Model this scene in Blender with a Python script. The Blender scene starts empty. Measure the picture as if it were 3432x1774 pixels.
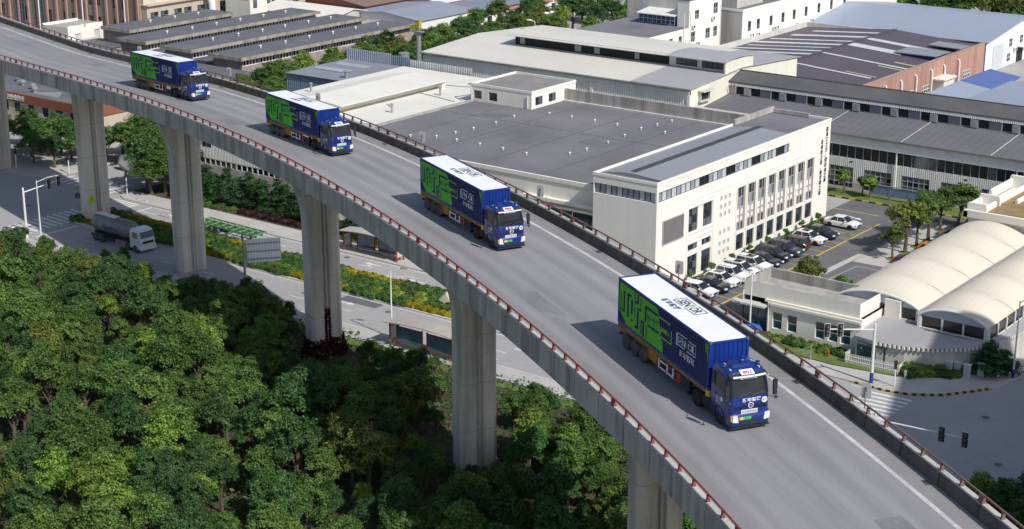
import bpy, bmesh, math, random
import numpy as np
from mathutils import Vector, Matrix
R = math.radians
random.seed(7)
SC = bpy.context.scene
COL = SC.collection

# ------------------------------------------------------------------ camera, sky, sun, exposure
CAM_H = 60.0; F = 5561.0; CX, CY = 1716.0, 887.0
TH = math.atan(1753 / 5561); AZ = R(37.26)
cam = bpy.data.cameras.new('camera'); camo = bpy.data.objects.new('camera', cam); COL.objects.link(camo)
camo.location = (0, 0, CAM_H); camo.rotation_euler = (math.pi / 2 - TH, 0, AZ)
cam.sensor_fit = 'HORIZONTAL'; cam.sensor_width = 36; cam.lens = F / 3432 * 36
cam.clip_start = 1; cam.clip_end = 6000
SC.camera = camo
SUN_EL, SUN_AZ = R(44), R(-12.5)            # sun stands towards +X and a little towards the camera
sunv = Vector((math.cos(SUN_EL) * math.cos(SUN_AZ), math.cos(SUN_EL) * math.sin(SUN_AZ), math.sin(SUN_EL)))
w = bpy.data.worlds.new('World'); SC.world = w; w.use_nodes = True
nt = w.node_tree; bg = nt.nodes['Background']
sky = nt.nodes.new('ShaderNodeTexSky'); sky.sky_type = 'NISHITA'; sky.sun_disc = False
sky.sun_elevation = SUN_EL; sky.sun_rotation = math.atan2(sunv.x, sunv.y)
sky.air_density = 1.0; sky.dust_density = 1.6; sky.ozone_density = 1.0
nt.links.new(sky.outputs[0], bg.inputs[0]); bg.inputs[1].default_value = 0.112
sl = bpy.data.lights.new('sun', 'SUN'); sl.energy = 4.25; sl.angle = R(0.53); sl.color = (1.0, 0.955, 0.89)
so = bpy.data.objects.new('sun', sl); COL.objects.link(so); so.location = (0, 0, 120)
so.rotation_euler = (-sunv).to_track_quat('-Z', 'Y').to_euler()
vs = SC.view_settings; vs.view_transform = 'Standard'; vs.look = 'None'; vs.exposure = 0.0; vs.gamma = 1.0
vs.use_curve_mapping = False
SC.cycles.max_bounces = 5; SC.cycles.diffuse_bounces = 3; SC.cycles.glossy_bounces = 2
SC.cycles.transmission_bounces = 2; SC.cycles.transparent_max_bounces = 6

# ------------------------------------------------------------------ survey helpers: a measured sight line met with a level or a wall
_c, _s = math.cos(TH), math.sin(TH)
def ray(x, y):
    u, v = x - CX, y - CY
    f = F * _c - v * _s; up = -(F * _s + v * _c)
    return (u * math.cos(AZ) - f * math.sin(AZ), u * math.sin(AZ) + f * math.cos(AZ), up)
def at(x, y, z=0.0):
    r = ray(x, y); t = (z - CAM_H) / r[2]
    return Vector((r[0] * t, r[1] * t, z))

# ------------------------------------------------------------------ materials
MATS = {}
def M(name, col, rough=.85, var=.12, scale=.5, fine=.06, bump=0.0, metal=0.0, streak=0.0, spec=.3, coords='W', obj_var=0.0, emit=None):
    """plain surface: base colour with two sizes of noise, optional vertical rain streaks, optional relief"""
    if name in MATS: return MATS[name]
    m = bpy.data.materials.new(name); m.use_nodes = True; n = m.node_tree.nodes; l = m.node_tree.links
    b = n['Principled BSDF']; b.inputs['Roughness'].default_value = rough; b.inputs['Metallic'].default_value = metal
    b.inputs['Specular IOR Level'].default_value = spec
    if coords == 'W':
        g = n.new('ShaderNodeNewGeometry'); co = g.outputs['Position']
    else:
        g = n.new('ShaderNodeTexCoord'); co = g.outputs['Object']
    def noise(sc, det=4, vec=None):
        t = n.new('ShaderNodeTexNoise'); t.inputs['Scale'].default_value = sc; t.inputs['Detail'].default_value = det
        l.new(vec or co, t.inputs['Vector']); return t.outputs['Fac']
    def math_(op, a, bb):
        k = n.new('ShaderNodeMath'); k.operation = op
        for i, q in enumerate((a, bb)):
            if isinstance(q, (int, float)): k.inputs[i].default_value = q
            else: l.new(q, k.inputs[i])
        return k.outputs[0]
    f = 1.0
    if var:
        f = math_('MULTIPLY_ADD', noise(scale, 6), 2 * var * 1.7); k = f.node; k.inputs[2].default_value = 1 - var * 1.7
    if fine:
        q = math_('MULTIPLY_ADD', noise(scale * 14, 3), 2 * fine * 1.7); q.node.inputs[2].default_value = 1 - fine * 1.7
        f = math_('MULTIPLY', f, q)
    if streak:
        mp = n.new('ShaderNodeMapping'); mp.inputs['Scale'].default_value = (1.1, 1.1, .06); l.new(co, mp.inputs[0])
        q = noise(1.0, 5, mp.outputs[0])
        rp = n.new('ShaderNodeValToRGB'); rp.color_ramp.elements[0].position = .42; rp.color_ramp.elements[1].position = .66
        l.new(q, rp.inputs[0])
        q = math_('MULTIPLY_ADD', rp.outputs[0], -streak); q.node.inputs[2].default_value = 1.0
        f = math_('MULTIPLY', f, q)
    if obj_var:
        oi = n.new('ShaderNodeObjectInfo')
        q = math_('MULTIPLY_ADD', oi.outputs['Random'], 2 * obj_var); q.node.inputs[2].default_value = 1 - obj_var
        f = math_('MULTIPLY', f, q)
    if f != 1.0:
        vm = n.new('ShaderNodeVectorMath'); vm.operation = 'SCALE'; vm.inputs[0].default_value = col[:3]
        l.new(f, vm.inputs['Scale']); l.new(vm.outputs[0], b.inputs['Base Color'])
    else:
        b.inputs['Base Color'].default_value = (*col, 1)
    if bump:
        bp = n.new('ShaderNodeBump'); bp.inputs['Strength'].default_value = bump; bp.inputs['Distance'].default_value = .05
        l.new(noise(scale * 22, 4), bp.inputs['Height']); l.new(bp.outputs[0], b.inputs['Normal'])
    MATS[name] = m; return m
def lines_mat(name, col, dark, period, width, axis, rough=.85, var=.12, period2=None, axis2=None, width2=None):
    """sheet roofing: colour with thin lap lines every `period` metres along a world axis (and along a second one)"""
    m = M(name, col, rough, var, .12, .07); n = m.node_tree.nodes; l = m.node_tree.links; b = n['Principled BSDF']
    src = b.inputs['Base Color'].links[0].from_socket
    g = n.new('ShaderNodeNewGeometry'); sp = n.new('ShaderNodeSeparateXYZ'); l.new(g.outputs['Position'], sp.inputs[0])
    def line(ax, p, wd):
        a = n.new('ShaderNodeMath'); a.operation = 'DIVIDE'; l.new(sp.outputs[ax], a.inputs[0]); a.inputs[1].default_value = p
        f = n.new('ShaderNodeMath'); f.operation = 'FRACT'; l.new(a.outputs[0], f.inputs[0])
        c = n.new('ShaderNodeMath'); c.operation = 'LESS_THAN'; l.new(f.outputs[0], c.inputs[0]); c.inputs[1].default_value = wd / p
        return c.outputs[0]
    k = line(axis, period, width)
    if period2:
        k2 = line(axis2, period2, width2 or width); mx = n.new('ShaderNodeMath'); mx.operation = 'MAXIMUM'
        l.new(k, mx.inputs[0]); l.new(k2, mx.inputs[1]); k = mx.outputs[0]
    mix = n.new('ShaderNodeMix'); mix.data_type = 'RGBA'; l.new(k, mix.inputs['Factor']); l.new(src, mix.inputs['A'])
    mix.inputs['B'].default_value = (*dark, 1); l.new(mix.outputs['Result'], b.inputs['Base Color'])
    return m
def glass_mat(name, col, rough=.06):
    m = M(name, col, rough, .35, .6, 0, spec=.7); return m

# ------------------------------------------------------------------ mesh building
class MB:
    def __init__(s): s.v = []; s.f = []; s.m = []; s.k = 0
    def _add(s, vs, fs):
        o = len(s.v); s.v += [tuple(p) for p in vs]; s.f += [tuple(i + o for i in f) for f in fs]; s.m += [s.k] * len(fs); return s
    def quad(s, a, b, c, d): return s._add([a, b, c, d], [(0, 1, 2, 3)])
    def poly(s, pts): return s._add(pts, [tuple(range(len(pts)))])
    def box(s, x0, x1, y0, y1, z0, z1):
        v = [(x, y, z) for z in (z0, z1) for y in (y0, y1) for x in (x0, x1)]
        return s._add(v, [(0, 2, 3, 1), (4, 5, 7, 6), (0, 1, 5, 4), (1, 3, 7, 5), (3, 2, 6, 7), (2, 0, 4, 6)])
    def prism(s, pts, z0, z1):
        n = len(pts); v = [(p[0], p[1], z0) for p in pts] + [(p[0], p[1], z1) for p in pts]
        return s._add(v, [tuple(range(n))[::-1], tuple(range(n, 2 * n))] + [(i, (i + 1) % n, n + (i + 1) % n, n + i) for i in range(n)])
    def extrude(s, prof, axis, a0, a1):
        """closed 2D profile pulled along an axis; prof in the two other axes' order (x: (y,z); y: (x,z); z: (x,y))"""
        mk = {'x': lambda p, a: (a, p[0], p[1]), 'y': lambda p, a: (p[0], a, p[1]), 'z': lambda p, a: (p[0], p[1], a)}[axis]
        n = len(prof); v = [mk(p, a0) for p in prof] + [mk(p, a1) for p in prof]
        return s._add(v, [tuple(range(n))[::-1], tuple(range(n, 2 * n))] + [(i, (i + 1) % n, n + (i + 1) % n, n + i) for i in range(n)])
    def tube(s, pts, r, n=8, cap=True, r1=None):
        pts = [Vector(p) for p in pts]; rings = []
        for i, p in enumerate(pts):
            d = (pts[min(i + 1, len(pts) - 1)] - pts[max(i - 1, 0)]).normalized()
            a = d.cross(Vector((0, 0, 1)) if abs(d.z) < .95 else Vector((1, 0, 0))).normalized(); b = d.cross(a)
            rr = r if r1 is None else r + (r1 - r) * i / (len(pts) - 1)
            rings.append([p + a * rr * math.cos(t) + b * rr * math.sin(t) for t in (2 * math.pi * j / n for j in range(n))])
        v = [q for g in rings for q in g]
        fs = [(i * n + j, i * n + (j + 1) % n, (i + 1) * n + (j + 1) % n, (i + 1) * n + j) for i in range(len(pts) - 1) for j in range(n)]
        if cap: fs += [tuple(range(n))[::-1], tuple(range((len(pts) - 1) * n, len(pts) * n))]
        return s._add(v, fs)
    def lathe(s, prof, n=16, c=(0, 0, 0), axis='z'):
        v = []
        for (r, h) in prof:
            for j in range(n):
                t = 2 * math.pi * j / n; a, b = r * math.cos(t), r * math.sin(t)
                p = (a, b, h) if axis == 'z' else ((h, a, b) if axis == 'x' else (a, h, b))
                v.append((p[0] + c[0], p[1] + c[1], p[2] + c[2]))
        fs = [(i * n + j, i * n + (j + 1) % n, (i + 1) * n + (j + 1) % n, (i + 1) * n + j) for i in range(len(prof) - 1) for j in range(n)]
        fs += [tuple(range(n))[::-1], tuple(range((len(prof) - 1) * n, len(prof) * n))]
        return s._add(v, fs)
    def loft(s, rings, cap=True):
        n = len(rings[0]); v = [p for g in rings for p in g]
        fs = [(i * n + j, i * n + (j + 1) % n, (i + 1) * n + (j + 1) % n, (i + 1) * n + j) for i in range(len(rings) - 1) for j in range(n)]
        if cap: fs += [tuple(range(n))[::-1], tuple(range((len(rings) - 1) * n, len(rings) * n))]
        return s._add(v, fs)
    def mesh(s, name, mats, smooth=False):
        me = bpy.data.meshes.new(name); me.from_pydata(s.v, [], s.f)
        for m in (mats if isinstance(mats, (list, tuple)) else [mats]): me.materials.append(m)
        if any(s.m): me.polygons.foreach_set('material_index', s.m)
        bm = bmesh.new(); bm.from_mesh(me); bmesh.ops.recalc_face_normals(bm, faces=bm.faces); bm.to_mesh(me); bm.free()
        if smooth:
            me.polygons.foreach_set('use_smooth', [True] * len(me.polygons))
            if smooth != 'all':
                try: me.set_sharp_from_angle(angle=R(35))
                except Exception: pass
        me.update(); return me
def obj(name, me, parent=None, loc=None, rot=None):
    o = bpy.data.objects.new(name, me); COL.objects.link(o)
    if parent is not None: o.parent = parent
    if loc is not None: o.location = loc
    if rot is not None: o.rotation_euler = rot
    return o
def tag(o, label=None, cat=None, group=None, kind=None):
    if label: o['label'] = label
    if cat: o['category'] = cat
    if group: o['group'] = group
    if kind: o['kind'] = kind
    return o
def thing(name, label, cat, loc=(0, 0, 0), rz=0.0, group=None):
    o = obj(name, None, None, loc, (0, 0, rz)); o.empty_display_size = .3
    return tag(o, label, cat, group)
def part(root, name, mb, mats, smooth=False, world=True):
    """world=True: the MB holds world coordinates; root is an unrotated Empty at its own location (or a part, which then adds nothing)"""
    o = obj(name, mb.mesh(name, mats, smooth), root)
    if world and root.type == 'EMPTY': o.location = -root.location
    return o
def piece(root, name, me, loc, world=True, rot=None):
    o = obj(name, me, root, rot=rot); l = Vector(loc)
    o.location = l - root.location if (world and root.type == 'EMPTY') else l
    return o
def struct(name, mb, mat, smooth=False):
    return tag(obj(name, mb.mesh(name, mat, smooth)), kind='structure')
def copy_tree(o, parent=None, loc=None, rz=None, label=None, skip=()):
    c = o.copy(); COL.objects.link(c)
    if parent is not None: c.parent = parent
    if loc is not None: c.location = loc
    if rz is not None: c.rotation_euler = (0, 0, rz)
    if label: c['label'] = label
    for ch in o.children:
        if ch.name.split('.')[0] not in skip: copy_tree(ch, c)
    return c
def text_mesh(body, size, depth=.0, align='LEFT', shear=0.0, bold=0.0, fit=None):
    cu = bpy.data.curves.new('lettering', 'FONT'); cu.body = body; cu.size = size; cu.extrude = depth; cu.align_x = align
    cu.shear = shear; cu.offset = bold; cu.resolution_u = 2; cu.space_line = .95
    t = bpy.data.objects.new('lettering', cu); COL.objects.link(t)
    me = bpy.data.meshes.new_from_object(t.evaluated_get(bpy.context.evaluated_depsgraph_get()))
    bpy.data.objects.remove(t); bpy.data.curves.remove(cu)
    if fit and len(me.vertices):
        co = np.empty(len(me.vertices) * 3); me.vertices.foreach_get('co', co); co = co.reshape(-1, 3)
        lo, hi = co.min(0), co.max(0); co[:, 0] = (co[:, 0] - lo[0]) / max(hi[0] - lo[0], 1e-6) * fit[0]
        co[:, 1] = (co[:, 1] - lo[1]) / max(hi[1] - lo[1], 1e-6) * fit[1]; me.vertices.foreach_set('co', co.ravel()); me.update()
    return me
def with_mat(me, m):
    me.materials.clear(); me.materials.append(m); return me

# ------------------------------------------------------------------ walls with openings
def pt(plane, c, face, u, v, d):
    return (c - face * d, u, v) if plane == 'x' else (u, c - face * d, v)
def facade(root, plane, c, face, u0, u1, v0, v1, mat, holes=(), depth=.2, name='wall'):
    us = sorted({u0, u1, *[h[0] for h in holes], *[h[1] for h in holes]}); vs_ = sorted({v0, v1, *[h[2] for h in holes], *[h[3] for h in holes]})
    b = MB()
    for i in range(len(us) - 1):
        run = None
        for j in range(len(vs_) - 1):
            mu, mv = (us[i] + us[i + 1]) / 2, (vs_[j] + vs_[j + 1]) / 2
            solid = not any(h[0] < mu < h[1] and h[2] < mv < h[3] for h in holes)
            if solid: run = [vs_[j], vs_[j + 1]] if run is None else [run[0], vs_[j + 1]]
            if (not solid or j == len(vs_) - 2) and run:
                b.quad(*[pt(plane, c, face, u, v, 0) for u, v in ((us[i], run[0]), (us[i + 1], run[0]), (us[i + 1], run[1]), (us[i], run[1]))]); run = None
    for h in holes:
        for (a, bb) in (((h[0], h[2]), (h[1], h[2])), ((h[1], h[2]), (h[1], h[3])), ((h[1], h[3]), (h[0], h[3])), ((h[0], h[3]), (h[0], h[2]))):
            b.quad(pt(plane, c, face, *a, 0), pt(plane, c, face, *bb, 0), pt(plane, c, face, *bb, depth), pt(plane, c, face, *a, depth))
    o = part(root, name, b, mat)
    # faces must look outwards, recalc may flip an open sheet
    me = o.data; ax = 0 if plane == 'x' else 1
    if me.polygons and me.polygons[0].normal[ax] * face < 0: me.flip_normals()
    return o
WIN = {}
def window(root, plane, c, face, h, cols, rows, frame, panes, depth=.2, fw=.07, sill=None, name='window'):
    """frame set into an opening, its panes as sub-parts; panes: one material or a list cycled over the lights"""
    wd, ht = h[1] - h[0], h[3] - h[2]
    key = (plane, face, round(wd, 2), round(ht, 2), cols, rows, frame.name, fw)
    def bx(b, u0, u1, v0, v1, d0, d1):
        p, q = pt(plane, 0, face, u0, v0, d0), pt(plane, 0, face, u1, v1, d1)
        b.box(min(p[0], q[0]), max(p[0], q[0]), min(p[1], q[1]), max(p[1], q[1]), p[2], q[2])
    if key not in WIN:
        b = MB()
        for i in range(cols + 1):
            u = wd * i / cols; bx(b, max(u - fw / 2, 0), min(u + fw / 2, wd), 0, ht, depth - .1, depth)
        for j in range(rows + 1):
            v = ht * j / rows; bx(b, 0, wd, max(v - fw / 2, 0), min(v + fw / 2, ht), depth - .102, depth + .002)
        pb = MB(); bx(pb, fw / 2, wd / cols - fw / 2, fw / 2, ht / rows - fw / 2, depth - .05, depth - .03)
        WIN[key] = (b.mesh('window', frame), pb)
    fm, pb = WIN[key]
    o = piece(root, name, fm, pt(plane, c, face, h[0], h[2], 0))
    pl = panes if isinstance(panes, (list, tuple)) else [panes]
    k = 0
    for i in range(cols):
        for j in range(rows):
            m = pl[k % len(pl)]; k += 1
            kk = (key, m.name)
            if kk not in WIN: WIN[kk] = pb.mesh('pane', m)
            p = pt(plane, 0, face, wd * i / cols, ht * j / rows, 0)
            obj('pane', WIN[kk], o, p)
    return o
def corrugated(root, plane, c, face, u0, u1, v0, v1, mat, holes=(), pitch=.32, amp=.05, name='corrugated_wall'):
    b = MB(); us = sorted({u0, u1, *[h[0] for h in holes], *[h[1] for h in holes]})
    def panel(a0, a1, w0, w1):
        n = max(1, int(round((a1 - a0) / pitch))); p = (a1 - a0) / n
        for i in range(n):
            s = a0 + i * p
            prof = ((s, 0), (s + .3 * p, 0), (s + .42 * p, amp), (s + .88 * p, amp), (s + p, 0))
            for (q0, d0), (q1, d1) in zip(prof[:-1], prof[1:]):
                b.quad(pt(plane, c, face, q0, w0, d0), pt(plane, c, face, q1, w0, d1), pt(plane, c, face, q1, w1, d1), pt(plane, c, face, q0, w1, d0))
    for i in range(len(us) - 1):
        mu = (us[i] + us[i + 1]) / 2
        spans = sorted([(h[2], h[3]) for h in holes if h[0] < mu < h[1]]); z = v0
        for s0, s1 in spans:
            if s0 > z + .01: panel(us[i], us[i + 1], z, s0)
            z = max(z, s1)
        if z < v1 - .01: panel(us[i], us[i + 1], z, v1)
    o = part(root, name, b, mat)
    ax = 0 if plane == 'x' else 1
    if o.data.polygons[0].normal[ax] * face < 0: o.data.flip_normals()
    return o
def back_walls(root, x0, x1, y0, y1, z0, z1, mat, sides='xy'):
    """the sides that face away from the street: -X and +Y"""
    if 'x' in sides: facade(root, 'x', x0, -1, y0, y1, z0, z1, mat)
    if 'y' in sides: facade(root, 'y', y1, 1, x0, x1, z0, z1, mat)
# ------------------------------------------------------------------ palette
conc = M('concrete', (.40, .39, .37), .9, .14, .35, .08, .25, streak=.25)
conc_dark = M('concrete_weathered', (.38, .37, .35), .92, .2, .4, .1, .3, streak=.55)
conc_pale = M('concrete_pale', (.56, .55, .53), .9, .1, .3, .06, streak=.12)
asphalt = M('asphalt_road', (.335, .332, .335), .92, .10, .10, .07, .15)
asphalt_lot = M('asphalt_lot', (.135, .137, .145), .92, .16, .22, .10, .2)
paving = M('paving', (.43, .42, .405), .92, .12, .3, .08, .15)
yard = M('yard_concrete', (.34, .335, .32), .92, .18, .08, .09)
soil = M('forest_soil', (.075, .065, .04), .95, .4, .5, .2, .4)
grass = M('grass_verge', (.12, .17, .045), .95, .35, .5, .2, .5)
earthm = M('earth', (.20, .185, .15), .95, .2, .02, .1)
white_paint = M('road_paint_white', (.66, .66, .66), .8, .16, 1.2, .2)
yellow_paint = M('road_paint_yellow', (.56, .40, .07), .8, .16, 1.2, .12)
wall_white = M('wall_white', (.775, .76, .715), .85, .05, .18, .025, streak=.045)
wall_cream = M('wall_cream', (.77, .745, .675), .85, .05, .25, .03, streak=.05)
wall_grey = M('wall_grey', (.50, .49, .46), .88, .10, .3, .04, streak=.16)
wall_beige = M('wall_beige', (.50, .43, .35), .88, .08, .3, .04, streak=.12)
wall_brown = M('wall_brown_brick', (.30, .225, .18), .9, .10, .3, .08, streak=.15)
brick_pink = M('brick_wall_pink', (.42, .25, .205), .9, .14, .3, .08, streak=.25)
brick_red = M('brick_wall_red', (.36, .155, .11), .9, .14, .3, .08, streak=.15)
sheet_cream = M('sheet_cream', (.75, .74, .69), .55, .05, .3, .02, streak=.08)
sheet_blue = M('sheet_blue_grey', (.19, .235, .33), .5, .08, .3, .02, streak=.12)
sheet_white = M('sheet_white', (.72, .72, .70), .5, .05, .3, .02, streak=.08)
roof_dark = lines_mat('roof_felt_dark', (.165, .162, .182), (.215, .21, .22), 1.05, .07, 1, .9, .26, 6.3, 0, .05)
roof_dark2 = lines_mat('roof_felt_panels', (.14, .14, .155), (.075, .075, .08), 1.25, .06, 0, .9, .14, 2.5, 1, .06)
roof_saw = M('roof_felt_blue', (.125, .128, .147), .9, .24, .25, .08)
roof_white = M('roof_white', (.66, .65, .60), .8, .08, .25, .05)
roof_cream = lines_mat('roof_sheet_cream', (.62, .60, .54), (.54, .52, .47), .75, .07, 0, .5, .07)
roof_grey = lines_mat('roof_sheet_grey', (.27, .28, .31), (.22, .23, .26), .42, .09, 1, .5, .06)
roof_bluegrey = lines_mat('roof_sheet_bluegrey', (.30, .345, .43), (.26, .30, .38), .8, .08, 0, .5, .05)
roof_strip = lines_mat('roof_sheet_plum', (.115, .098, .118), (.065, .055, .068), 1.15, .35, 1, .6, .2)
roof_brown = lines_mat('roof_tile_brown', (.24, .17, .14), (.15, .10, .085), .9, .3, 0, .8, .12)
frame_white = M('frame_white', (.72, .72, .71), .5, .03, 1, 0)
frame_dark = M('frame_dark', (.06, .063, .07), .45, .05, 1, 0, metal=.3)
frame_grey = M('frame_grey', (.36, .37, .38), .45, .05, 1, 0)
glass_dark = glass_mat('glass_dark', (.018, .022, .028))
glass_blue = glass_mat('glass_blue', (.03, .065, .10), .05)
glass_grey = glass_mat('glass_grey', (.10, .12, .14), .08)
curtain = M('curtain_behind_glass', (.50, .53, .55), .18, .10, 3, .05, spec=.6)
curtain2 = M('net_curtain_behind_glass', (.27, .31, .36), .14, .25, 3, .05, spec=.6)
galv = M('galvanised_steel', (.42, .43, .45), .4, .08, 2, .04, metal=.55, coords='O')
white_metal = M('white_painted_steel', (.70, .71, .72), .4, .04, 1, .02, coords='O')
dark_metal = M('dark_steel', (.03, .031, .034), .5, .1, 1, 0, coords='O')
black_rubber = M('rubber', (.022, .022, .023), .8, .15, 2, 0, coords='O')
blue_paint = M('blue_pole_paint', (.03, .06, .28), .5, .05, 1, 0, coords='O')
red_rail = M('red_rail_paint', (.24, .07, .058), .6, .22, 1.2, .1)
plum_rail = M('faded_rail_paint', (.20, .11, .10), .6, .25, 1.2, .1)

# ------------------------------------------------------------------ ground, roads, pavements
def flat(name, polys, z, mat):
    b = MB()
    for p in polys: b.poly([(q[0], q[1], z) for q in p])
    o = tag(obj(name, b.mesh(name, mat)), kind='structure')
    for f in o.data.polygons:
        if f.normal.z < 0: f.flip()
    return o
def rect(x0, x1, y0, y1): return [(x0, y0), (x1, y0), (x1, y1), (x0, y1)]
flat('ground', [rect(-2500, 2500, -1500, 4000)], -.06, earthm)
flat('yard', [rect(-360, -52.5, 141, 420)], -.02, yard)
flat('woodland_floor', [rect(-262, 30, -40, 123.3)], -.012, soil)
flat('road', [rect(-330, 60, 123.4, 142.9), rect(-193, -179, 142.9, 153.5), rect(-193, -179, -40, 123.4), rect(-56.5, -36, 142.9, 420)], .0, asphalt)
flat('parking_lot', [rect(-96, -70, 150.5, 203.2)], .004, asphalt_lot)
flat('paved_court', [[(-83.2, 177.5), (-72, 177.5), (-72, 199.4), (-83.2, 199.4)]], .009, paving)
PAVE = .13
def slab(name, pts, z1, mat, z0=-.05):
    b = MB(); b.prism(pts, z0, z1); return struct(name, b, mat)
kerb_right = [(-72, 141.2), (-65.5, 141.1), (-61.9, 140.9), (-59.7, 141.3), (-58.2, 142.2), (-56.8, 143.3), (-55.1, 145.6), (-53.6, 148.0)]
slab('pavement', [(-178.2, 145.2), (-177.3, 143.6), (-175.6, 142.9), (-110, 142.8), (-88, 141.6)] + kerb_right + [(-52.8, 152), (-52.6, 200), (-55, 200), (-55.4, 153), (-58, 147.6), (-62.5, 144.8), (-69, 143.9), (-80, 144.6), (-90, 146.2), (-178, 146.4)], PAVE, paving)
slab('corner_pavement', [(-262, 142.9), (-206, 143.2), (-198.1, 142.7), (-195.2, 143.6), (-193.4, 146.2), (-193.1, 150), (-193.1, 158), (-205, 152), (-262, 150)], PAVE, paving)
slab('near_pavement', [(-178.4, 121.2), (-178.4, 122.6), (-177.4, 123.3), (-70, 123.3), (-62, 122.6), (-62, 120.6), (-176, 120.6)], PAVE, paving)
def rounded_strip(x0, x1, y0, y1, n=8):
    r = (y1 - y0) / 2; c = (y0 + y1) / 2
    return [(x1 - r + r * math.sin(t), c - r * math.cos(t)) for t in (math.pi * i / n for i in range(n + 1))] + [(x0 + r * .5 - r * .5 * math.sin(t), c + r * math.cos(t)) for t in (math.pi * i / n for i in range(n + 1))]
med = slab('median_kerb', rounded_strip(-173.2, -97.5, 131.3, 137.9), .15, conc_pale)
slab('median_soil', rounded_strip(-173.0, -97.8, 131.55, 137.65), .17, grass, .1)
slab('corner_verge', [(-86, 146.3), (-80, 144.8), (-69, 144.1), (-62.5, 145.1), (-58.2, 147.9), (-55.8, 152.5), (-60, 152.5), (-66, 148.4), (-86, 148.6)], .15, grass)
slab('lot_planting_bed', rect(-95.1, -93.2, 156.4, 193.2), .12, grass)
slab('warehouse_verge', rect(-104, -70, 203.5, 207.4), .13, grass)
slab('hedge_bed', [(-178, 146.5), (-90, 146.3), (-90, 152), (-174, 153.8), (-178, 153.8)], .10, soil)
slab('woodland_edge', [(-176, 120.4), (-62, 120.4), (-62, 119), (-176, 119)], .1, grass)

# painted kerbs: black and yellow stones, one object each
kerb_black = M('kerb_black', (.03, .03, .03), .8, .2, 2, .1); kerb_yellow = M('kerb_yellow', (.55, .38, .06), .8, .2, 2, .1)
def painted_kerb(path, step, parent, wd=.24, ht=.17, z0=0.0, long_first=1.0):
    d = [0]; P = [Vector((*p, 0)) for p in path]
    for a, b in zip(P[:-1], P[1:]): d.append(d[-1] + (b - a).length)
    def pos(s):
        for i in range(len(P) - 1):
            if s <= d[i + 1] or i == len(P) - 2: return P[i].lerp(P[i + 1], (s - d[i]) / (d[i + 1] - d[i]))
    mm = []
    for m in (kerb_yellow, kerb_black):
        b = MB(); b.extrude([(-wd / 2, 0), (wd / 2, 0), (wd / 2, ht - .03), (wd / 2 - .03, ht), (-wd / 2, ht)], 'x', -step / 2 + .012, step / 2 - .012)
        mm.append(b.mesh('kerb_stone', m))
    for i in range(int(d[-1] / step)):
        a, b = pos(i * step), pos((i + 1) * step); c = (a + b) / 2; t = b - a
        obj('kerb_stone', mm[i % 2], parent, (c.x, c.y, z0), (0, 0, math.atan2(t.y, t.x)))
k1 = slab('corner_kerb_footing', [(p[0] + .05, p[1] - .05) for p in kerb_right[1:]] + [(p[0] - .1, p[1] + .1) for p in kerb_right[:0:-1]], .02, conc, -.05)
painted_kerb([(p[0], p[1] - .02) for p in kerb_right[1:]], .42, k1, z0=.0)
k2 = slab('lot_kerb_footing', rect(-101, -70, 203.26, 203.5), .02, conc, -.05)
painted_kerb([(-100.5, 203.3), (-71, 203.3)], 1.0, k2)

# markings
def strip_rect(b, x0, y0, x1, y1, w_, z):
    d = Vector((x1 - x0, y1 - y0, 0)).normalized(); n = Vector((-d.y, d.x, 0)) * w_ / 2
    b.quad(Vector((x0, y0, z)) - n, Vector((x1, y1, z)) - n, Vector((x1, y1, z)) + n, Vector((x0, y0, z)) + n)
def marks(name, segs, mat, z):
    b = MB()
    for s in segs: strip_rect(b, *s, z)
    o = tag(obj(name, b.mesh(name, mat)), kind='structure')
    for f in o.data.polygons:
        if f.normal.z < 0: f.flip()
    return o
def arrow(b, x, y, ang, L, kind, z):
    m = Matrix.Translation((x, y, z)) @ Matrix.Rotation(ang, 4, 'Z')
    q = lambda *p: [m @ Vector((*c, 0)) for c in p]
    b.poly(q((-L / 2, -.12), (L * .15, -.12), (L * .15, .12), (-L / 2, .12)))
    b.poly(q((L * .15, -.42), (L / 2, 0), (L * .15, .42)))
    if kind: b.poly(q((-.2, .12), (.1, .12), (.25, .75), (.5, .75), (.0, 1.25), (-.35, .75), (-.1, .75)))
seg = []
for i in range(7): seg.append((-176.8, 138.6 + i * .62, -171.6, 138.4 + i * .62, .34))                       # crossing right of the junction
for i in range(12): seg.append((-177.4, 124.2 + i * 1.0, -172.4, 123.9 + i * 1.0, .42))                        # crossing in the shade
for i in range(9): seg.append((-191.5 + i * 1.45, 143.6, -191.5 + i * 1.45, 147.2, .42))                        # crossing of the side street
for i in range(17): seg.append((-63.1, 124.6 + i * .95, -58.7, 124.9 + i * .95, .40))                           # crossing under the deck
seg += [(-169.4, 138.4, -169.4, 142.4, .3), (-170.3, 124.1, -170.3, 130.6, .3), (-66.0, 124.0, -66.0, 131.0, .3)]
for i in range(15):
    x = -166 + i * 7.2
    seg.append((x, 140.4, x + 2.3, 140.4, .12)); seg.append((x + 1.6, 127.0, x + 3.9, 127.0, .12))
seg += [(-169, 142.45, -104, 142.45, .13), (-170, 131.0, -66, 131.0, .11), (-170, 123.75, -66, 123.75, .11), (-169, 138.25, -104, 138.25, .11), (-169, 140.4, -158, 140.4, .13)]
seg += [(-48.5, 153, -48.5, 156.5, .5), (-49, 160, -49, 175, .13)]
marks('road_marking', seg, white_paint, .005)
b = MB()
arrow(b, -163.5, 141.4, math.pi, 3.2, 0, .005); arrow(b, -128.6, 141.4, math.pi, 2.6, 1, .005); arrow(b, -120.2, 139.5, math.pi, 2.6, 1, .005)
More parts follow.
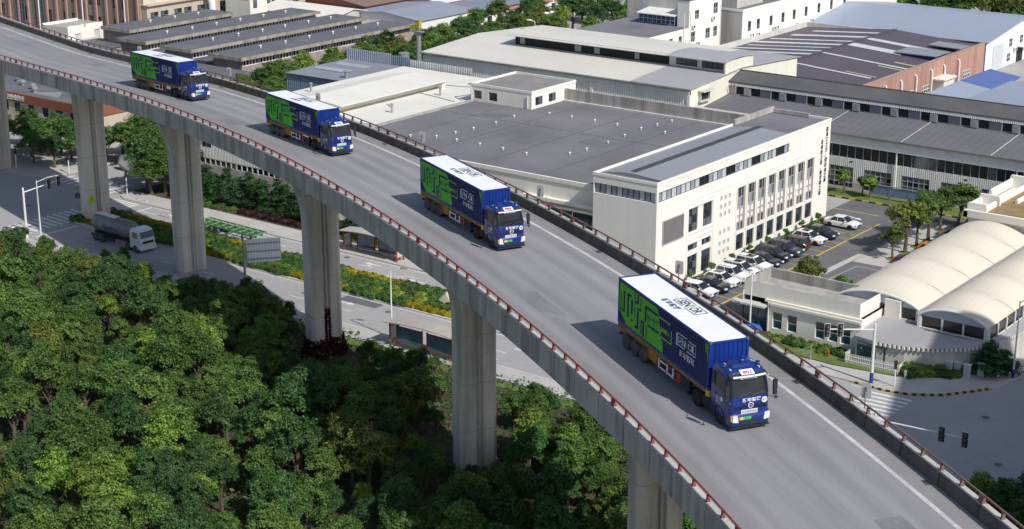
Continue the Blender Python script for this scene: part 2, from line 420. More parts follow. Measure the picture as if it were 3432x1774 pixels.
arrow(b, -122.6, 125.4, 0, 2.8, 1, .005); arrow(b, -121.5, 128.9, 0, 2.8, 0, .005); arrow(b, -96.0, 128.6, 0, 3.0, 0, .005); arrow(b, -98.2, 125.0, 0, 2.6, 1, .005)
arrow(b, -91.7, 195.2, R(-18), 2.9, 0, .013)
struct('road_arrow', b, white_paint)
b = MB()
me = text_mesh('公交', 1.3); struct_o = tag(obj('road_lettering', with_mat(me, white_paint), None, (-124.6, 138.9, .005), (0, 0, 0)), kind='structure')
marks('bus_bay_marking', [(-113.6, 124.1, -106.4, 124.1, .12), (-113.6, 124.1, -112.2, 126.0, .12), (-112.2, 126.0, -105.2, 126.0, .12), (-117.2, 138.7, -115.4, 141.4, .1)], M('worn_marking', (.44, .42, .36), .85, .2, 1.5, .2), .007)
seg = [(-87.7, 152.5, -87.7, 194.5, .22), (-96.1, 197.9, -89.5, 197.9, .2), (-83, 197.9, -76, 197.9, .16)]
for i in range(18): seg.append((-93.1, 153.9 + i * 2.27, -87.8, 153.9 + i * 2.27, .12))
marks('parking_marking', seg, yellow_paint, .012)
marks('court_marking', [(-81.9, 176.0, -79.0, 176.0, .12), (-79.0, 176, -79.0, 169, .12), (-79, 169, -82.3, 169.6, .12), (-82.3, 169.6, -81.9, 176, .12)], paving, .012)
flat('court_path', [[(-84.6, 165.2), (-83.6, 165.2), (-83.2, 182), (-84.0, 182)]], .010, paving)
# dark bays of shade-tree strip on the lot and a patched asphalt strip
flat('asphalt_patch', [[(-78.8, 181), (-75.5, 181), (-74.2, 199.4), (-77.2, 199.4)], [(-123, 129.2), (-117.5, 129.4), (-117.5, 130.9), (-123, 130.9)]], .011, asphalt_lot)

mh_ = MB(); mh_.lathe([(.38, 0), (.38, .004)], 18); mhm = mh_.mesh('manhole_cover', M('manhole_iron', (.12, .12, .12), .7, .2, 3, .1))
for i, (x, y, z) in enumerate(((-127.5, 128.6, .004), (-141, 125.3, .004), (-115.6, 129.4, .004), (-150, 139.2, .004), (-133, 141.6, .004), (-103.5, 126.4, .004), (-58.2, 134.0, .004), (-51.5, 140.5, .004), (-46.5, 131, .004), (-183.5, 133, .004), (-89.0, 187.7, .014), (-84.4, 172.6, .014))):
    tag(obj('manhole_cover', mhm, None, (x, y, z)), kind='structure')
# ------------------------------------------------------------------ viaduct
PCX = [-4.44233, -24.4966, -56.3811, -83.7326, -118.463, 32.1656]; PCZ = [2.20123, 9.91915, 12.7566, 4.77599, 21.7414]
def deck_pt(x):
    xc = min(max(x, -186.0), -33.0)
    y = np.polyval(PCX, xc / 100); dy = np.polyval(np.polyder(PCX), xc / 100) / 100
    return Vector((x, y + dy * (x - xc), np.polyval(PCZ, xc / 100))), Vector((-dy, 1, 0)).normalized()
def deck_w(x):
    t = min(max((x + 112) / 60, 0), 1); return 13.45 + .5 * t * t * (3 - 2 * t)
def D(x, d, h):
    p, n = deck_pt(x); return p + n * d + Vector((0, 0, h))
XS = []
x = -262.0
while x < 8: XS.append(x); x += 1.5 / math.hypot(1, np.polyval(np.polyder(PCX), min(max(x, -186), -33) / 100) / 100)
via = thing('viaduct', 'long curved concrete viaduct with a grey roadway crossing the whole picture', 'viaduct', (-112.1, 115.5, 0))
def sweep(section, mats, name, xs=XS, close=True, uv=False):
    b = MB(); n = len(section(xs[0]))
    b.loft([section(x) for x in xs], cap=True)
    return part(via, name, b, mats)
# deck box: thin wings, deep spine
def girder(x):
    wd = deck_w(x)
    return [D(x, .1, -.02), D(x, wd - .1, -.02), D(x, wd - .1, -.32), D(x, wd - 2.9, -.75), D(x, wd - 4.0, -2.1), D(x, 4.0, -2.1), D(x, 2.9, -.75), D(x, .1, -.32)]
sweep(girder, conc_dark, 'girder')
# roadway sheet with metres along / across kept as UVs for wheel-track wear
deckm = bpy.data.materials.new('deck_asphalt'); deckm.use_nodes = True
n_, l_ = deckm.node_tree.nodes, deckm.node_tree.links; bs = n_['Principled BSDF']; bs.inputs['Roughness'].default_value = .9
uvn = n_.new('ShaderNodeUVMap'); 
def nz(scale, sx, sy, det=5):
    mp = n_.new('ShaderNodeMapping'); mp.inputs['Scale'].default_value = (sx, sy, 1); l_.new(uvn.outputs[0], mp.inputs[0])
    t = n_.new('ShaderNodeTexNoise'); t.inputs['Scale'].default_value = scale; t.inputs['Detail'].default_value = det; l_.new(mp.outputs[0], t.inputs['Vector']); return t.outputs['Fac']
def mad(a, k, c):
    q = n_.new('ShaderNodeMath'); q.operation = 'MULTIPLY_ADD'; l_.new(a, q.inputs[0]); q.inputs[1].default_value = k; q.inputs[2].default_value = c; return q.outputs[0]
def mul(a, c):
    q = n_.new('ShaderNodeMath'); q.operation = 'MULTIPLY'; l_.new(a, q.inputs[0]); l_.new(c, q.inputs[1]); return q.outputs[0]
f_ = mul(mul(mad(nz(1, .02, .75), .55, .72), mad(nz(1, .07, .16), .5, .75)), mul(mad(nz(6, 1, 1, 3), .28, .86), mad(nz(1, .35, 2.2, 3), .18, .91)))
sx_ = n_.new('ShaderNodeSeparateXYZ'); l_.new(uvn.outputs[0], sx_.inputs[0]); sn = n_.new('ShaderNodeMath'); sn.operation = 'SINE'; l_.new(mad(sx_.outputs[1], 2 * math.pi / 1.95, .6), sn.inputs[0])
f_ = mul(f_, mad(mul(sn.outputs[0], nz(1, .03, .3, 3)), .13, 1.0))
vm = n_.new('ShaderNodeVectorMath'); vm.operation = 'SCALE'; vm.inputs[0].default_value = (.232, .23, .246); l_.new(f_, vm.inputs['Scale']); l_.new(vm.outputs[0], bs.inputs['Base Color'])
b = MB(); acc = 0; uvs = []
pts = []
for i, x in enumerate(XS):
    wd = deck_w(x)
    if i: acc += (D(x, 0, 0) - D(XS[i - 1], 0, 0)).length
    pts.append((D(x, .3, 0), D(x, wd - .3, 0), acc, wd))
for i in range(len(pts) - 1):
    b.quad(pts[i][0], pts[i + 1][0], pts[i + 1][1], pts[i][1]); uvs += [(pts[i][2], 0), (pts[i + 1][2], 0), (pts[i + 1][2], pts[i][3]), (pts[i][2], pts[i][3])]
me = bpy.data.meshes.new('roadway'); me.from_pydata(b.v, [], b.f); me.materials.append(deckm)
ul = me.uv_layers.new(name='UVMap')
for i, uv in enumerate(uvs): ul.data[i].uv = uv
for f in me.polygons:
    if f.normal.z < 0: f.flip()
rd = obj('roadway', me, via); rd.location = -via.location
b = MB()
for x0, x1 in zip(XS[:-1], XS[1:]):
    w0, w1 = deck_w(x0), deck_w(x1)
    b.quad(D(x0, w0 - 2.05, .006), D(x1, w1 - 2.05, .006), D(x1, w1 - 1.75, .006), D(x0, w0 - 1.75, .006))
part(via, 'edge_line', b, M('edge_line_paint', (.47, .47, .47), .85, .25, .6, .25))
b = MB()
for x0, x1 in zip(XS[:-1], XS[1:]):
    w0, w1 = deck_w(x0), deck_w(x1)
    b.quad(D(x0, w0 - 1.72, .004), D(x1, w1 - 1.72, .004), D(x1, w1 - .46, .004), D(x0, w0 - .46, .004))
part(via, 'gutter_strip', b, M('gutter_concrete', (.235, .23, .235), .9, .15, .4, .1))
# patches, drains and stains of the roadway
for x, d, L_, wd in ((-178, 8.4, 5.0, 1.6), (-131.5, 3.6, 4.2, 1.3), (-99.2, 9.1, 6.5, 1.9), (-70.5, 3.0, 5.0, 1.5), (-37.5, 8.2, 6.0, 1.7)):
    b = MB(); b.quad(D(x, d, .004), D(x + L_, d, .004), D(x + L_, d + wd, .004), D(x, d + wd, .004)); part(via, 'road_patch', b, M('deck_patch', (.195, .195, .21), .92, .2, .3, .15))
gr = MB(); gr.box(-.3, .3, -.18, .18, 0, .012); grm_ = gr.mesh('gutter_grate', M('grate_iron', (.05, .05, .052), .7, .2, 2, .1))
for x in range(-196, -24, 12):
    p, n = deck_pt(x); q = D(x, deck_w(x) - .75, .006); obj('gutter_grate', grm_, via, q - via.location, (0, 0, math.atan2(-n.x, n.y)))
# parapets: precast panels with open joints, near side and far side
def arc_x(d0, step):
    """x stations every `step` metres along the near edge"""
    out = [-262.0]; 
    while out[-1] < 4:
        x = out[-1]; dy = np.polyval(np.polyder(PCX), min(max(x, -186), -33) / 100) / 100
        out.append(x + step / math.hypot(1, dy))
    return out
st = arc_x(0, 3.85)
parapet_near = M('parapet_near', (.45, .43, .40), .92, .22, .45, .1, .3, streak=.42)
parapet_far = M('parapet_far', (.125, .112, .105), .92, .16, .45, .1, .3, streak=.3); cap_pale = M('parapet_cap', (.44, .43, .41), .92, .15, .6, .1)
for a, c in zip(st[:-1], st[1:]):
    g = .012 * (c - a)
    for side in (0, 1):
        rings = []
        for x in (a + g, (a + c) / 2, c - g):
            wd = deck_w(x)
            prof = [(-.12, -1.0), (-.12, .72), (-.06, .80), (.26, .80), (.34, .72), (.42, .0), (.42, -.01), (.08, -.35), (.08, -1.0)]
            rings.append([D(x, d if side == 0 else wd - d, h) for d, h in prof])
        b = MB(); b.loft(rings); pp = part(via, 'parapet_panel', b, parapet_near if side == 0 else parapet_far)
        b = MB(); b.loft([[D(x, d if side == 0 else deck_w(x) - d, h) for d, h in ((-.10, .79), (-.10, .835), (.30, .835), (.30, .79))] for x in (a + g, (a + c) / 2, c - g)]); part(pp, 'coping', b, cap_pale)
# hand rails on posts
sp = arc_x(0, 1.925)
for side, mat in ((0, red_rail), (1, plum_rail)):
    b = MB(); off = (lambda x: .1) if side == 0 else (lambda x: deck_w(x) - .1)
    b.tube([D(x, off(x), 1.27) for x in XS], .062, 8); part(via, 'hand_rail', b, mat, True)
    pb = MB(); pb.extrude([(-.11, 0), (.11, 0), (.07, .46), (-.07, .46)], 'x', -.05, .05); pb.box(-.09, .09, -.13, .13, -.005, .025)
    pm = pb.mesh('rail_post', mat)
    wb = MB(); wb.extrude([(-.11, 0), (.11, 0), (.08, .46), (-.08, .46)], 'x', -.2, .2); wb.box(-.24, .24, -.14, .14, -.005, .03); wm = wb.mesh('rail_post', mat)
    for i, x in enumerate(sp):
        if x < -208 or x > -10: continue
        p, n = deck_pt(x); q = D(x, off(x), .83)
        o = obj('rail_post', wm if i % 9 == 0 else pm, via, q - via.location, (0, 0, math.atan2(-n.x, n.y)))
# sign and meter boxes hung on the far rail (backs of small traffic signs)
# piers
def pier(xc, flare=1.75):
    c, n = deck_pt(xc); c = c + n * deck_w(xc) / 2; t = Vector((n.y, -n.x, 0))
    top = c.z - 2.05
    def ring(z, ha, hb, ch, gd):
        # ha half width across the deck, hb half thickness along it, chamfer ch, groove depth gd on both broad faces
        out = [(-ha + ch, -hb), (-.36, -hb), (-.26, -hb + gd), (.26, -hb + gd), (.36, -hb), (ha - ch, -hb), (ha, -hb + ch), (ha, hb - ch), (ha - ch, hb), (.36, hb), (.26, hb - gd), (-.26, hb - gd), (-.36, hb), (-ha + ch, hb), (-ha, hb - ch), (-ha, -hb + ch)]
        return [Vector((c.x, c.y, z)) + n * a + t * bb for a, bb in out]
    rings = [ring(-.5, 1.75, 1.05, .4, .22), ring(top - 6.2, 1.75, 1.05, .4, .22)]
    for i in range(1, 9):
        k = i / 8; rings.append(ring(top - 6.2 + 6.2 * k, 1.75 + flare * (1 - math.cos(k * math.pi / 2)) ** 1.2, 1.05, .4 + .05 * k, .22))
    b = MB(); b.loft(rings)
    p = part(via, 'pier', b, conc_pier)
    for sgn in (-1, 1):
        g = MB(); base = Vector((c.x, c.y, 0)) + t * sgn * (1.05 - .08)
        g.tube([base + Vector((0, 0, z)) for z in (.3, top * .5, top)], .085, 8)
        for z in (3, 7, 11, 15): g.box(base.x - .13, base.x + .13, base.y - .13, base.y + .13, z, z + .06)
        d = part(p, 'drain_pipe', g, pipe_m, True)
    jb = MB()
    return p
conc_pier = M('pier_concrete', (.63, .575, .50), .9, .18, .22, .07, .2, streak=.36)
# casting joints of the pier shafts, thin dark seams all round
def seam_lines():
    n = conc_pier.node_tree.nodes; l = conc_pier.node_tree.links; bs = n['Principled BSDF']; src = bs.inputs['Base Color'].links[0].from_socket
    g = n.new('ShaderNodeNewGeometry'); s = n.new('ShaderNodeSeparateXYZ'); l.new(g.outputs[0], s.inputs[0])
    a = n.new('ShaderNodeMath'); a.operation = 'DIVIDE'; l.new(s.outputs[2], a.inputs[0]); a.inputs[1].default_value = 4.3
    f = n.new('ShaderNodeMath'); f.operation = 'FRACT'; l.new(a.outputs[0], f.inputs[0]); c = n.new('ShaderNodeMath'); c.operation = 'LESS_THAN'; l.new(f.outputs[0], c.inputs[0]); c.inputs[1].default_value = .012
    m = n.new('ShaderNodeMix'); m.data_type = 'RGBA'; l.new(c.outputs[0], m.inputs['Factor']); l.new(src, m.inputs['A']); m.inputs['B'].default_value = (.34, .32, .29, 1); l.new(m.outputs['Result'], bs.inputs['Base Color'])
seam_lines()
pipe_m = M('drain_pipe_grey', (.45, .44, .44), .5, .1, 1, .03)
PIERS = [-205.5, -172.57, -146.54, -114.56, -84.79, -57.66, -31.0]
PIER_FOOT = []
for xc in PIERS:
    pier(xc, .35 if xc < -170 else 1.75); p, n = deck_pt(xc); PIER_FOOT.append(p + n * deck_w(xc) / 2)
# warning triangle on the first pier
# ------------------------------------------------------------------ buildings
def slab_roof(root, x0, x1, y0, y1, z, mat, par_h=0, par_w=.25, par_mat=None, name='roof', ring=True, th=.25):
    b = MB(); b.box(x0 + .01, x1 - .01, y0 + .01, y1 - .01, z - th, z); o = part(root, name, b, mat)
    if par_h:
        b = MB(); w_ = par_w
        b.box(x0 - .06, x1 + .06, y0 - .06, y0 + w_, z - .05, z + par_h); b.box(x0 - .06, x1 + .06, y1 - w_, y1 + .06, z - .05, z + par_h)
        b.box(x0 - .06, x0 + w_, y0 + w_, y1 - w_, z - .05, z + par_h); b.box(x1 - w_, x1 + .06, y0 + w_, y1 - w_, z - .05, z + par_h)
        part(o, 'parapet', b, par_mat or wall_white).location = (0, 0, 0)
    return o
def gable_roof(root, x0, x1, y0, y1, ze, zr, axis, mat, over=.3, th=.12, name='roof', ridge=None):
    """pitched roof, ridge along `axis`"""
    b = MB()
    if axis == 'x':
        yr = (y0 + y1) / 2 if ridge is None else ridge; k = (zr - ze) / (yr - y0)
        prof = [(y0 - over, ze - k * over), (yr, zr), (y1 + over, ze - (zr - ze) / (y1 - yr) * over)]
        prof = [(a, c + th) for a, c in prof] + [(a, c) for a, c in prof[::-1]]
        b.extrude(prof, 'x', x0 - over, x1 + over)
    else:
        xr = (x0 + x1) / 2 if ridge is None else ridge; k = (zr - ze) / (xr - x0)
        prof = [(x0 - over, ze - k * over), (xr, zr), (x1 + over, ze - (zr - ze) / (x1 - xr) * over)]
        prof = [(a, c + th) for a, c in prof] + [(a, c) for a, c in prof[::-1]]
        b.extrude(prof, 'y', y0 - over, y1 + over)
    return part(root, name, b, mat)
def gable_tri(root, plane, c, face, u0, u1, ur, ze, zr, mat):
    b = MB(); b.poly([pt(plane, c, face, u0, ze, 0), pt(plane, c, face, u1, ze, 0), pt(plane, c, face, ur, zr, 0)]); return part(root, 'gable', b, mat)
vent_mesh = None
def mushroom_vent(root, p, mat=None, s=.62):
    global vent_mesh
    if vent_mesh is None:
        b = MB(); b.lathe([(.11, 0), (.11, .38), (.10, .40), (.27, .40), (.25, .52), (.08, .62)], 10); vent_mesh = b.mesh('roof_vent', frame_white, True)
    o = piece(root, 'roof_vent', vent_mesh, p); o.scale = (s, s, s); return o
pipe_mesh = {}
def pipe_vent(root, p, h=1.2, r=.16):
    k = (h, r)
    if k not in pipe_mesh:
        b = MB(); b.lathe([(r, 0), (r, h * .8), (r * 1.0, h * .82), (r * 1.9, h * .82), (r * 1.9, h * .88), (r * .3, h)], 10); pipe_mesh[k] = b.mesh('vent_pipe', galv, True)
    return piece(root, 'vent_pipe', pipe_mesh[k], p)
ac_mesh = None
def ac_unit(root, plane, c, face, u, v):
    global ac_mesh
    if ac_mesh is None:
        b = MB(); b.box(-.42, .42, -.16, .16, 0, .6); b.k = 1; b.lathe([(.24, -.19), (.24, -.165)], 14, (-.1, 0, .3), 'y'); b.k = 0
        b.box(-.35, -.3, -.3, .16, -.05, 0); b.box(.3, .35, -.3, .16, -.05, 0); ac_mesh = b.mesh('air_conditioner', [frame_white, dark_metal])
    p = pt(plane, c, face, u, v, -.34)
    return piece(root, 'air_conditioner', ac_mesh, p, rot=(0, 0, math.pi / 2 if (plane == 'x' and face > 0) else 0))

# --- white office building beside the parking lot
OX0, OX1, OY0, OY1, OZ = -103.8, -95.2, 151.8, 193.9, 13.2
ob = thing('office_building', 'white three storey office building with long strip of windows under its roof', 'building', (-99.5, 172.8, 0))
holes = [(152.15, 182.65, 10.8, 12.0), (158.8, 164.1, 5.75, 8.6), (158.8, 164.0, 3.5, 4.3), (158.8, 164.0, .25, 2.9)]
squares = [(166.1 + i * 1.0, z) for z in (8.3, 7.3, 6.3, 4.1, 2.7, 1.6) for i in range(3)]
holes += [(u - .27, u + .27, v - .27, v + .27) for u, v in squares]
bays = [170.0 + k * 2.535 for k in range(8)]
for u in bays: holes += [(u - .1, u + 1.95, 3.3, 8.75), (u, u + 1.85, .85, 2.9)]
facade(ob, 'x', OX1, 1, OY0, OY1, 0, OZ, wall_white, holes, .28)
h2 = [(OX0 + .12, OX1 - .2, 10.8, 12.0)]
facade(ob, 'y', OY0, -1, OX0, OX1, 0, OZ, wall_white, h2, .28)
facade(ob, 'y', OY1, 1, OX0, OX1, 0, OZ, wall_white); facade(ob, 'x', OX0, -1, OY0, OY1, 0, OZ, wall_white)
random.seed(3)
pat = []
for k in range(5): pat += [curtain, curtain2, curtain, glass_dark, glass_dark, curtain2] if k else [curtain2, curtain, curtain2, curtain, curtain2, curtain]
window(ob, 'x', OX1, 1, holes[0], 30, 1, frame_dark, pat, .28, .09, name='strip_window')
window(ob, 'y', OY0, -1, h2[0], 11, 1, frame_dark, [curtain2, curtain2, curtain, curtain2, curtain, curtain2], .28, .09, name='strip_window')
window(ob, 'x', OX1, 1, (158.8, 160.9, 5.75, 8.6), 2, 3, frame_dark, [glass_dark, glass_grey], .28, .07); window(ob, 'x', OX1, 1, (162.1, 164.1, 5.75, 8.6), 2, 3, frame_dark, [glass_grey, glass_dark, glass_dark], .28, .07)
window(ob, 'x', OX1, 1, (158.8, 161.0, 3.5, 4.3), 3, 1, frame_dark, [glass_dark, glass_dark, glass_grey], .28, .06); window(ob, 'x', OX1, 1, (162.0, 164.0, 3.5, 4.3), 3, 1, frame_dark, [glass_dark, glass_grey], .28, .06)
window(ob, 'x', OX1, 1, (158.8, 161.0, .25, 2.9), 3, 3, frame_dark, [glass_dark, glass_blue, glass_dark, glass_grey], .28, .06); window(ob, 'x', OX1, 1, (162.0, 164.0, .25, 2.9), 3, 3, frame_dark, [glass_dark, glass_dark, glass_blue], .28, .06)
b = MB()
for u0, u1, v0, v1 in ((160.9, 162.1, 5.75, 8.6), (161.0, 162.0, 3.5, 4.3), (161.0, 162.0, .25, 2.9)): b.box(OX1 - .3, OX1 - .05, u0, u1, v0, v1)
for v in (9.15, 5.0): b.box(OX1, OX1 + .07, 158.5, 164.4, v - .12, v + .12)
for v in (8.72, 5.58): b.box(OX1, OX1 + .10, 158.6, 164.3, v - .07, v + .07)
b.box(OX1, OX1 + .06, 158.4, 158.6, .2, 8.9); b.box(OX1, OX1 + .06, 164.25, 164.45, .2, 9.3)
b.box(OX1, OX1 + .05, 164.6, 190.2, 9.55, 9.68); b.box(OX1, OX1 + .05, 158.0, 164.6, 9.55, 9.68)
part(ob, 'wall_trim', b, wall_white)
for (u, v) in squares: window(ob, 'x', OX1, 1, (u - .27, u + .27, v - .27, v + .27), 1, 1, frame_grey, curtain, .16, .05)
lat = MB()   # grey relief of each bay: mullions, lattice and apron panels
mull = M('bay_grey', (.36, .345, .33), .8, .06, .5, .03)
for u0, u1, v0, v1, d0, d1 in ((0, .16, 3.3, 8.75, .24, .1), (1.69, 1.85, 3.3, 8.75, .24, .1), (.05, 1.8, 6.05, 6.25, .24, .06), (.05, 1.8, 5.1, 5.28, .24, .06), (.05, 1.8, 4.35, 4.5, .24, .06), (.82, 1.05, 3.4, 6.1, .24, .08)):
    lat.box(-d0, -d1, u0, u1, v0, v1)
lat_me = lat.mesh('bay_relief', mull)
pan = MB()
for u0, u1, v0, v1 in ((.2, .8, 5.3, 6.03), (1.08, 1.66, 5.3, 6.03), (.2, .8, 4.52, 5.08), (1.08, 1.66, 4.52, 5.08)): pan.box(-.2, -.14, u0, u1, v0, v1)
pan_me = pan.mesh('apron_panel', wall_white)
for k, u in enumerate(bays):
    window(ob, 'x', OX1, 1, (u - .1, u + 1.95, 6.15, 8.75), 3, 2, mull, [glass_grey, glass_dark, curtain2, glass_dark], .28, .1)
    window(ob, 'x', OX1, 1, (u - .1, u + 1.95, 3.3, 4.4), 3, 1, mull, [glass_dark, glass_grey, glass_dark], .28, .12)
    bb = MB(); bb.box(OX1 - .29, OX1 - .27, u - .1, u + 1.95, 4.4, 6.15); part(ob, 'bay_back', bb, mull)
    piece(ob, 'bay_relief', lat_me, (OX1, u, 0)); piece(ob, 'apron_panel', pan_me, (OX1, u, 0))
    tr = MB(); tr.box(OX1, OX1 + .09, u - .32, u - .12, .2, 9.2); tr.box(OX1, OX1 + .07, u - .12, u + 1.97, 8.85, 9.1); part(ob, 'bay_pilaster', tr, wall_white)
    window(ob, 'x', OX1, 1, (u, u + 1.85, .85, 2.9), 3, 2, frame_dark, [glass_dark, glass_grey, glass_dark, glass_blue, glass_dark, glass_dark], .28, .06)
b = MB(); b.box(OX1, OX1 + .08, 153.2, 157.5, 5.75, 8.4); scr = part(ob, 'notice_screen', b, M('screen_violet_grey', (.17, .155, .165), .6, .12, .8, .05))
b = MB()
for q in ((153.1, 157.6, 8.4, 8.5), (153.1, 157.6, 5.65, 5.75), (153.1, 153.2, 5.75, 8.4), (157.5, 157.6, 5.75, 8.4)): b.box(OX1, OX1 + .12, *q)
part(scr, 'screen_frame', b, mull)
# roof: grey ribbed sheets with dark gutter, higher parapet to the far end
slab_roof(ob, OX0, OX1, OY0, OY1, OZ - .28, roof_dark, .28, .12, wall_white, th=.2)
b = MB(); b.extrude([(-103.5, OZ - .25), (-100.3, OZ + .12), (-99.4, OZ + .12), (-95.55, OZ - .12), (-95.55, OZ - .2), (-103.5, OZ - .28)], 'y', 153.4, 182.9); part(ob, 'sheet_roof', b, roof_grey)
b = MB(); b.box(-100.25, -99.45, 154.1, 183.4, OZ + .1, OZ + .19); part(ob, 'roof_gutter', b, M('gutter_dark', (.06, .06, .065), .9, .3, 1, .15))
b = MB(); b.box(-103.7, -103.4, 183.2, 193.6, OZ - .2, OZ + .55); b.box(-103.7, -98.2, 193.3, 193.65, OZ - .2, OZ + .3); part(ob, 'roof_upstand', b, conc)
def wall_text(root, body, u, z0, size, step):
    z = z0
    for ch in body:
        if ch != ' ':
            me = with_mat(text_mesh(ch, size, .02, shear=.1, bold=.012), M('lettering_dark_green', (.035, .045, .035), .6, .1, 1, 0))
            if len(me.vertices): piece(root, 'letter', me, (OX1 + .03, u, z), rot=(math.pi / 2, 0, math.pi / 2))
        z -= step
wall_text(ob, '聚员工之力，做社会之事', 192.55, 11.7, .62, .68); wall_text(ob, '走科技之路，创管理之新', 191.3, 10.2, .62, .68)

# --- production hall with the large dark flat roof
HX0, HX1, HY0, HY1, HZ = -146.5, -103.85, 154.0, 191.2, 10.8
hall = thing('production_hall', 'cream production hall with a very large dark felt roof behind the office', 'building', (-125, 172, 0))
ent = [(-114.8, -104.4, .2, 7.4)]
facade(hall, 'y', HY0, -1, HX0, HX1, 0, HZ, wall_cream, ent, 1.2)
back_walls(hall, HX0, HX1, HY0, HY1, 0, HZ, wall_cream); facade(hall, 'x', HX1, 1, HY0, HY1, 0, HZ, wall_cream)
slab_roof(hall, HX0, HX1, HY0, HY1, HZ, roof_dark, th=.3)
b = MB(); b.box(HX0, HX1, HY0 - .12, HY0 + .18, HZ - .35, HZ + .12); part(hall, 'eave', b, wall_cream)
b = MB(); b.box(-135.9, HX1, HY1, HY1 + .35, HZ - 2, HZ + 1.75); part(hall, 'rear_parapet', b, M('parapet_stained', (.38, .365, .345), .92, .2, .35, .1, .2, streak=.35))
b = MB(); b.box(-135.9, HX1, HY1 - .45, HY1 - .01, HZ, HZ + .18); part(hall, 'roof_flashing', b, conc_pale)
b = MB(); b.box(HX0 - .35, HX0 + .45, HY0, HY1 - 8.2, HZ - .1, HZ + .12); part(hall, 'roof_flashing', b, conc)
for x in (-140.2, -131.9, -122.6, -113.3):
    b = MB(); b.box(x, x + .09, HY0 + .3, HY1 - .5, HZ, HZ + .05); part(hall, 'roof_seam', b, M('seam', (.115, .113, .125), .9, .2, 1, .1))
b = MB(); b.box(-146, -104, 175.4, 175.6, HZ, HZ + .05); part(hall, 'roof_seam', b, M('seam_pale', (.19, .19, .195), .9, .3, 1, .1))
b = MB(); b.box(-115.1, -104.0, 153.3, 154.0, 8.1, 8.5); b.box(-115.1, -104.0, 153.55, 154.0, 7.4, 7.7); part(hall, 'entrance_canopy', b, wall_cream)
b = MB(); b.box(-114.8, -104.4, 155.1, 155.2, .2, 7.4); dg = part(hall, 'entrance_glazing', b, glass_blue)
b = MB()
for x in np.linspace(-114.8, -104.4, 6): b.box(x - .05, x + .05, 154.98, 155.1, .2, 7.4)
for z in (2.6, 5.0): b.box(-114.8, -104.4, 154.97, 155.09, z, z + .1)
part(dg, 'glazing_bar', b, frame_dark)
for x0, y0, w_, d_ in ((-141.5, 157.5, 5.2, 3.0), (-127.2, 166.4, 3.2, 5.0), (-119.5, 171.0, 4.4, 2.2), (-139.8, 176.2, 4.0, 2.6), (-110.4, 160.2, 3.4, 4.4), (-108.9, 184.0, 3.0, 3.4)):
    b = MB(); b.box(x0, x0 + w_, y0, y0 + d_, HZ, HZ + .02); part(hall, 'felt_patch', b, M('felt_patch', (.14, .138, .155), .9, .25, .3, .15))
for p in [(-135.0, 165.2), (-135.5, 161.9), (-132.2, 162.0), (-128.4, 162.0), (-134.4, 173.1), (-134.9, 177.8), (-124.5, 161.8), (-134.6, 168.5), (-132.1, 182.2), (-128.4, 182.3), (-124.5, 182.2), (-120.7, 182.0), (-116.9, 182.0), (-113.1, 181.9), (-116.4, 185.2), (-116.1, 188.4), (-116.4, 177.3), (-115.9, 172.7), (-115.9, 167.9), (-116.3, 164.8), (-120.6, 161.5), (-138.5, 160.2)]:
    mushroom_vent(hall, (*p, HZ))
# roof-top plant room standing on the hall
PX0, PX1, PY0, PY1, PZ = -146.9, -136.0, 183.3, 194.0, 13.35
ph = thing('plant_room', 'small cream plant room with four square windows standing on the dark roof', 'building', (-141.5, 188.6, HZ))
hw = [(-146.3, -144.9, 11.15, 12.35), (-143.6, -142.1, 11.15, 12.35)]; hx = [(184.2, 185.9, 11.2, 12.4), (187.4, 189.1, 11.2, 12.4)]
facade(ph, 'y', PY0, -1, PX0, PX1, HZ - .2, PZ, wall_cream, hw, .18); facade(ph, 'x', PX1, 1, PY0, PY1, HZ - .2, PZ, wall_white, hx, .18); back_walls(ph, PX0, PX1, PY0, PY1, 0, PZ, wall_cream)
for h in hw: window(ph, 'y', PY0, -1, h, 2, 1, frame_dark, [glass_dark, glass_dark], .18)
for h in hx: window(ph, 'x', PX1, 1, h, 2, 1, frame_dark, [glass_dark, glass_grey], .18)
slab_roof(ph, PX0, PX1, PY0, PY1, PZ - .3, M('roof_lead', (.235, .225, .22), .9, .2, .4, .15), .3, .12, wall_cream, th=.2)
for p in ((-146.6, PY0 - .12), (-136.6, PY0 - .12)):
    b = MB(); b.tube([(p[0], p[1], HZ + .05), (p[0], p[1], PZ - .6)], .07, 6); part(ph, 'downpipe', b, frame_white)

# --- workshop with the white flat roof, corrugated street wall with a ribbon of windows
wr = thing('white_roof_workshop', 'low workshop with a chalky white flat roof and corrugated street wall', 'building', (-160, 175, 0))
WX0, WX1, WY0, WY1, WZ = -172.3, -146.55, 154.0, 198.0, 10.6
rib = [(-172.2 + k * 1.04, -172.2 + k * 1.04 + .9, 3.55, 4.4) for k in range(24)]
corrugated(wr, 'y', WY0, -1, WX0, WX1, 4.45, 9.0, sheet_white, [(-171.6, -169.8, 6.0, 7.2)], .3, .05)
facade(wr, 'y', WY0, -1, WX0, WX1, 0, 4.45, wall_grey, rib, .12)
for h in rib: window(wr, 'y', WY0, -1, h, 1, 1, frame_white, glass_dark, .12, .1)
window(wr, 'y', WY0, -1, (-171.6, -169.8, 6.0, 7.2), 3, 1, frame_dark, [glass_dark, glass_grey, glass_dark], .12)
b = MB(); b.box(WX0, WX1 + .02, WY0 - .03, 163.6, 8.95, 9.15); part(wr, 'front_roof', b, roof_white)
facade(wr, 'y', 163.6, -1, WX0, WX1, 9.0, WZ, wall_cream)
back_walls(wr, WX0, WX1, WY0, WY1, 0, WZ, sheet_white)
slab_roof(wr, WX0, WX1, 163.6, WY1, WZ, roof_white, th=.25)
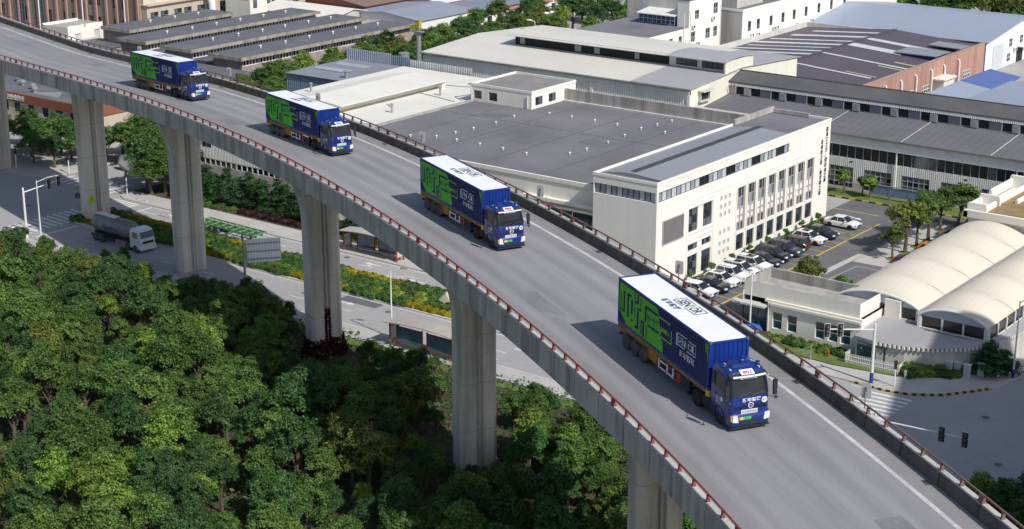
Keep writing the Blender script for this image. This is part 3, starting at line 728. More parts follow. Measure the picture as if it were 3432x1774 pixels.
b = MB(); b.extrude([(-166.8, WZ), (-166.4, WZ + 1.1), (-162.0, WZ + 1.75), (-155.4, WZ + 1.25), (-155.4, WZ + 1.12), (-156.4, WZ + 1.05), (-157.0, WZ)], 'y', 165.2, 188.2); part(wr, 'monitor_roof', b, roof_white)
b = MB(); b.extrude([(-157.05, WZ), (-155.9, WZ), (-155.7, WZ + 1.05), (-157.05, WZ + 1.05)], 'y', 187.6, 188.3); part(wr, 'monitor_end', b, wall_cream)
for p, h in (((-150.9, 170.7), 1.35), ((-153.0, 183.8), 1.35), ((-169.9, 174.3), 1.45)): pipe_vent(wr, (*p, WZ), h)
cab = M('cable_black', (.03, .03, .03), .7, 0, 1, 0)
for pts in ([(-157, 190, WZ + .04), (-152.5, 191.5, WZ + .04), (-149.0, 189.5, WZ + .04), (-150.6, 184.2, WZ + .04), (-148.3, 183, WZ + .04)], [(-156.5, 183.3, WZ + .04), (-152.8, 182.6, WZ + .04), (-148.6, 181.6, WZ + .04)], [(-170, 178.3, WZ + .04), (-166.5, 177.6, WZ + .04), (-164, 181, WZ + .06)], [(-155.2, 174.5, WZ + .04), (-153.6, 173.4, WZ + .04)]):
    b = MB(); b.tube(pts, .045, 5); part(wr, 'roof_cable', b, cab)
b = MB(); b.lathe([(.4, 0), (.4, .12), (.2, .14)], 12, (-154.6, 193.0, WZ)); part(wr, 'cable_coil', b, cab)

# --- blue-grey shed
bs_ = thing('blue_grey_shed', 'blue-grey sheet metal shed with a lean-to roof behind the trees', 'building', (-178, 190, 0))
corrugated(bs_, 'y', 184.2, -1, -184.8, -171.4, 2.0, 10.2, sheet_blue, (), .45, .08)
facade(bs_, 'y', 184.2, -1, -184.8, -171.4, 0, 2.0, wall_grey); back_walls(bs_, -184.8, -171.4, 184.2, 199, 0, 9.9, sheet_blue)
b = MB(); b.poly([(-185, 184, 10.25), (-171.3, 184, 10.35), (-171.3, 198.4, 10.45), (-185, 198.4, 10.35)]); b.poly([(-185, 184, 10.1), (-171.3, 184, 10.2), (-171.3, 198.4, 10.3), (-185, 198.4, 10.2)][::-1])
part(bs_, 'roof', b, M('roof_sheet_slate', (.23, .24, .275), .5, .12, .25, .04))
for y in (190.5, 195.0):
    b = MB(); b.poly([(-184 + (y - 190) * .2, y - 1.3, 10.36), (-176.5, y - 1.5, 10.42), (-176.5, y + .6, 10.46), (-184, y + .4, 10.40)]); part(bs_, 'skylight_sheet', b, M('skylight_pale', (.36, .38, .43), .4, .1, .5, .03))
corrugated(bs_, 'y', 198.4, -1, -185, -175.2, 10.3, 12.2, M('sheet_blue_pale', (.34, .38, .45), .5, .1, .3, .03, streak=.1), (), .45, .08); corrugated(bs_, 'y', 198.4, -1, -175.2, -171.3, 10.3, 12.0, sheet_blue, (), .45, .08)
corrugated(bs_, 'y', 198.4, -1, -171.3, -158.6, 10.3, 11.7, M('sheet_grey_pale', (.48, .49, .50), .5, .1, .3, .03, streak=.1), (), .45, .08)
pipe_vent(bs_, (-173.9, 186.3, 10.3), 1.3, .3)

# --- cream warehouse with raised roof monitor
cw = thing('cream_warehouse', 'long cream sheet metal warehouse with a raised dark-sided roof monitor', 'building', (-150, 222, 0))
CX0, CX1, CY0, CY1 = -175, -124, 206, 239
corrugated(cw, 'y', CY0, -1, CX0 + .5, CX1 - .4, 0, 10.6, sheet_cream, (), .42, .07); b = MB(); b.box(CX0, CX1, CY0 - .08, CY0 + .3, 10.6, 11.45); part(cw, 'fascia', b, sheet_cream)
for x in (CX0 + .25, -158.5, -141.5, CX1 - .2):
    b = MB(); b.box(x - .25, x + .25, CY0 - .1, CY0 + .2, 0, 10.6); part(cw, 'corner_strip', b, sheet_cream)
facade(cw, 'x', CX1, 1, CY0, CY1, 0, 11.3, M('sheet_ivory', (.70, .69, .60), .6, .04, .3, .02, streak=.08)); back_walls(cw, CX0, CX1, CY0, CY1, 0, 11.3, sheet_cream)
gable_tri(cw, 'x', CX1 - .01, 1, CY0, CY1, 221, 11.3, 12.4, MATS['sheet_ivory']); gable_tri(cw, 'x', CX0 + .01, -1, CY0, CY1, 221, 11.3, 12.4, sheet_cream)
gable_roof(cw, CX0, -134.7, CY0, CY1, 11.45, 12.45, 'x', roof_cream, .25, .1, ridge=221); gable_roof(cw, -134.2, CX1, CY0, CY1, 11.45, 12.45, 'x', M('roof_sheet_ash', (.36, .36, .375), .5, .06, .3, .03), .25, .1, ridge=221)
b = MB(); b.box(CX0 - .3, CX1 + .3, CY0 - .42, CY0 - .2, 11.2, 11.42); part(cw, 'gutter', b, M('gutter_lichen', (.20, .195, .17), .9, .3, .6, .2))
# monitor
mo = MB(); mo.box(-164.5, -134.5, 217.2, 223.0, 12.0, 13.75); part(cw, 'monitor_wall', mo, M('monitor_opening', (.028, .028, .033), .8, .3, .3, .1))
mo = MB(); mo.box(-134.5, -124.1, 217.0, 223.2, 12.0, 13.75); part(cw, 'monitor_wall', mo, sheet_cream)
for x0 in (-133.2, -128.6):
    window(cw, 'y', 216.98, -1, (x0, x0 + 3.7, 12.55, 13.55), 4, 1, frame_dark, glass_dark, .02, .07)
for x, w_ in ((-163.4, .9), (-152.4, 1.2), (-148.6, 1.0), (-140.9, .8)):
    b = MB(); b.box(x, x + w_, 217.05, 217.19, 12.5, 13.5)
    for k in range(4): b.box(x - .03, x + w_ + .03, 217.0, 217.06, 12.55 + k * .25, 12.65 + k * .25)
    part(cw, 'louvre', b, frame_grey)
for xa, xb, mt in ((-165.2, -134.4, roof_cream), (-134.35, -123.8, MATS['roof_sheet_ash'])):
    b = MB(); n = 9; prof = [(215.7 + 9.0 * i / (n - 1), 13.78 + .55 * math.sin(math.pi * (.12 + .8 * i / (n - 1)))) for i in range(n)]
    b.extrude(prof + [(y, z - .1) for y, z in prof[::-1]], 'x', xa, xb); part(cw, 'monitor_roof', b, mt)
b = MB(); b.box(-165.2, -134.4, 216.35, 216.43, 14.02, 14.1); part(cw, 'monitor_gutter', b, MATS['gutter_lichen'])
b = MB(); b.box(-124.2, -123.95, 216, 224.4, 12.0, 14.0); part(cw, 'monitor_end', b, MATS['sheet_ivory'])
# hooded window in the end gable
b = MB(); b.extrude([(208.2, 10.75), (211.2, 10.75), (211.2, 10.9), (208.2, 10.9)], 'x', CX1, CX1 + 1.1); b.box(CX1, CX1 + .5, 208.4, 208.5, 9.4, 10.75); b.box(CX1, CX1 + .5, 210.9, 211.0, 9.4, 10.75); b.box(CX1, CX1 + .6, 208.3, 211.1, 9.2, 9.4); hd = part(cw, 'window_hood', b, conc_pale)
b = MB(); b.box(CX1 + .02, CX1 + .2, 208.5, 210.9, 9.4, 10.7); part(hd, 'louvre', b, dark_metal)
# antenna lamps on the ridge
b = MB(); b.tube([(-172.2, 233, 12), (-172.2, 233, 13.2), (-172.7, 232.2, 13.6)], .06, 6); b.box(-173.1, -172.4, 231.7, 232.3, 13.55, 13.7); part(cw, 'roof_lamp', b, white_metal)

# --- link terrace between warehouse and the long grey-roofed warehouse
# --- long warehouse with clerestory at the right
rw = thing('clerestory_warehouse', 'long grey-roofed warehouse with clerestory boxes facing the parking lot trees', 'building', (-90, 215, 0))
RX0, RX1, RY0, RZ = -124.0, -40.0, 208.0, 8.0
doors = [(-101.9, -98.3, .3, 3.2), (-96.6, -92.6, .3, 3.2), (-91.0, -87.0, .3, 3.2), (-85.3, -81.4, .3, 3.2), (-79.6, -75.8, .3, 3.2), (-74, -70.2, .3, 3.2), (-107.6, -104, .3, 3.2)]
corrugated(rw, 'y', RY0, -1, RX0, RX1, 1.0, 4.55, M('sheet_dove', (.75, .745, .72), .55, .05, .3, .02, streak=.12), [(d[0], d[1], .3, 3.2) for d in doors], .3, .05)
facade(rw, 'y', RY0 - .06, -1, RX0, RX1, 0, 1.0, wall_grey, [(d[0], d[1], .3, 1.0) for d in doors], .1)
for d in doors: window(rw, 'y', RY0, -1, d, 5, 4, frame_grey, [glass_dark, glass_grey, glass_grey, glass_grey, glass_dark, glass_grey], .2, .1, name='workshop_window')
b = MB(); b.box(RX0, RX1, RY0 + .1, RY0 + .14, 4.55, 6.7); rib_ = part(rw, 'ribbon_window', b, M('ribbon_dark', (.022, .023, .026), .25, .4, .25, .1, spec=.5))
pn = MB(); pn.box(0, .07, 0, .12, 0, 2.1); pnm = pn.mesh('glazing_bar', frame_grey)
for k in range(70): piece(rib_, 'glazing_bar', pnm, (RX0 + .6 + k * 1.2, RY0 - .02, 4.57))
for x0, x1 in ((-89.5, -86.0), (-79, -77.8), (-68, -65)):
    b = MB(); b.box(x0, x1, RY0 + .06, RY0 + .095, 4.6, 6.6); part(rib_, 'dusty_pane', b, glass_grey)
corrugated(rw, 'y', RY0 - .35, -1, RX0, RX1, 6.35, 7.0, M('sheet_white2', (.76, .76, .74), .55, .05, .3, .02), (), .3, .06, name='louvre_skirt'); b = MB(); b.box(RX0, RX1, RY0 - .3, RY0 + .2, 7.0, 7.85); part(rw, 'fascia', b, MATS['sheet_dove'])
b = MB(); b.box(RX0, RX1, RY0 - .62, RY0 - .34, 7.72, 7.95); part(rw, 'gutter', b, MATS['gutter_lichen'])
for x in (-91.9, -75.0, -58.0):
    b = MB(); b.tube([(x, RY0 - .2, .3), (x, RY0 - .2, 6.9), (x, RY0 - .5, 7.7)], .1, 8); part(rw, 'downpipe', b, frame_white, True)
b = MB(); b.poly([(RX0 - .2, RY0 - .55, 7.95), (RX1, RY0 - .55, 7.95), (RX1, 217.6, 9.05), (RX0 - .2, 217.6, 9.05)]); b.poly([(RX0 - .2, 223.6, 9.05), (RX1, 223.6, 9.05), (RX1, 234, 7.8), (RX0 - .2, 234, 7.8)])
part(rw, 'roof', b, roof_dark2); back_walls(rw, RX0, RX1, RY0, 234, 0, 7.7, wall_grey)
b = MB(); b.poly([(RX0, RY0, 0), (RX0, 234, 0), (RX0, 234, 7.8), (RX0, 223, 9), (RX0, 217, 9), (RX0, RY0, 7.9)]); part(rw, 'gable', b, wall_cream)
facade(rw, 'y', 217.6, -1, RX0, RX1, 8.9, 11.0, wall_cream); facade(rw, 'y', 223.6, 1, RX0, RX1, 8.9, 11.0, wall_cream); facade(rw, 'x', RX0, -1, 217.6, 223.6, 8.9, 11, wall_cream)
gable_roof(rw, RX0, RX1, 217.6, 223.6, 11.05, 12.1, 'x', M('roof_felt_moss', (.10, .10, .105), .9, .2, .3, .12), .45, .12)
b = MB(); b.box(RX0, RX1, 220.4, 220.8, 12.12, 12.24); part(rw, 'ridge_cap', b, M('ridge_dark', (.055, .055, .06), .9, .2, 1, .1))
corrugated(rw, 'y', 217.2, -1, RX0, RX1, 10.35, 10.75, MATS['sheet_white2'], (), .3, .06, name='louvre_skirt')
dk = M('clerestory_opening', (.02, .02, .024), .6, .3, .5, .1)
op = MB(); op.box(0, 1.9, 0, .06, 0, 1.15); opm = op.mesh('clerestory_opening', dk)
bl = MB(); bl.box(0, 1.75, -.06, .0, 0, 1.25); blm = bl.mesh('blank_panel', M('panel_blue_grey', (.21, .225, .25), .6, .08, .5, .03))
lv = MB(); lv.box(0, 1.05, -.5, .06, 0, 1.1)
for k in range(5): lv.box(.08, .97, -.54, -.5, .12 + k * .2, .24 + k * .2)
lvm = lv.mesh('louvre_box', [galv])
jb = MB(); jb.box(0, .14, -.08, .0, -.05, 1.3); jbm = jb.mesh('clerestory_post', wall_cream)
for k in range(14):
    x = RX0 + 1.2 + k * 5.95
    for me_, dx, nm in ((opm, .0, 'clerestory_opening'), (lvm, 1.55, 'louvre_box'), (blm, 4.1, 'blank_panel'), (jbm, 5.86, 'clerestory_post')): piece(rw, nm, me_, (x + dx, 217.56, 9.12))
    piece(rw, 'clerestory_opening', opm, (x + 2.2, 217.56, 9.12))
for x in (-104.0, -91.4, -78.7, -66):
    b = MB(); b.poly([(x, RY0 - .5, 7.99), (x + .16, RY0 - .5, 7.99), (x + .16, 217.3, 9.07), (x, 217.3, 9.07)]); part(rw, 'roof_batten', b, conc_pale)
for x in (-98.9, -82.2):
    b = MB(); b.tube([(x, RY0, 4.0), (x + .5, RY0 - .7, 4.2)], .03, 5); b.box(x + .35, x + .75, RY0 - .95, RY0 - .6, 4.12, 4.28); part(rw, 'wall_lamp', b, dark_metal)
# concrete terrace left of the clerestory
tr_ = MB(); tr_.box(-124, -110.5, 196.5, 207.6, 0, 8.6); tro = thing('link_building', 'low flat concrete link building between the hall parapet and the grey warehouse', 'building', (-117, 202, 0)); part(tro, 'wall', tr_, wall_grey)
b = MB(); b.box(-124.1, -110.3, 196.4, 207.7, 8.6, 8.75); part(tro, 'roof', b, lines_mat('roof_screed', (.47, .45, .41), (.34, .33, .30), 2.4, .06, 0, .9, .12, 3.1, 1, .06))
b = MB(); b.tube([(-123.6, 217.3, 9.2), (-123.0, 216.4, 11.2)], .04, 5); b.tube([(-123.1, 217.3, 9.2), (-122.5, 216.4, 11.2)], .04, 5)
for k in range(5): b.tube([(-123.55 + k * .1, 217.2 - k * .15, 9.5 + k * .35), (-123.05 + k * .1, 217.2 - k * .15, 9.5 + k * .35)], .03, 4)
part(rw, 'ladder', b, M('ladder_wood', (.18, .12, .08), .8, .1, 1, 0))
# --- workshop with patched plum roof and pink brick gable wall
sw = thing('patched_roof_workshop', 'workshop with a dark plum corrugated roof patched with white sheets and pink brick wall', 'building', (-134.5, 272, 0))
SX0, SX1, SY0, SY1 = -153.5, -116.2, 247, 299
facade(sw, 'x', SX1, 1, SY0, SY1, 0, 6.25, brick_pink); facade(sw, 'y', SY0, -1, SX0, SX1, 0, 5.6, brick_pink); back_walls(sw, SX0, SX1, SY0, SY1, 0, 5.9, brick_pink)
b = MB(); b.box(SX1 - .3, SX1 + .06, SY0, SY1, 6.2, 6.45); part(sw, 'wall_coping', b, M('coping_pink', (.33, .24, .21), .9, .2, .4, .1))
b = MB(); b.box(SX0 - .2, SX0 + .25, SY0, SY1, 4.5, 6.55); b.box(SX0, SX0 + 16, SY1 - .2, SY1 + .2, 4.5, 6.6); part(sw, 'rear_parapet', b, conc_pale)
def S_roof(x): return 6.95 - abs(x + 134.4) * (1.35 / 18.7)
def roof_sheet(root, x0, x1, y0, y1, dz, mat, name='roof_sheet'):
    b = MB(); b.poly([(x0, y0, S_roof(x0) + dz), (x1, y0, S_roof(x1) + dz), (x1, y1, S_roof(x1) + dz), (x0, y1, S_roof(x0) + dz)]); b.poly([(x0, y0, S_roof(x0) + dz - .05), (x0, y1, S_roof(x0) + dz - .05), (x1, y1, S_roof(x1) + dz - .05), (x1, y0, S_roof(x1) + dz - .05)])
    return part(root, name, b, mat)
roof_sheet(sw, SX0 + .25, -134.4, SY0, SY1, 0, roof_strip, 'roof'); roof_sheet(sw, -134.4, SX1 - .3, SY0, SY1, 0, roof_strip, 'roof')
patch_w = M('roof_patch_white', (.56, .57, .60), .5, .12, .4, .06, streak=.1); patch_y = M('roof_patch_straw', (.45, .42, .31), .6, .12, .4, .06)
y = 253.0
for y0, w_, x0, x1 in ((252.0, 1.2, -150, -134.6), (256.6, 1.3, -152.8, -134.6), (261.0, 1.0, -153, -134.6), (264.6, 1.6, -153, -134.6), (268.6, 1.2, -153, -134.6), (272.6, .9, -152, -134.6), (276.3, 1.8, -153, -134.6), (281.0, 1.3, -152, -134.6), (286.4, 2.0, -150.5, -134.6), (292.4, 1.5, -149, -134.6)):
    roof_sheet(sw, x0, x1, y0, y0 + w_, .06, patch_w)
for y0, w_, x0, x1, m in ((255.8, .8, -134.3, -119.0, patch_w), (267.6, .9, -134.3, -116.9, patch_w), (277.6, 3.0, -134.3, -123.6, patch_w), (285.4, 2.0, -134.3, -119.6, patch_w), (266.0, .7, -122.5, -117.0, patch_y), (271.0, .8, -121.6, -117.0, patch_y), (257.4, .5, -124.4, -118.6, patch_y)):
    roof_sheet(sw, x0, x1, y0, y0 + w_, .06, m)
b = MB(); b.box(-134.8, -134.0, SY0, SY1, 6.93, 7.05); part(sw, 'ridge_cap', b, M('ridge_plum', (.08, .07, .085), .8, .2, .5, .1))
lt = MB(); lt.box(-124.5, -117.2, 278.4, 283.2, 5.8, 6.5); l1 = part(sw, 'roof_lantern', lt, M('lantern_blue', (.03, .045, .20), .5, .1, .5, .05))
b = MB(); b.extrude([(-124.9, 6.5), (-117.0, 6.5), (-117.0, 6.62), (-124.9, 6.66)], 'y', 278.0, 284.4); part(l1, 'lantern_roof', b, M('lantern_roof', (.25, .265, .29), .6, .1, .4, .04))
lt = MB(); lt.extrude([(-123.0, 6.55), (-116.8, 6.4), (-116.8, 6.52), (-123.0, 6.72)], 'y', 288.5, 293.0); part(sw, 'roof_lantern', lt, MATS['lantern_roof'])
for k, yy in enumerate((250.2, 256.0, 262.0, 268.0, 274.5, 280.0, 286.5)):
    b = MB(); b.tube([(SX1 + .35, yy, .8), (SX1 + .35, yy, 4.4), (SX1 + .2, yy, 4.9), (SX1 - .02, yy, 4.95)], .16, 8); part(sw, 'exhaust_pipe', b, frame_white, True)
for yy in (252.4, 258.6, 264.6, 271, 282, 289):
    h = (yy, yy + 3.2, 1.0, 2.4); window(sw, 'x', SX1 + .12, 1, h, 4, 2, frame_white, [glass_dark, glass_grey], .1, .12)
b = MB(); b.box(SX1, SX1 + 2.2, 275.4, 280.0, 1.0, 3.0); b.box(SX1, SX1 + 2.5, 275.0, 280.4, 3.0, 3.25); part(sw, 'porch', b, wall_cream)

# --- blue roofed hall with white gable
bh = thing('blue_roof_hall', 'wide hall with a pale blue-grey pitched roof and white gable at upper right', 'building', (-137, 315, 0))
BX0, BX1, BY0, BY1 = -159.5, -116.6, 300.5, 336
facade(bh, 'y', BY0, -1, BX0, BX1, 0, 6.0, M('sheet_cobalt', (.035, .06, .26), .5, .08, .4, .03)); facade(bh, 'x', BX1, 1, BY0, BY1, 0, 6.0, M('sheet_ice', (.68, .73, .80), .5, .04, .4, .02))
back_walls(bh, BX0, BX1, BY0, BY1, 0, 6.0, sheet_blue); gable_roof(bh, BX0, BX1, BY0, BY1, 6.05, 8.3, 'x', roof_bluegrey, .5, .12); gable_tri(bh, 'x', BX1, 1, BY0, BY1, 318.25, 6.0, 8.3, MATS['sheet_ice']); gable_tri(bh, 'x', BX0, -1, BY0, BY1, 318.25, 6.0, 8.3, sheet_blue)
corrugated(bh, 'x', BX1 + .05, 1, 304.2, 309.4, .2, 4.8, M('gate_grey', (.45, .46, .46), .5, .08, .4, .03), (), .6, .1, name='sliding_gate')
for h in ((312.0, 313.6, 3.6, 5.2), (317.5, 319.1, 3.6, 5.2), (311.4, 313, .8, 2.4)): window(bh, 'x', BX1 + .06, 1, h, 2, 2, frame_white, glass_dark, .06)
b = MB(); b.box(BX1, BX1 + .1, 316.5, 319.5, 0, 3.0); d_ = part(bh, 'doorway', b, dk); b = MB(); b.box(BX1, BX1 + 1.4, 315.9, 320.1, 3.1, 3.25); part(bh, 'door_canopy', b, sheet_white)
ac_unit(bh, 'x', BX1, 1, 315.0, 2.6)
# --- low blue roofs at the right edge
for nm, lab, x0, x1, y0, y1, z0, z1, mt in (('grey_lean_to', 'lean-to with a pale blue-grey roof along the pink brick wall', -109.6, -104.2, 257, 271.8, 3.4, 4.2, roof_bluegrey), ('low_shed', 'low shed with a flat blue-grey sheet roof at the right edge, behind the clerestory warehouse', -103.0, -70, 255, 279, 3.6, 4.9, roof_bluegrey), ('cobalt_lean_to', 'small lean-to with a cobalt blue roof along the pink brick wall', -109.6, -104.2, 272, 285, 3.4, 4.2, M('roof_cobalt', (.10, .15, .36), .5, .06, .3, .03))):
    t = thing(nm, lab, 'shed', ((x0 + x1) / 2, (y0 + y1) / 2, 0))
    facade(t, 'y', y0, -1, x0, x1, 0, z0, wall_grey); facade(t, 'x', x1, 1, y0, y1, 0, z0, wall_grey); back_walls(t, x0, x1, y0, y1, 0, z0, wall_grey)
    if nm == 'low_shed': gable_roof(t, x0, x1, y0, y1, z0, z1, 'y', mt, .4)
    else:
        b = MB(); b.extrude([(x0, z1), (x1 + .4, z0), (x1 + .4, z0 - .1), (x0, z1 - .1)], 'y', y0 - .3, y1 + .3); part(t, 'roof', b, mt)
# --- three storey white office with sun room
o1 = thing('white_annex', 'white stepped building with a dark lower roof and glazed blue sun room', 'building', (-165, 262, 0))
AX0, AX1 = -173.0, -157.2
hl = [(y, y + 1.15, 7.2, 8.9) for y in (247.0, 250.2, 253.4, 256.6)]
facade(o1, 'x', AX1, 1, 243, 260, 0, 10.1, wall_white, hl, .18)
for h in hl: window(o1, 'x', AX1, 1, h, 2, 2, frame_grey, [glass_grey, glass_dark], .18, .08)
facade(o1, 'y', 243, -1, AX0, AX1, 0, 10.1, wall_white); slab_roof(o1, AX0, AX1, 243, 263, 10.1, roof_dark, th=.2)
ht = [(262.0, 263.5, 11.4, 13.0), (268.6, 270.2, 11.6, 13.6), (260.8, 262.3, 7.3, 9.2), (266.0, 267.6, 7.3, 9.2), (268.8, 270.2, 7.3, 9.2)]
facade(o1, 'x', AX1 + .02, 1, 260, 271.5, 0, 15.0, wall_white, ht, .18)
for h in ht: window(o1, 'x', AX1 + .02, 1, h, 2, 2, frame_grey, [glass_grey, glass_dark], .18, .08)
facade(o1, 'y', 263.5, -1, AX0, AX1 - 2.5, 10, 15.0, wall_grey); facade(o1, 'y', 260.0, -1, AX1 - 2.5, AX1 + .02, 10.0, 15.0, wall_white); facade(o1, 'x', AX1 - 2.5, -1, 260, 263.5, 10, 15, wall_white)
facade(o1, 'y', 271.5, 1, AX0, AX1, 0, 15, wall_grey); facade(o1, 'x', AX0, -1, 243, 271.5, 0, 10, wall_grey); facade(o1, 'x', AX0, -1, 263.5, 271.5, 10, 15, wall_grey)
b = MB(); b.box(AX0 - .1, AX1 + .1, 263.4, 271.6, 15, 15.2); b.box(AX1 - 2.5, AX1 + .12, 259.9, 263.4, 15, 15.2); part(o1, 'roof', b, roof_dark); b = MB(); b.box(AX0 + .5, AX1 - .5, 265, 270, 15.2, 15.5); part(o1, 'roof_slab', b, conc_pale)
b = MB(); b.extrude([(259.2, 11.9), (263.5, 12.5), (263.5, 12.6), (259.2, 12.05)], 'x', -168.2, -159.9); part(o1, 'sunroom_roof', b, sheet_white)
wn = (-168.0, -160.2, 10.25, 11.85); window(o1, 'y', 260.0, -1, wn, 8, 2, M('frame_blue', (.32, .40, .55), .5, .03, 1, 0), [glass_blue, glass_blue, glass_dark], .02, .14, name='sunroom_window')
for u, v in ((261.3, 9.9), (268.2, 10.6), (259.2, 6.6), (263, 6.6)): ac_unit(o1, 'x', AX1 + .02, 1, u, v)
for yy in (260.4, 271.2, 258.2):
    b = MB(); b.tube([(AX1 + .12, yy, 0), (AX1 + .12, yy, 13)], .07, 6); part(o1, 'downpipe', b, frame_white)
# --- second white office beyond
o2 = thing('white_dormitory', 'long white two storey building with a row of windows and air conditioners', 'building', (-160, 300, 0))
h3 = [(y, y + 1.2, 7.6, 9.5) for y in (276.2, 279.6, 284.6, 289.4, 294, 299, 304.5, 310, 316)] + [(y, y + 1.2, 3.6, 5.4) for y in (276.2, 281, 286, 291, 296)]
facade(o2, 'x', -154, 1, 274, 345, 0, 11.7, wall_white, h3, .18); facade(o2, 'y', 274, -1, -168, -154, 0, 11.7, wall_grey); back_walls(o2, -168, -154, 274, 345, 0, 11.7, wall_grey)
for h in h3: window(o2, 'x', -154, 1, h, 2, 2, frame_dark, [glass_grey, glass_dark], .18, .08)
slab_roof(o2, -168, -154, 274, 345, 11.6, roof_dark, .35, .2, wall_white, th=.2)
for u, v in ((277.6, 6.5), (280.0, 6.4), (286.2, 6.7), (287.4, 6.7), (295.6, 6.2), (302, 6.2)): ac_unit(o2, 'x', -154, 1, u, v)
b = MB(); b.box(-154.2, -153.5, 277, 320, 5.75, 5.95); part(o2, 'ledge', b, conc_pale)
b = MB(); b.box(-166, -157, 277, 287, 11.6, 14.8); part(o2, 'stair_tower', b, wall_grey)

# --- factory with four parallel dark roofs and clerestory windows
sf = thing('clerestory_factory', 'old factory with four parallel dark felt roofs above white-mullioned window bands', 'building', (-236, 228, 0))
sawfas = M('fascia_lichen', (.33, .31, .27), .9, .25, .5, .15, streak=.35); wall_taupe = M('wall_taupe', (.33, .29, .265), .9, .12, .4, .06, streak=.25)
ROWS = [(-215.8, 204.0, 251.5), (-229.0, 204.2, 251.6), (-242.3, 204.9, 252.0), (-255.0, 211.8, 240)]
mm = MB()
for xe, y0, y1 in ROWS:
    b = MB(); b.box(xe - 8.4, xe, y0, y1, 5.75, 6.12); r = part(sf, 'roof', b, roof_saw)
    b = MB(); b.box(xe - 8.55, xe + .12, y0 - .15, y0 - .005, 5.55, 6.22); b.box(xe + .005, xe + .14, y0, y1 + .1, 5.6, 6.22); part(r, 'fascia', b, sawfas)
    facade(sf, 'y', y0 + .9, -1, xe - 8.0, xe - .9, 0, 5.75, wall_taupe)
    facade(sf, 'x', xe - 8.2, -1, y0 + .9, y1, 0, 5.75, wall_taupe); facade(sf, 'y', y1 - .3, 1, xe - 8.2, xe - .9, 0, 5.75, wall_taupe)
    n = int((y1 - y0 - 1.2) / 4.25); hs = []
    for k in range(n):
        s0 = y0 + 1.2 + k * 4.25; hs.append((s0, s0 + 3.9, 4.35, 5.62))
    facade(sf, 'x', xe - .9, 1, y0 + .9, y1 - .3, 0, 5.75, wall_taupe, hs, .3)
    for k, h in enumerate(hs): window(sf, 'x', xe - .9, 1, h, 5, 1, frame_white, [glass_dark, glass_dark, glass_grey, glass_dark, glass_grey][k % 3:] + [glass_dark], .12, .26, name='window_band')
for a, (xe, y0, y1) in zip(ROWS[1:], ROWS[:-1]):
    b = MB(); b.box(a[0] - .9, xe - 8.2, max(a[1], y0) + .9, min(a[2], y1) - .4, 3.5, 4.3); part(sf, 'valley_roof', b, roof_saw)
for p in [(-259.4, 220.9), (-259.4, 227.4), (-259.0, 233.4), (-246.6, 214.0), (-246.3, 220.2), (-246.4, 226.7), (-246.3, 233.1), (-246.3, 239.6), (-246.3, 246), (-233.7, 213.9), (-233.7, 220.5), (-233.4, 226.6), (-233.6, 233), (-233.5, 239.5), (-233.5, 246), (-220.7, 213.6), (-220.5, 219.9), (-221.0, 226.8), (-220.6, 232.9), (-220.8, 239.6), (-220.7, 246)]:
    mushroom_vent(sf, (*p, 6.12), s=.95)
# low apron roof and red brick garden wall in front of the factory
t = thing('apron_annex', 'flat dark annex roof in front of the clerestory factory, beside the red wall', 'building', (-222, 198, 0))
b = MB(); b.box(-258, -211, 193.5, 203.4, 0, 3.9); part(t, 'wall', b, brick_red); b = MB(); b.box(-258.2, -210.8, 193.3, 203.5, 3.9, 4.15); part(t, 'roof', b, roof_saw); b = MB(); b.box(-258.2, -210.6, 193.1, 193.28, 3.8, 4.4); part(t, 'parapet', b, conc_pale)
for x, y in ((-236.5, 197), (-232.0, 199), (-227.5, 198.4), (-219.5, 196)): mushroom_vent(t, (x, y, 4.15), s=.95)
t = thing('brick_boundary_wall', 'long low red brick wall running along the clerestory factory', 'wall', (-212.5, 226, 0))
b = MB(); b.box(-213.2, -212.7, 205, 262, 0, 2.7); part(t, 'wall', b, brick_red); b = MB(); b.box(-213.3, -212.6, 205, 262, 2.7, 2.85); part(t, 'coping', b, M('coping_grey', (.34, .31, .29), .9, .2, .4, .1))
t = thing('service_roof', 'narrow grey service shed roof between red brick wall and factory windows', 'shed', (-209.5, 232, 0))
b = MB(); b.box(-212.5, -206.5, 214, 250, 0, 2.3); part(t, 'wall', b, brick_red); b = MB(); b.box(-212.6, -206.3, 213.8, 250.2, 2.3, 2.5); part(t, 'roof', b, M('roof_redbrown', (.25, .15, .125), .9, .2, .3, .15))
# --- brown multi-storey factory
bb_ = thing('brown_factory', 'tall brown factory block with pink pilasters in the upper left corner', 'building', (-300, 236, 0))
hb = []
for k in range(9):
    x = -268.8 - k * 8.2
    for z in (2.0, 7.2, 12.4):
        hb += [(x - 3.0, x - 1.4, z, z + 3.0), (x - 5.6, x - 4.0, z, z + 3.0)]
facade(bb_, 'y', 224, -1, -345, -266.2, 0, 17, wall_brown, hb, .25); facade(bb_, 'x', -266.2, 1, 224, 250, 0, 17, wall_brown); back_walls(bb_, -345, -266.2, 224, 250, 0, 17, wall_brown)
for h in hb: window(bb_, 'y', 224, -1, h, 2, 3, M('frame_steel_blue', (.13, .19, .24), .5, .05, 1, 0), glass_dark, .25, .09)
pil = M('pilaster_pink', (.42, .265, .235), .9, .1, .4, .05)
pm_ = MB(); pm_.box(-.28, .28, -.3, 0, 0, 17); pmm = pm_.mesh('pilaster', pil)
for k in range(24): piece(bb_, 'pilaster', pmm, (-266.6 - k * 3.28, 224, 0))
for x in (-270.4, -283.9, -298.6, -319):
    b = MB(); b.tube([(x, 223.6, 0), (x, 223.6, 17)], .14, 6); part(bb_, 'downpipe', b, frame_white)
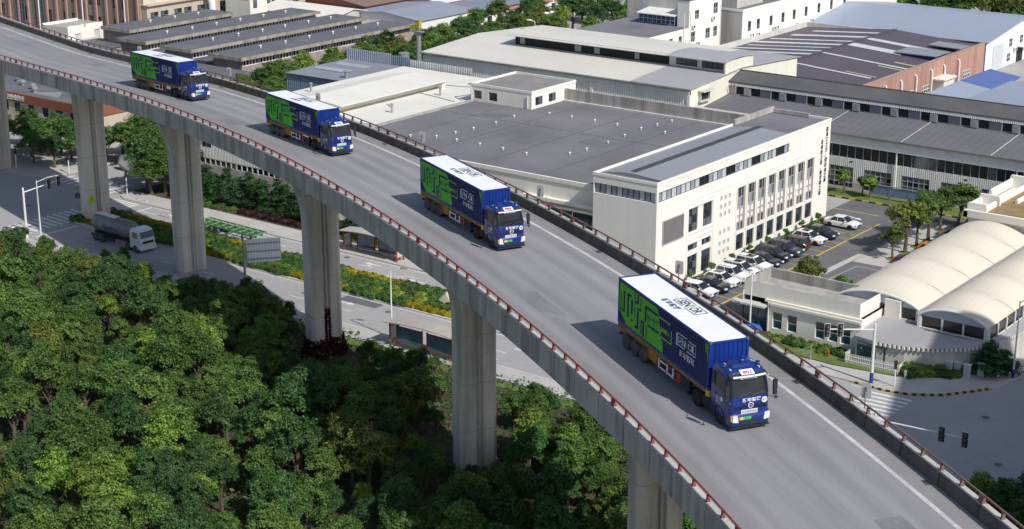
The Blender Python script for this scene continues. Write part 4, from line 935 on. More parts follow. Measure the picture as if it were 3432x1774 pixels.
for x in (-299.0, -305.5):
    window(bb_, 'y', 223.9, -1, (x - 1.6, x + 1.6, .5, 16), 3, 9, M('frame_steel_blue', (.1, .15, .2)), glass_dark, .02, .1, name='stair_window')
slab_roof(bb_, -345, -266.2, 224, 250, 17, conc_pale, .6)
# --- beige factory behind the dark roofs
bf = thing('beige_factory', 'beige factory with paired windows and two white curved exhaust ducts', 'building', (-272, 250, 0))
hf = []
for k in range(9):
    y = 225.5 + k * 6.4
    hf += [(y, y + 2.1, 4.3, 7.0), (y + 2.7, y + 4.8, 4.3, 7.0)]
facade(bf, 'x', -266.0, 1, 250.1, 285, 0, 12, wall_beige)
facade(bf, 'x', -264.6, 1, 224.6, 284, 0, 8.4, wall_beige, hf, .25)
for h in hf: window(bf, 'x', -264.6, 1, h, 2, 3, MATS['frame_steel_blue'], [glass_grey, glass_dark], .25, .1)
b = MB(); b.box(-266.2, -264.0, 224.4, 285, 8.4, 8.6); part(bf, 'ledge', b, wall_beige); facade(bf, 'y', 224.6, -1, -266.1, -264.6, 0, 8.4, wall_beige)
b = MB(); b.box(-280, -266.05, 250.2, 285, 0, 12); part(bf, 'rear_block', b, wall_beige); facade(bf, 'x', -265.9, 1, 224.8, 250, 8.6, 13.5, M('wall_sand', (.56, .50, .41), .88, .06, .3, .04, streak=.1)); b = MB(); b.box(-267, -265.85, 224.6, 250.2, 13.5, 13.8); part(bf, 'eave', b, wall_beige)
for y in (240.5, 250.5):
    b = MB(); pts = [(-262.4, y, 4.0), (-262.4, y, 7.2)] + [(-262.4 - 1.4 * (1 - math.cos(a)), y, 7.2 + 1.5 * math.sin(a)) for a in np.linspace(.3, math.pi * .5, 5)] + [(-264.7, y, 8.7)]
    b.tube(pts, .75, 12); b.box(-263.3, -261.5, y - .9, y + .9, 2, 4.4); part(bf, 'exhaust_duct', b, white_metal, True)
t = thing('roof_stairhouse', 'small cream stair house with a green door on the dark factory roofs', 'building', (-262, 258, 0))
b = MB(); b.box(-262.6, -255.2, 244.5, 249.5, 0, 8.8); part(t, 'wall', b, wall_cream); b = MB(); b.box(-255.2, -255.1, 245.4, 246.5, 6.4, 8.2); part(t, 'window', b, glass_grey); b = MB(); b.box(-262.8, -255, 244.3, 249.7, 8.8, 9.0); part(t, 'roof', b, conc)
# --- white shed
t = thing('white_shed', 'small white flat-roofed shed with two doorways in front of the brown factory', 'shed', (-271.5, 211, 0))
hs = [(208.4, 209.9, .2, 4.6), (213.2, 214.6, .2, 4.9)]
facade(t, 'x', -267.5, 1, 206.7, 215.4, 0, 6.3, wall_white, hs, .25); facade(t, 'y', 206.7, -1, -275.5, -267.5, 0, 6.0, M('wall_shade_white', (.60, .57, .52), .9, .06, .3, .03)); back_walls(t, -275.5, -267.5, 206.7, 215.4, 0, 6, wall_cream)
b = MB(); b.box(-267.78, -267.7, 208.4, 209.9, .2, 4.6); b.box(-267.78, -267.7, 213.2, 214.6, 3.0, 4.9); part(t, 'door', b, conc_pale); b = MB(); b.box(-267.77, -267.72, 213.2, 214.6, .2, 3.0); part(t, 'door', b, M('door_brown', (.16, .09, .06), .7, .1, 1, .05))
b = MB(); b.box(-275.4, -267.6, 206.8, 215.3, 5.5, 5.7); part(t, 'roof', b, conc); b = MB(); b.box(-275.5, -275.2, 206.7, 215.4, 5.7, 6.2); b.box(-271, -267.5, 210.9, 211.1, 5.7, 6.3); part(t, 'parapet', b, wall_white)
t = thing('grey_low_roof', 'low grey flat roof with a pale kerb beside the white shed', 'building', (-262, 205, 0))
b = MB(); b.box(-268, -257, 199, 214, 0, 2.9); part(t, 'wall', b, wall_taupe); b = MB(); b.box(-268.2, -256.8, 198.8, 214.2, 2.9, 3.1); part(t, 'roof', b, roof_saw); b = MB(); b.box(-268.3, -267.4, 199, 214.2, 3.1, 3.5); part(t, 'parapet', b, conc_pale)
# --- red banded workshop at the left edge
t = thing('red_band_workshop', 'beige workshop with a rust red fascia and white lettering at the left edge', 'building', (-225, 168, 0))
hr = [(x, x + 1.55, 2.6, 4.2) for x in (-240.6, -237.5, -234.3, -231.2, -228.0, -224.9, -221.3, -217.7, -214.2, -210.8)]
facade(t, 'y', 162, -1, -246, -204.5, 0, 4.3, wall_beige, hr, .2); facade(t, 'x', -204.5, 1, 162, 172, 0, 4.3, wall_beige); back_walls(t, -246, -204.5, 162, 172, 0, 4.3, wall_beige)
for h in hr: window(t, 'y', 162, -1, h, 2, 2, frame_dark, [glass_dark, glass_blue], .2, .08)
b = MB(); b.box(-246.2, -204.3, 161.75, 162.1, 4.3, 5.75); b.box(-204.6, -204.3, 162.1, 172, 4.3, 5.75); fb = part(t, 'fascia', b, M('fascia_rust', (.25, .10, .055), .7, .1, .4, .05))
b = MB(); b.box(-246, -204.6, 162.1, 172, 5.35, 5.6); part(t, 'roof', b, roof_saw)
me = with_mat(text_mesh('市环卫处维修所', .95, .03, bold=.01), frame_white); piece(fb, 'lettering', me, (-228.4, 161.7, 4.65), world=True, rot=(math.pi / 2, 0, 0))
tv = MB(); tv.lathe([(.35, 0), (.35, .3), (.55, .45), (.55, .75), (.3, .95), (.05, 1.0)], 12); tvm = tv.mesh('turbine_vent', galv, True)
for p in ((-232.6, 168.8), (-229.0, 167.0), (-225.0, 166.0), (-222.7, 164.6)): piece(t, 'turbine_vent', tvm, (*p, 5.6))
b = MB(); b.extrude([(-222.2, 5.6), (-216.0, 5.6), (-215.2, 6.5)], 'y', 164.0, 164.3); part(t, 'roof_panel', b, sheet_white)
# --- background buildings along the top
def simple(nm, lab, x0, x1, y0, y1, z, wallm, roofm, zr=None, axis='y', cat='building'):
    t = thing(nm, lab, cat, ((x0 + x1) / 2, (y0 + y1) / 2, 0))
    facade(t, 'y', y0, -1, x0, x1, 0, z, wallm); facade(t, 'x', x1, 1, y0, y1, 0, z, wallm); back_walls(t, x0, x1, y0, y1, 0, z, wallm)
    if zr: gable_roof(t, x0, x1, y0, y1, z, zr, axis, roofm, .4); 
    else: slab_roof(t, x0, x1, y0, y1, z + .2, roofm, th=.2)
    if zr and axis == 'y': gable_tri(t, 'y', y0, -1, x0, x1, (x0 + x1) / 2, z, zr, wallm)
    if zr and axis == 'x': gable_tri(t, 'x', x1, 1, y0, y1, (y0 + y1) / 2, z, zr, wallm)
    return t
pk = thing('pink_band_building', 'white building with pink panels under a blue-grey roof behind the trees', 'building', (-229.8, 296, 0))
hp = [(y, y + 1.7, .9, 2.3) for y in (282.6, 287.0, 291.2, 295.6, 300.2, 305.5, 311)]
facade(pk, 'x', -225.1, 1, 280.7, 330, 0, 3.9, wall_white, hp, .2); hq = [(-231.8, -230.4, .8, 2.3)]; facade(pk, 'y', 280.7, -1, -234.3, -225.1, 0, 3.9, wall_grey, hq, .2); back_walls(pk, -234.3, -225.1, 280.7, 330, 0, 3.9, wall_grey)
for h in hp: window(pk, 'x', -225.1, 1, h, 2, 1, frame_dark, [glass_dark, glass_blue], .2)
window(pk, 'y', 280.7, -1, hq[0], 2, 1, frame_dark, glass_dark, .2)
for k in range(11):
    b = MB(); b.box(-225.1, -225.0, 281.2 + k * 4.4, 285.1 + k * 4.4, 2.6, 3.75); part(pk, 'pink_panel', b, brick_pink)
b = MB(); b.extrude([(-234.8, 4.0), (-234.8, 4.3), (-224.6, 4.05), (-224.6, 3.85)], 'y', 280.2, 330.4); part(pk, 'roof', b, M('roof_slate', (.215, .23, .28), .6, .08, .25, .04))
simple('slate_shed', 'grey sheet-roofed shed left of the pink panelled building', -243, -223.5, 262, 280, 4.6, sheet_white, M('roof_slate2', (.26, .285, .345), .6, .08, .25, .04), 5.6, 'y', 'shed')
simple('brown_roof_shed', 'long shed with a ribbed brown roof at the top edge', -262, -244, 268, 320, 5.0, brick_red, roof_brown, 6.2, 'y', 'shed')
simple('white_back_hall', 'white hall with small windows behind the grey shed roof', -244, -235.2, 283, 330, 4.7, sheet_white, sheet_white, 5.4, 'y')
simple('pale_roof_shed', 'shed with a white sheet roof directly behind the four dark roofs', -262, -240, 253.5, 266, 4.6, wall_grey, roof_white, 5.8, 'x', 'shed')
simple('distant_grey_hall', 'distant grey hall roof at the top edge behind the brown roof', -290, -262.5, 288, 345, 7, wall_grey, M('roof_ash', (.40, .39, .37), .7, .08, .2, .04), 8.5, 'y')
# --- guard house with tall narrow windows
gh = thing('gate_house', 'low cream gate house with five tall narrow windows beside the viaduct', 'building', (-75, 150, 0))
GY = 148.5; GX0, GX1 = -82.0, -68.2
hg = [(-78.35, -77.25, .75, 2.55), (-76.6, -75.5, .75, 2.55), (-73.35, -72.25, .75, 2.55), (-71.85, -70.75, .75, 2.55), (-70.45, -69.35, .75, 2.55)]
facade(gh, 'y', GY, -1, -79.0, GX1, 0, 3.75, wall_cream, hg, .22)
for h in hg: window(gh, 'y', GY, -1, h, 1, 2, frame_white, [glass_blue, glass_dark], .22, .08, name='tall_window')
facade(gh, 'y', GY + .25, -1, GX0, GX1 - .35, 3.75, 5.35, wall_cream); b = MB(); b.box(-79.3, GX1 + .1, GY - .08, GY + .3, 3.55, 3.8); b.box(-78.6, GX1 + .05, GY - .25, GY, 3.3, 3.56); part(gh, 'cornice', b, wall_cream)
facade(gh, 'x', GX1, 1, GY, 154.4, 0, 3.75, wall_white); facade(gh, 'x', GX1 - .35, 1, GY + .25, 154.4, 3.75, 5.35, wall_white); back_walls(gh, GX0, GX1, GY, 154.4, 0, 4.3, wall_grey)
b = MB(); b.box(GX0 + .1, GX1 - .5, GY + .4, 154.2, 4.1, 4.25); part(gh, 'roof', b, conc)
b = MB(); b.box(GX0, GX1 - .35, 154.1, 154.4, 3.75, 5.35); b.box(GX0, GX0 + .25, GY + .3, 154.1, 3.75, 5.35); part(gh, 'rear_parapet', b, MATS['parapet_stained'])
b = MB(); b.box(GX0, -79.05, GY + .02, GY + .1, .2, 3.0); gz = part(gh, 'glass_front', b, glass_blue)
b = MB()
for x in (-81.9, -81.0, -80.1, -79.2): b.box(x - .04, x + .04, GY - .04, GY + .02, .2, 3.0)
b.box(GX0, -79.05, GY - .05, GY + .01, 1.55, 1.63); part(gz, 'glazing_bar', b, frame_dark)
b = MB(); b.box(-82.9, -79.0, GY - .9, GY + .3, 3.0, 3.2); part(gh, 'canopy', b, conc_pale); b = MB(); b.tube([(-78.8, GY - .12, .1), (-78.8, GY - .12, 3.6)], .07, 6); part(gh, 'downpipe', b, frame_white)
b = MB(); b.box(-67.9, -66.2, 153.2, 154.4, 0, 4.9); part(gh, 'gate_pier', b, wall_cream)
# --- hall with the white tensile roof: rows of arched bays
mh = thing('membrane_roof_hall', 'hall under a cream tensile roof of swelling arched bays', 'building', (-64, 168, 0))
memb = M('membrane', (.62, .57, .48), .75, .03, .2, .015)
def bay_surface(x0, x1, y0, y1, ze, zc, n=14):
    b = MB(); P = []
    for i in range(n + 1):
        row = []
        for j in range(n + 1):
            u, v = i / n, j / n
            s = 4 * u * (1 - u); t_ = 4 * v * (1 - v)
            z = ze + (zc - ze) * (s ** .8) * (.52 + .48 * t_ ** .8)
            row.append((x0 + (x1 - x0) * u, y0 + (y1 - y0) * v, z))
        P.append(row)
    for i in range(n):
        for j in range(n): b.quad(P[i][j], P[i + 1][j], P[i + 1][j + 1], P[i][j + 1])
    return b
arr = []
for cx0, cx1, ys in ((-73.3, -64.2, (153.6, 159.9, 166.7, 173.4, 180.0, 185.0)), (-63.8, -56.4, (152.4, 159.2, 166.0, 172.8, 179.6, 185.0))):
    if cx0 > -56: continue
    for ya, yb in zip(ys[:-1], ys[1:]):
        o = part(mh, 'membrane_bay', bay_surface(cx0, cx1, ya, yb - .02, 4.25, 6.3), memb, 'all')
    for ya in ys[1:-1]:
        sm_ = MB(); sm_.tube([(cx0 + (cx1 - cx0) * i / 14, ya, 4.26 + 1.07 * (4 * i / 14 * (1 - i / 14)) ** .8) for i in range(15)], .05, 5); part(mh, 'bay_seam', sm_, M('seam_cream', (.30, .28, .245), .8, .1, 1, 0))
    fr = MB(); n = 12
    y = ys[0] - .1
    fr.tube([(cx0 + (cx1 - cx0) * i / n, y, 4.25 + 1.07 * (4 * i / n * (1 - i / n)) ** .8 + .02) for i in range(n + 1)], .14, 8); part(mh, 'edge_arch', fr, white_metal, True)
    fb_ = MB(); pts = [(cx0 + (cx1 - cx0) * i / n, y + .2, 4.2 + 1.07 * (4 * i / n * (1 - i / n)) ** .8) for i in range(n + 1)]
    fb_.poly(pts + [(cx1, y + .2, 4.05), (cx0, y + .2, 4.05)][:2]); part(mh, 'arch_infill', fb_, M('infill_pale_blue', (.50, .53, .58), .6, .05, .4, .03))
    gl = MB(); gl.box(cx0 + .3, cx1 - .3, y + .15, y + .25, 3.0, 4.2); g_ = part(mh, 'glazing', gl, glass_mat('glass_brown', (.035, .032, .03)))
    gb = MB()
    for k in range(4): xx = cx0 + .3 + (cx1 - cx0 - .6) * k / 3; gb.box(xx - .09, xx + .09, y + .05, y + .14, 2.9, 4.22)
    gb.box(cx0, cx1, y, y + .16, 2.85, 3.02); part(g_, 'glazing_bar', gb, frame_white)
    for xx in (cx0 + .1, cx1 - .1):
        cb = MB(); cb.box(xx - .15, xx + .15, y - .05, y + .3, 0, 4.3); part(mh, 'column', cb, white_metal)
b = MB(); b.box(-64.2, -63.8, 152.6, 185, 4.05, 4.3); part(mh, 'valley_gutter', b, M('valley_grey', (.33, .32, .31), .8, .15, .4, .1))
facade(mh, 'x', -56.35, 1, 152.4, 185, 0, 3.0, wall_white); gl = MB(); gl.box(-56.5, -56.38, 152.4, 184.8, 3.0, 4.2); g_ = part(mh, 'glazing', gl, MATS['glass_brown']); gb = MB()
for k in range(14): gb.box(-56.37, -56.25, 152.4 + k * 2.3, 152.6 + k * 2.3, 2.9, 4.25)
part(g_, 'glazing_bar', gb, frame_white); facade(mh, 'x', -73.2, -1, 153.6, 185, 0, 4.2, wall_white); facade(mh, 'y', 153.6, -1, -73.2, -64.0, 0, 3, wall_white); facade(mh, 'y', 152.4, -1, -64.0, -56.4, 0, 3, wall_white)
# low curved skirt roof in front
sk = thing('skirt_roof_annex', 'low annex with a curved grey ribbed roof below the tensile hall', 'building', (-62, 150, 0))
outer = [(-68.0, 146.6), (-65.4, 146.1), (-62.6, 146.5), (-60.0, 147.6), (-57.6, 149.8), (-55.6, 153.0), (-54.9, 158), (-54.8, 175)]
inner = [(-68.0, 153.3), (-65.4, 153.3), (-62.6, 151.6), (-60.0, 151.6), (-57.6, 151.65), (-56.2, 153.4), (-56.1, 158), (-56.1, 175)]
b = MB()
for (a, c, e, f) in zip(outer[:-1], outer[1:], inner[1:], inner[:-1]): b.quad((*a, 2.75), (*c, 2.75), (*e, 3.02), (*f, 3.02))
part(sk, 'roof', b, lines_mat('roof_ribbed_grey', (.37, .365, .375), (.28, .28, .29), .34, .07, 0, .6, .08))
b = MB()
for a, c in zip(outer[:-1], outer[1:]): b.quad((a[0], a[1] + .25, 0), (c[0], c[1] + .25, 0), (c[0], c[1] + .25, 2.72), (a[0], a[1] + .25, 2.72))
part(sk, 'wall', b, wall_grey)
sm = MB(); sm.box(-.09, .09, -.12, .12, 0, .3); smm = sm.mesh('eave_block', wall_cream)
for a, c in zip(outer[1:-1], outer[2:]):
    L_ = math.hypot(c[0] - a[0], c[1] - a[1]); n = max(2, int(L_ / .42))
    for i in range(n): piece(sk, 'eave_block', smm, (a[0] + (c[0] - a[0]) * i / n, a[1] + (c[1] - a[1]) * i / n - .02, 2.43))
# --- house with the grassy roof terrace at the right edge
rt = thing('roof_terrace_building', 'cream building with stepped parapet and dry grass on its roof at right', 'building', (-62, 192, 0))
b = MB(); b.box(-72.4, -40, 185.6, 205.5, 0, 6.3); part(rt, 'wall', b, wall_cream)
b = MB(); b.box(-72.9, -40, 185.2, 185.7, 5.7, 6.55); b.box(-72.9, -72.4, 185.2, 206, 5.7, 6.4); part(rt, 'cornice', b, wall_cream)
b = MB(); b.box(-70.9, -40, 186.5, 205.4, 6.3, 6.4); part(rt, 'roof', b, M('dry_grass', (.27, .20, .10), .95, .3, .6, .2, .5))
for (x0, x1, y0, y1, z1) in ((-72.8, -70.4, 186.0, 186.4, 7.3), (-72.8, -72.4, 186.4, 189.6, 7.2), (-70.8, -70.4, 186.4, 189.2, 7.1), (-72.8, -70.2, 189.6, 190.0, 7.6), (-72.8, -72.4, 192.6, 199.5, 7.5), (-71.0, -70.5, 190, 206, 7.0), (-72.8, -70.4, 199.4, 199.9, 7.9), (-69.2, -68.8, 192, 204, 6.9)):
    b = MB(); b.extrude([(x0, 6.2), (x1, 6.2), (x1, z1 - .25), (x1 - .12, z1), (x0 + .12, z1), (x0, z1 - .25)], 'y', y0, y1); part(rt, 'parapet', b, wall_cream)
# ------------------------------------------------------------------ vehicles
def proj(p):
    d = Vector(p) - Vector((0, 0, CAM_H)); r = d.x * math.cos(AZ) + d.y * math.sin(AZ); f = -d.x * math.sin(AZ) + d.y * math.cos(AZ)
    Zc = f * _c - d.z * _s; return CX + F * r / Zc, CY + F * (-(d.z * _c + f * _s)) / Zc
def paint(name, col, rough=.28, metal=0.0, coat=.6):
    m = M(name, col, rough, .03, 1.5, .0, metal=metal, spec=.5, coords='O'); m.node_tree.nodes['Principled BSDF'].inputs['Coat Weight'].default_value = coat
    m.node_tree.nodes['Principled BSDF'].inputs['Coat Roughness'].default_value = .12; return m
navy = M('container_blue_shaded', (.007, .021, .105), .5, .22, .5, .06, coords='O', obj_var=.14, streak=.12); royal = M('container_royal', (.007, .034, .235), .45, .2, .6, .06, coords='O', obj_var=.14, streak=.15)  # one blue paint; the long sides' copy is darkened to hold their shade
green = M('livery_green', (.085, .41, .028), .5, .16, .5, .05, coords='O', obj_var=.12, streak=.1); lime = M('livery_lime', (.30, .62, .03), .5, .02, 1, 0, coords='O')
cont_white = M('container_white', (.80, .81, .82), .45, .06, .35, .03, coords='O'); print_white = M('print_white', (.66, .70, .76), .5, 0, 1, 0, coords='O')
cab_blue = paint('cab_blue', (.006, .025, .165), .22); ochre = M('chassis_ochre', (.27, .155, .035), .7, .3, 1.5, .15, coords='O'); yel = M('bolster_yellow', (.75, .50, .03), .6, .1, 1.5, .05, coords='O')
grime = M('chassis_black', (.03, .029, .028), .75, .3, 2, .1, coords='O'); hub = M('wheel_hub_grey', (.33, .33, .34), .5, .15, 3, .05, metal=.3, coords='O'); dusty = M('tyre_dusty', (.085, .082, .078), .9, .25, 3, .1, coords='O')
dust_rim = M('rim_dusty', (.42, .41, .395), .8, .2, 3, .1, coords='O'); red_g = M('guard_red', (.30, .05, .035), .6, .2, 1.5, .05, coords='O')
lamp = M('headlamp', (.70, .72, .74), .12, .2, 6, .1, spec=.8, coords='O'); amber = M('lamp_amber', (.75, .32, .03), .3, 0, 1, 0, coords='O'); plate_g = M('plate_green', (.10, .50, .18), .5, .1, 2, 0, coords='O'); plate_y = M('plate_yellow', (.72, .52, .05), .5, 0, 1, 0, coords='O')
scr_glass = M('windscreen', (.016, .02, .025), .1, .6, 1.2, .0, spec=.4, coords='O'); red_txt = M('print_red', (.45, .05, .05), .5, 0, 1, 0, coords='O'); navy_txt = M('print_navy', (.012, .02, .13), .5, 0, 1, 0, coords='O')
# --- container (own origin at the middle of its floor)
CL, CW, CH = 6.096, 1.25, 2.9
def prof_y(x):            # corrugation depth of the long side
    p = .279; t = (x / p) % 1.0
    return .036 * (0 if t < .28 else (t - .28) / .18 if t < .46 else 1 if t < .78 else 1 - (t - .78) / .22)
BR = sorted({round(i * .279 + o, 4) for i in range(-23, 24) for o in (0, .078, .128, .2176)})
def side_cells(x0, x1): return [x0] + [q for q in BR if x0 + .001 < q < x1 - .001] + [x1]
def make_container():
    c = thing('shipping_container', 'x', 'container'); b = MB()
    xs = side_cells(-CL + .12, CL - .12)
    for sgn, nm in ((-1, 'side_wall'), (1, 'side_wall')):
        b = MB()
        for a, q in zip(xs[:-1], xs[1:]): b.quad((a, sgn * (CW - prof_y(a)), .16), (q, sgn * (CW - prof_y(q)), .16), (q, sgn * (CW - prof_y(q)), CH - .1), (a, sgn * (CW - prof_y(a)), CH - .1))
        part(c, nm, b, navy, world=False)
    b = MB(); ys = np.linspace(-CW + .1, CW - .1, 9)      # front end: deep panels
    for a, q in zip(ys[:-1], ys[1:]):
        w_ = q - a; pr = [(a, 0), (a + w_ * .25, 0), (a + w_ * .38, -.05), (a + w_ * .85, -.05), (q, 0)]
        for (y0, d0), (y1, d1) in zip(pr[:-1], pr[1:]): b.quad((CL - .02 + d0, y0, .16), (CL - .02 + d1, y1, .16), (CL - .02 + d1, y1, CH - .1), (CL - .02 + d0, y0, CH - .1))
    part(c, 'front_wall', b, royal, world=False)
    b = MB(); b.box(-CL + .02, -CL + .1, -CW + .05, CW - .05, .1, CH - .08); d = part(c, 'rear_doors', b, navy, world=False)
    b = MB()
    for y in (-.9, -.35, .35, .9): b.tube([(-CL - .01, y, .15), (-CL - .01, y, CH - .12)], .025, 6)
    part(d, 'lock_rod', b, galv, world=False)
    b = MB(); n = 24
    for i in range(n):
        a, q = -CL + .15 + (2 * CL - .3) * i / n, -CL + .15 + (2 * CL - .3) * (i + 1) / n; m_ = (a + q) / 2
        b.quad((a, -CW + .06, CH - .03), (m_, -CW + .06, CH - .024), (m_, CW - .06, CH - .024), (a, CW - .06, CH - .03)); b.quad((m_, -CW + .06, CH - .024), (q, -CW + .06, CH - .03), (q, CW - .06, CH - .03), (m_, CW - .06, CH - .024))
    part(c, 'roof', b, cont_white, world=False)
    b = MB(); b.box(-CL + .1, CL - .1, -CW + .03, CW - .03, 0.02, .15); part(c, 'floor', b, grime, world=False)
    b = MB()
    for sgn in (-1, 1):
        y0, y1 = sorted((sgn * CW, sgn * (CW - .07))); b.box(-CL + .15, CL - .15, y0, y1, CH - .11, CH - .005); b.box(-CL + .15, CL - .15, y0, y1, 0, .16)
        for sx in (-1, 1): x0, x1 = sorted((sx * CL, sx * (CL - .14))); b.box(x0, x1, *sorted((sgn * CW, sgn * (CW - .12))), .1, CH - .1)
    b.box(CL - .08, CL, -CW + .12, CW - .12, CH - .13, CH - .002); b.box(CL - .08, CL, -CW + .12, CW - .12, 0, .16); b.box(-CL, -CL + .08, -CW + .12, CW - .12, CH - .12, CH - .002)
    part(c, 'frame', b, royal, world=False)
    cm = MB(); cm.box(-.09, .09, -.08, .08, -.06, .06); cmm = cm.mesh('corner_casting', M('casting', (.10, .11, .15), .6, .2, 2, .1, coords='O'))
    for sx in (-1, 1):
        for sy in (-1, 1):
            for z in (.06, CH - .05): obj('corner_casting', cmm, c, (sx * (CL - .085), sy * (CW - .075), z))
    # livery on the long sides; u from the rear end, v from the floor
    X = lambda u: -CL + .12 + u * (2 * CL - .24); Zv = lambda v: .16 + v * (CH - .26)
    def band(b, sgn, u0, u1, lo, hi, off=.006):
        xs = side_cells(X(u0), X(u1)); f = lambda k, x: k if not callable(k) else k((x + CL - .12) / (2 * CL - .24))
        for a, q in zip(xs[:-1], xs[1:]): b.quad((a, sgn * (CW - prof_y(a) + off), Zv(f(lo, a))), (q, sgn * (CW - prof_y(q) + off), Zv(f(lo, q))), (q, sgn * (CW - prof_y(q) + off), Zv(f(hi, q))), (a, sgn * (CW - prof_y(a) + off), Zv(f(hi, a))))
    for sgn in (-1, 1):
        b = MB(); band(b, sgn, .004, .10, lambda u: max(.0, .30 - u * 3.3), .96); band(b, sgn, .10, .455, 0, .96); band(b, sgn, .455, .53, 0, lambda u: .96 - (u - .455) / .075 * .96 + .001)
        g = part(c, 'livery_panel', b, green, world=False); b = MB(); band(b, sgn, .955, .997, lambda u: .97 - (u - .955) / .042 * .42, .97); part(c, 'livery_corner', b, green, world=False)
        b = MB(); O = .011
        for r in ((.02, .034, .36, .74), (.055, .069, .30, .80), (.015, .069, .28, .33), (.185, .20, .66, .93), (.222, .235, .72, .94), (.255, .27, .60, .90), (.222, .27, .58, .63), (.185, .2, .9, .95),
                  (.10, .116, .22, .78), (.10, .155, .76, .82), (.20, .215, .70, .76), (.15, .165, .36, .72), (.185, .2, .33, .60), (.222, .238, .14, .56), (.19, .238, .10, .16), (.15, .175, .20, .24), 
                  (.262, .276, .06, .36), (.29, .304, .02, .33), (.325, .34, .03, .34), (.262, .304, .34, .40), (.31, .326, .42, .80), (.31, .46, .76, .82), (.345, .475, .36, .42), (.455, .465, .62, .66)):
            band(b, sgn, *r, off=O)
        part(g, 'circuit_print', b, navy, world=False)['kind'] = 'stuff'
        b = MB()
        for r in ((.475, .60, .775, .80), (.49, .615, .335, .36), (.605, .615, .36, .66)): band(b, sgn, *r)
        part(c, 'outline_print', b, lime, world=False)
        b = MB()
        for r in ((.668, .674, .44, .72), (.674, .775, .73, .75), (.668, .76, .46, .48), (.79, .872, .71, .73), (.866, .872, .47, .71), (.775, .872, .45, .47)): band(b, sgn, *r)
        def lay(txt, u0, v0, wd, ht, mat, off=.012, root=None, nm='lettering'):
            me = text_mesh(txt, .5, 0, bold=.006, fit=(wd, ht)); co = np.empty(len(me.vertices) * 3); me.vertices.foreach_get('co', co); co = co.reshape(-1, 3).copy()
            for r in co:
                xx = X(u0) + r[0] if sgn < 0 else X(1 - u0) - r[0]
                r[2] = Zv(v0) + r[1]; r[0] = xx; r[1] = sgn * (CW - prof_y(xx) + off)
            me.vertices.foreach_set('co', co.ravel()); me.update(); return obj(nm, with_mat(me, mat), root or c)
        lw = 2 * CL - .24
        part(c, 'logo_frame', b, print_white, world=False)
        lay('SEN', .680, .515, lw * .085, .44, print_white); lay('I', .772, .515, lw * .008, .44, lime); lay('OR', .789, .515, lw * .073, .44, print_white)
        lay('斯年智驾', .70, .235, lw * .16, .42, print_white); lay('智驾随心', .497, .48, lw * .10, .30, lime)
        lay('斯年智行', .342, .50, lw * .105, .40, navy_txt, .016, g)
    # roof print
    zr = CH - .018
    def roof_txt(txt, x, y, wd, ht, mat):
        me = with_mat(text_mesh(txt, .5, 0, bold=.012, fit=(wd, ht)), mat); obj('roof_lettering', me, c, (x, y, zr))
    roof_txt('SEN', -.95, .18, 1.15, .62, navy_txt); roof_txt('I', .30, .18, .12, .62, lime); roof_txt('OR', .52, .18, .95, .62, navy_txt); roof_txt('斯年智驾', -1.55, -.62, 2.0, .48, navy_txt)
    b = MB()
    for r in ((-1.2, -1.13, .1, .92), (-1.13, .2, .9, .96), (-1.2, .05, .05, .11), (.42, 1.7, .9, .96), (1.63, 1.7, .1, .9), (.3, 1.7, .04, .10)): b.quad((r[0], r[2], zr), (r[1], r[2], zr), (r[1], r[3], zr), (r[0], r[3], zr))
    part(c, 'roof_logo_frame', b, navy_txt, world=False)
    return c
def wheel_meshes(r, wd, tyre_m, rim_m, hubr=.55):
    t = MB(); t.lathe([(r * .58, -wd / 2), (r * .93, -wd / 2), (r, -wd * .38), (r, wd * .38), (r * .93, wd / 2), (r * .58, wd / 2)], 22, axis='y')
    h = MB(); h.lathe([(r * .60, -wd * .46), (r * .57, -wd * .30), (r * .36, -wd * .22), (r * .28, -wd * .40), (r * .12, -wd * .44), (r * .12, wd * .44), (r * .28, wd * .40), (r * .36, wd * .22), (r * .57, wd * .30), (r * .60, wd * .46)], 18, axis='y')
    return t.mesh('wheel', tyre_m, True), h.mesh('rim', rim_m, True)
def add_wheel(root, wm, x, y, z):
    w_ = obj('wheel', wm[0], root, (x, y, z)); obj('rim', wm[1], w_); return w_
def rr(x0, x1, hw, z, r, n=4, rf=None):
    """rounded rectangle ring, front corners (x1) with radius rf"""
    out = []; rf = rf or r
    for cx, cy, a0, q in ((x1 - rf, hw - rf, 0, rf), (x0 + r, hw - r, 90, r), (x0 + r, -hw + r, 180, r), (x1 - rf, -hw + rf, 270, rf)):
        for i in range(n + 1): a = R(a0 + 90 * i / n); out.append((cx + q * math.cos(a), cy + q * math.sin(a), z))
    return out
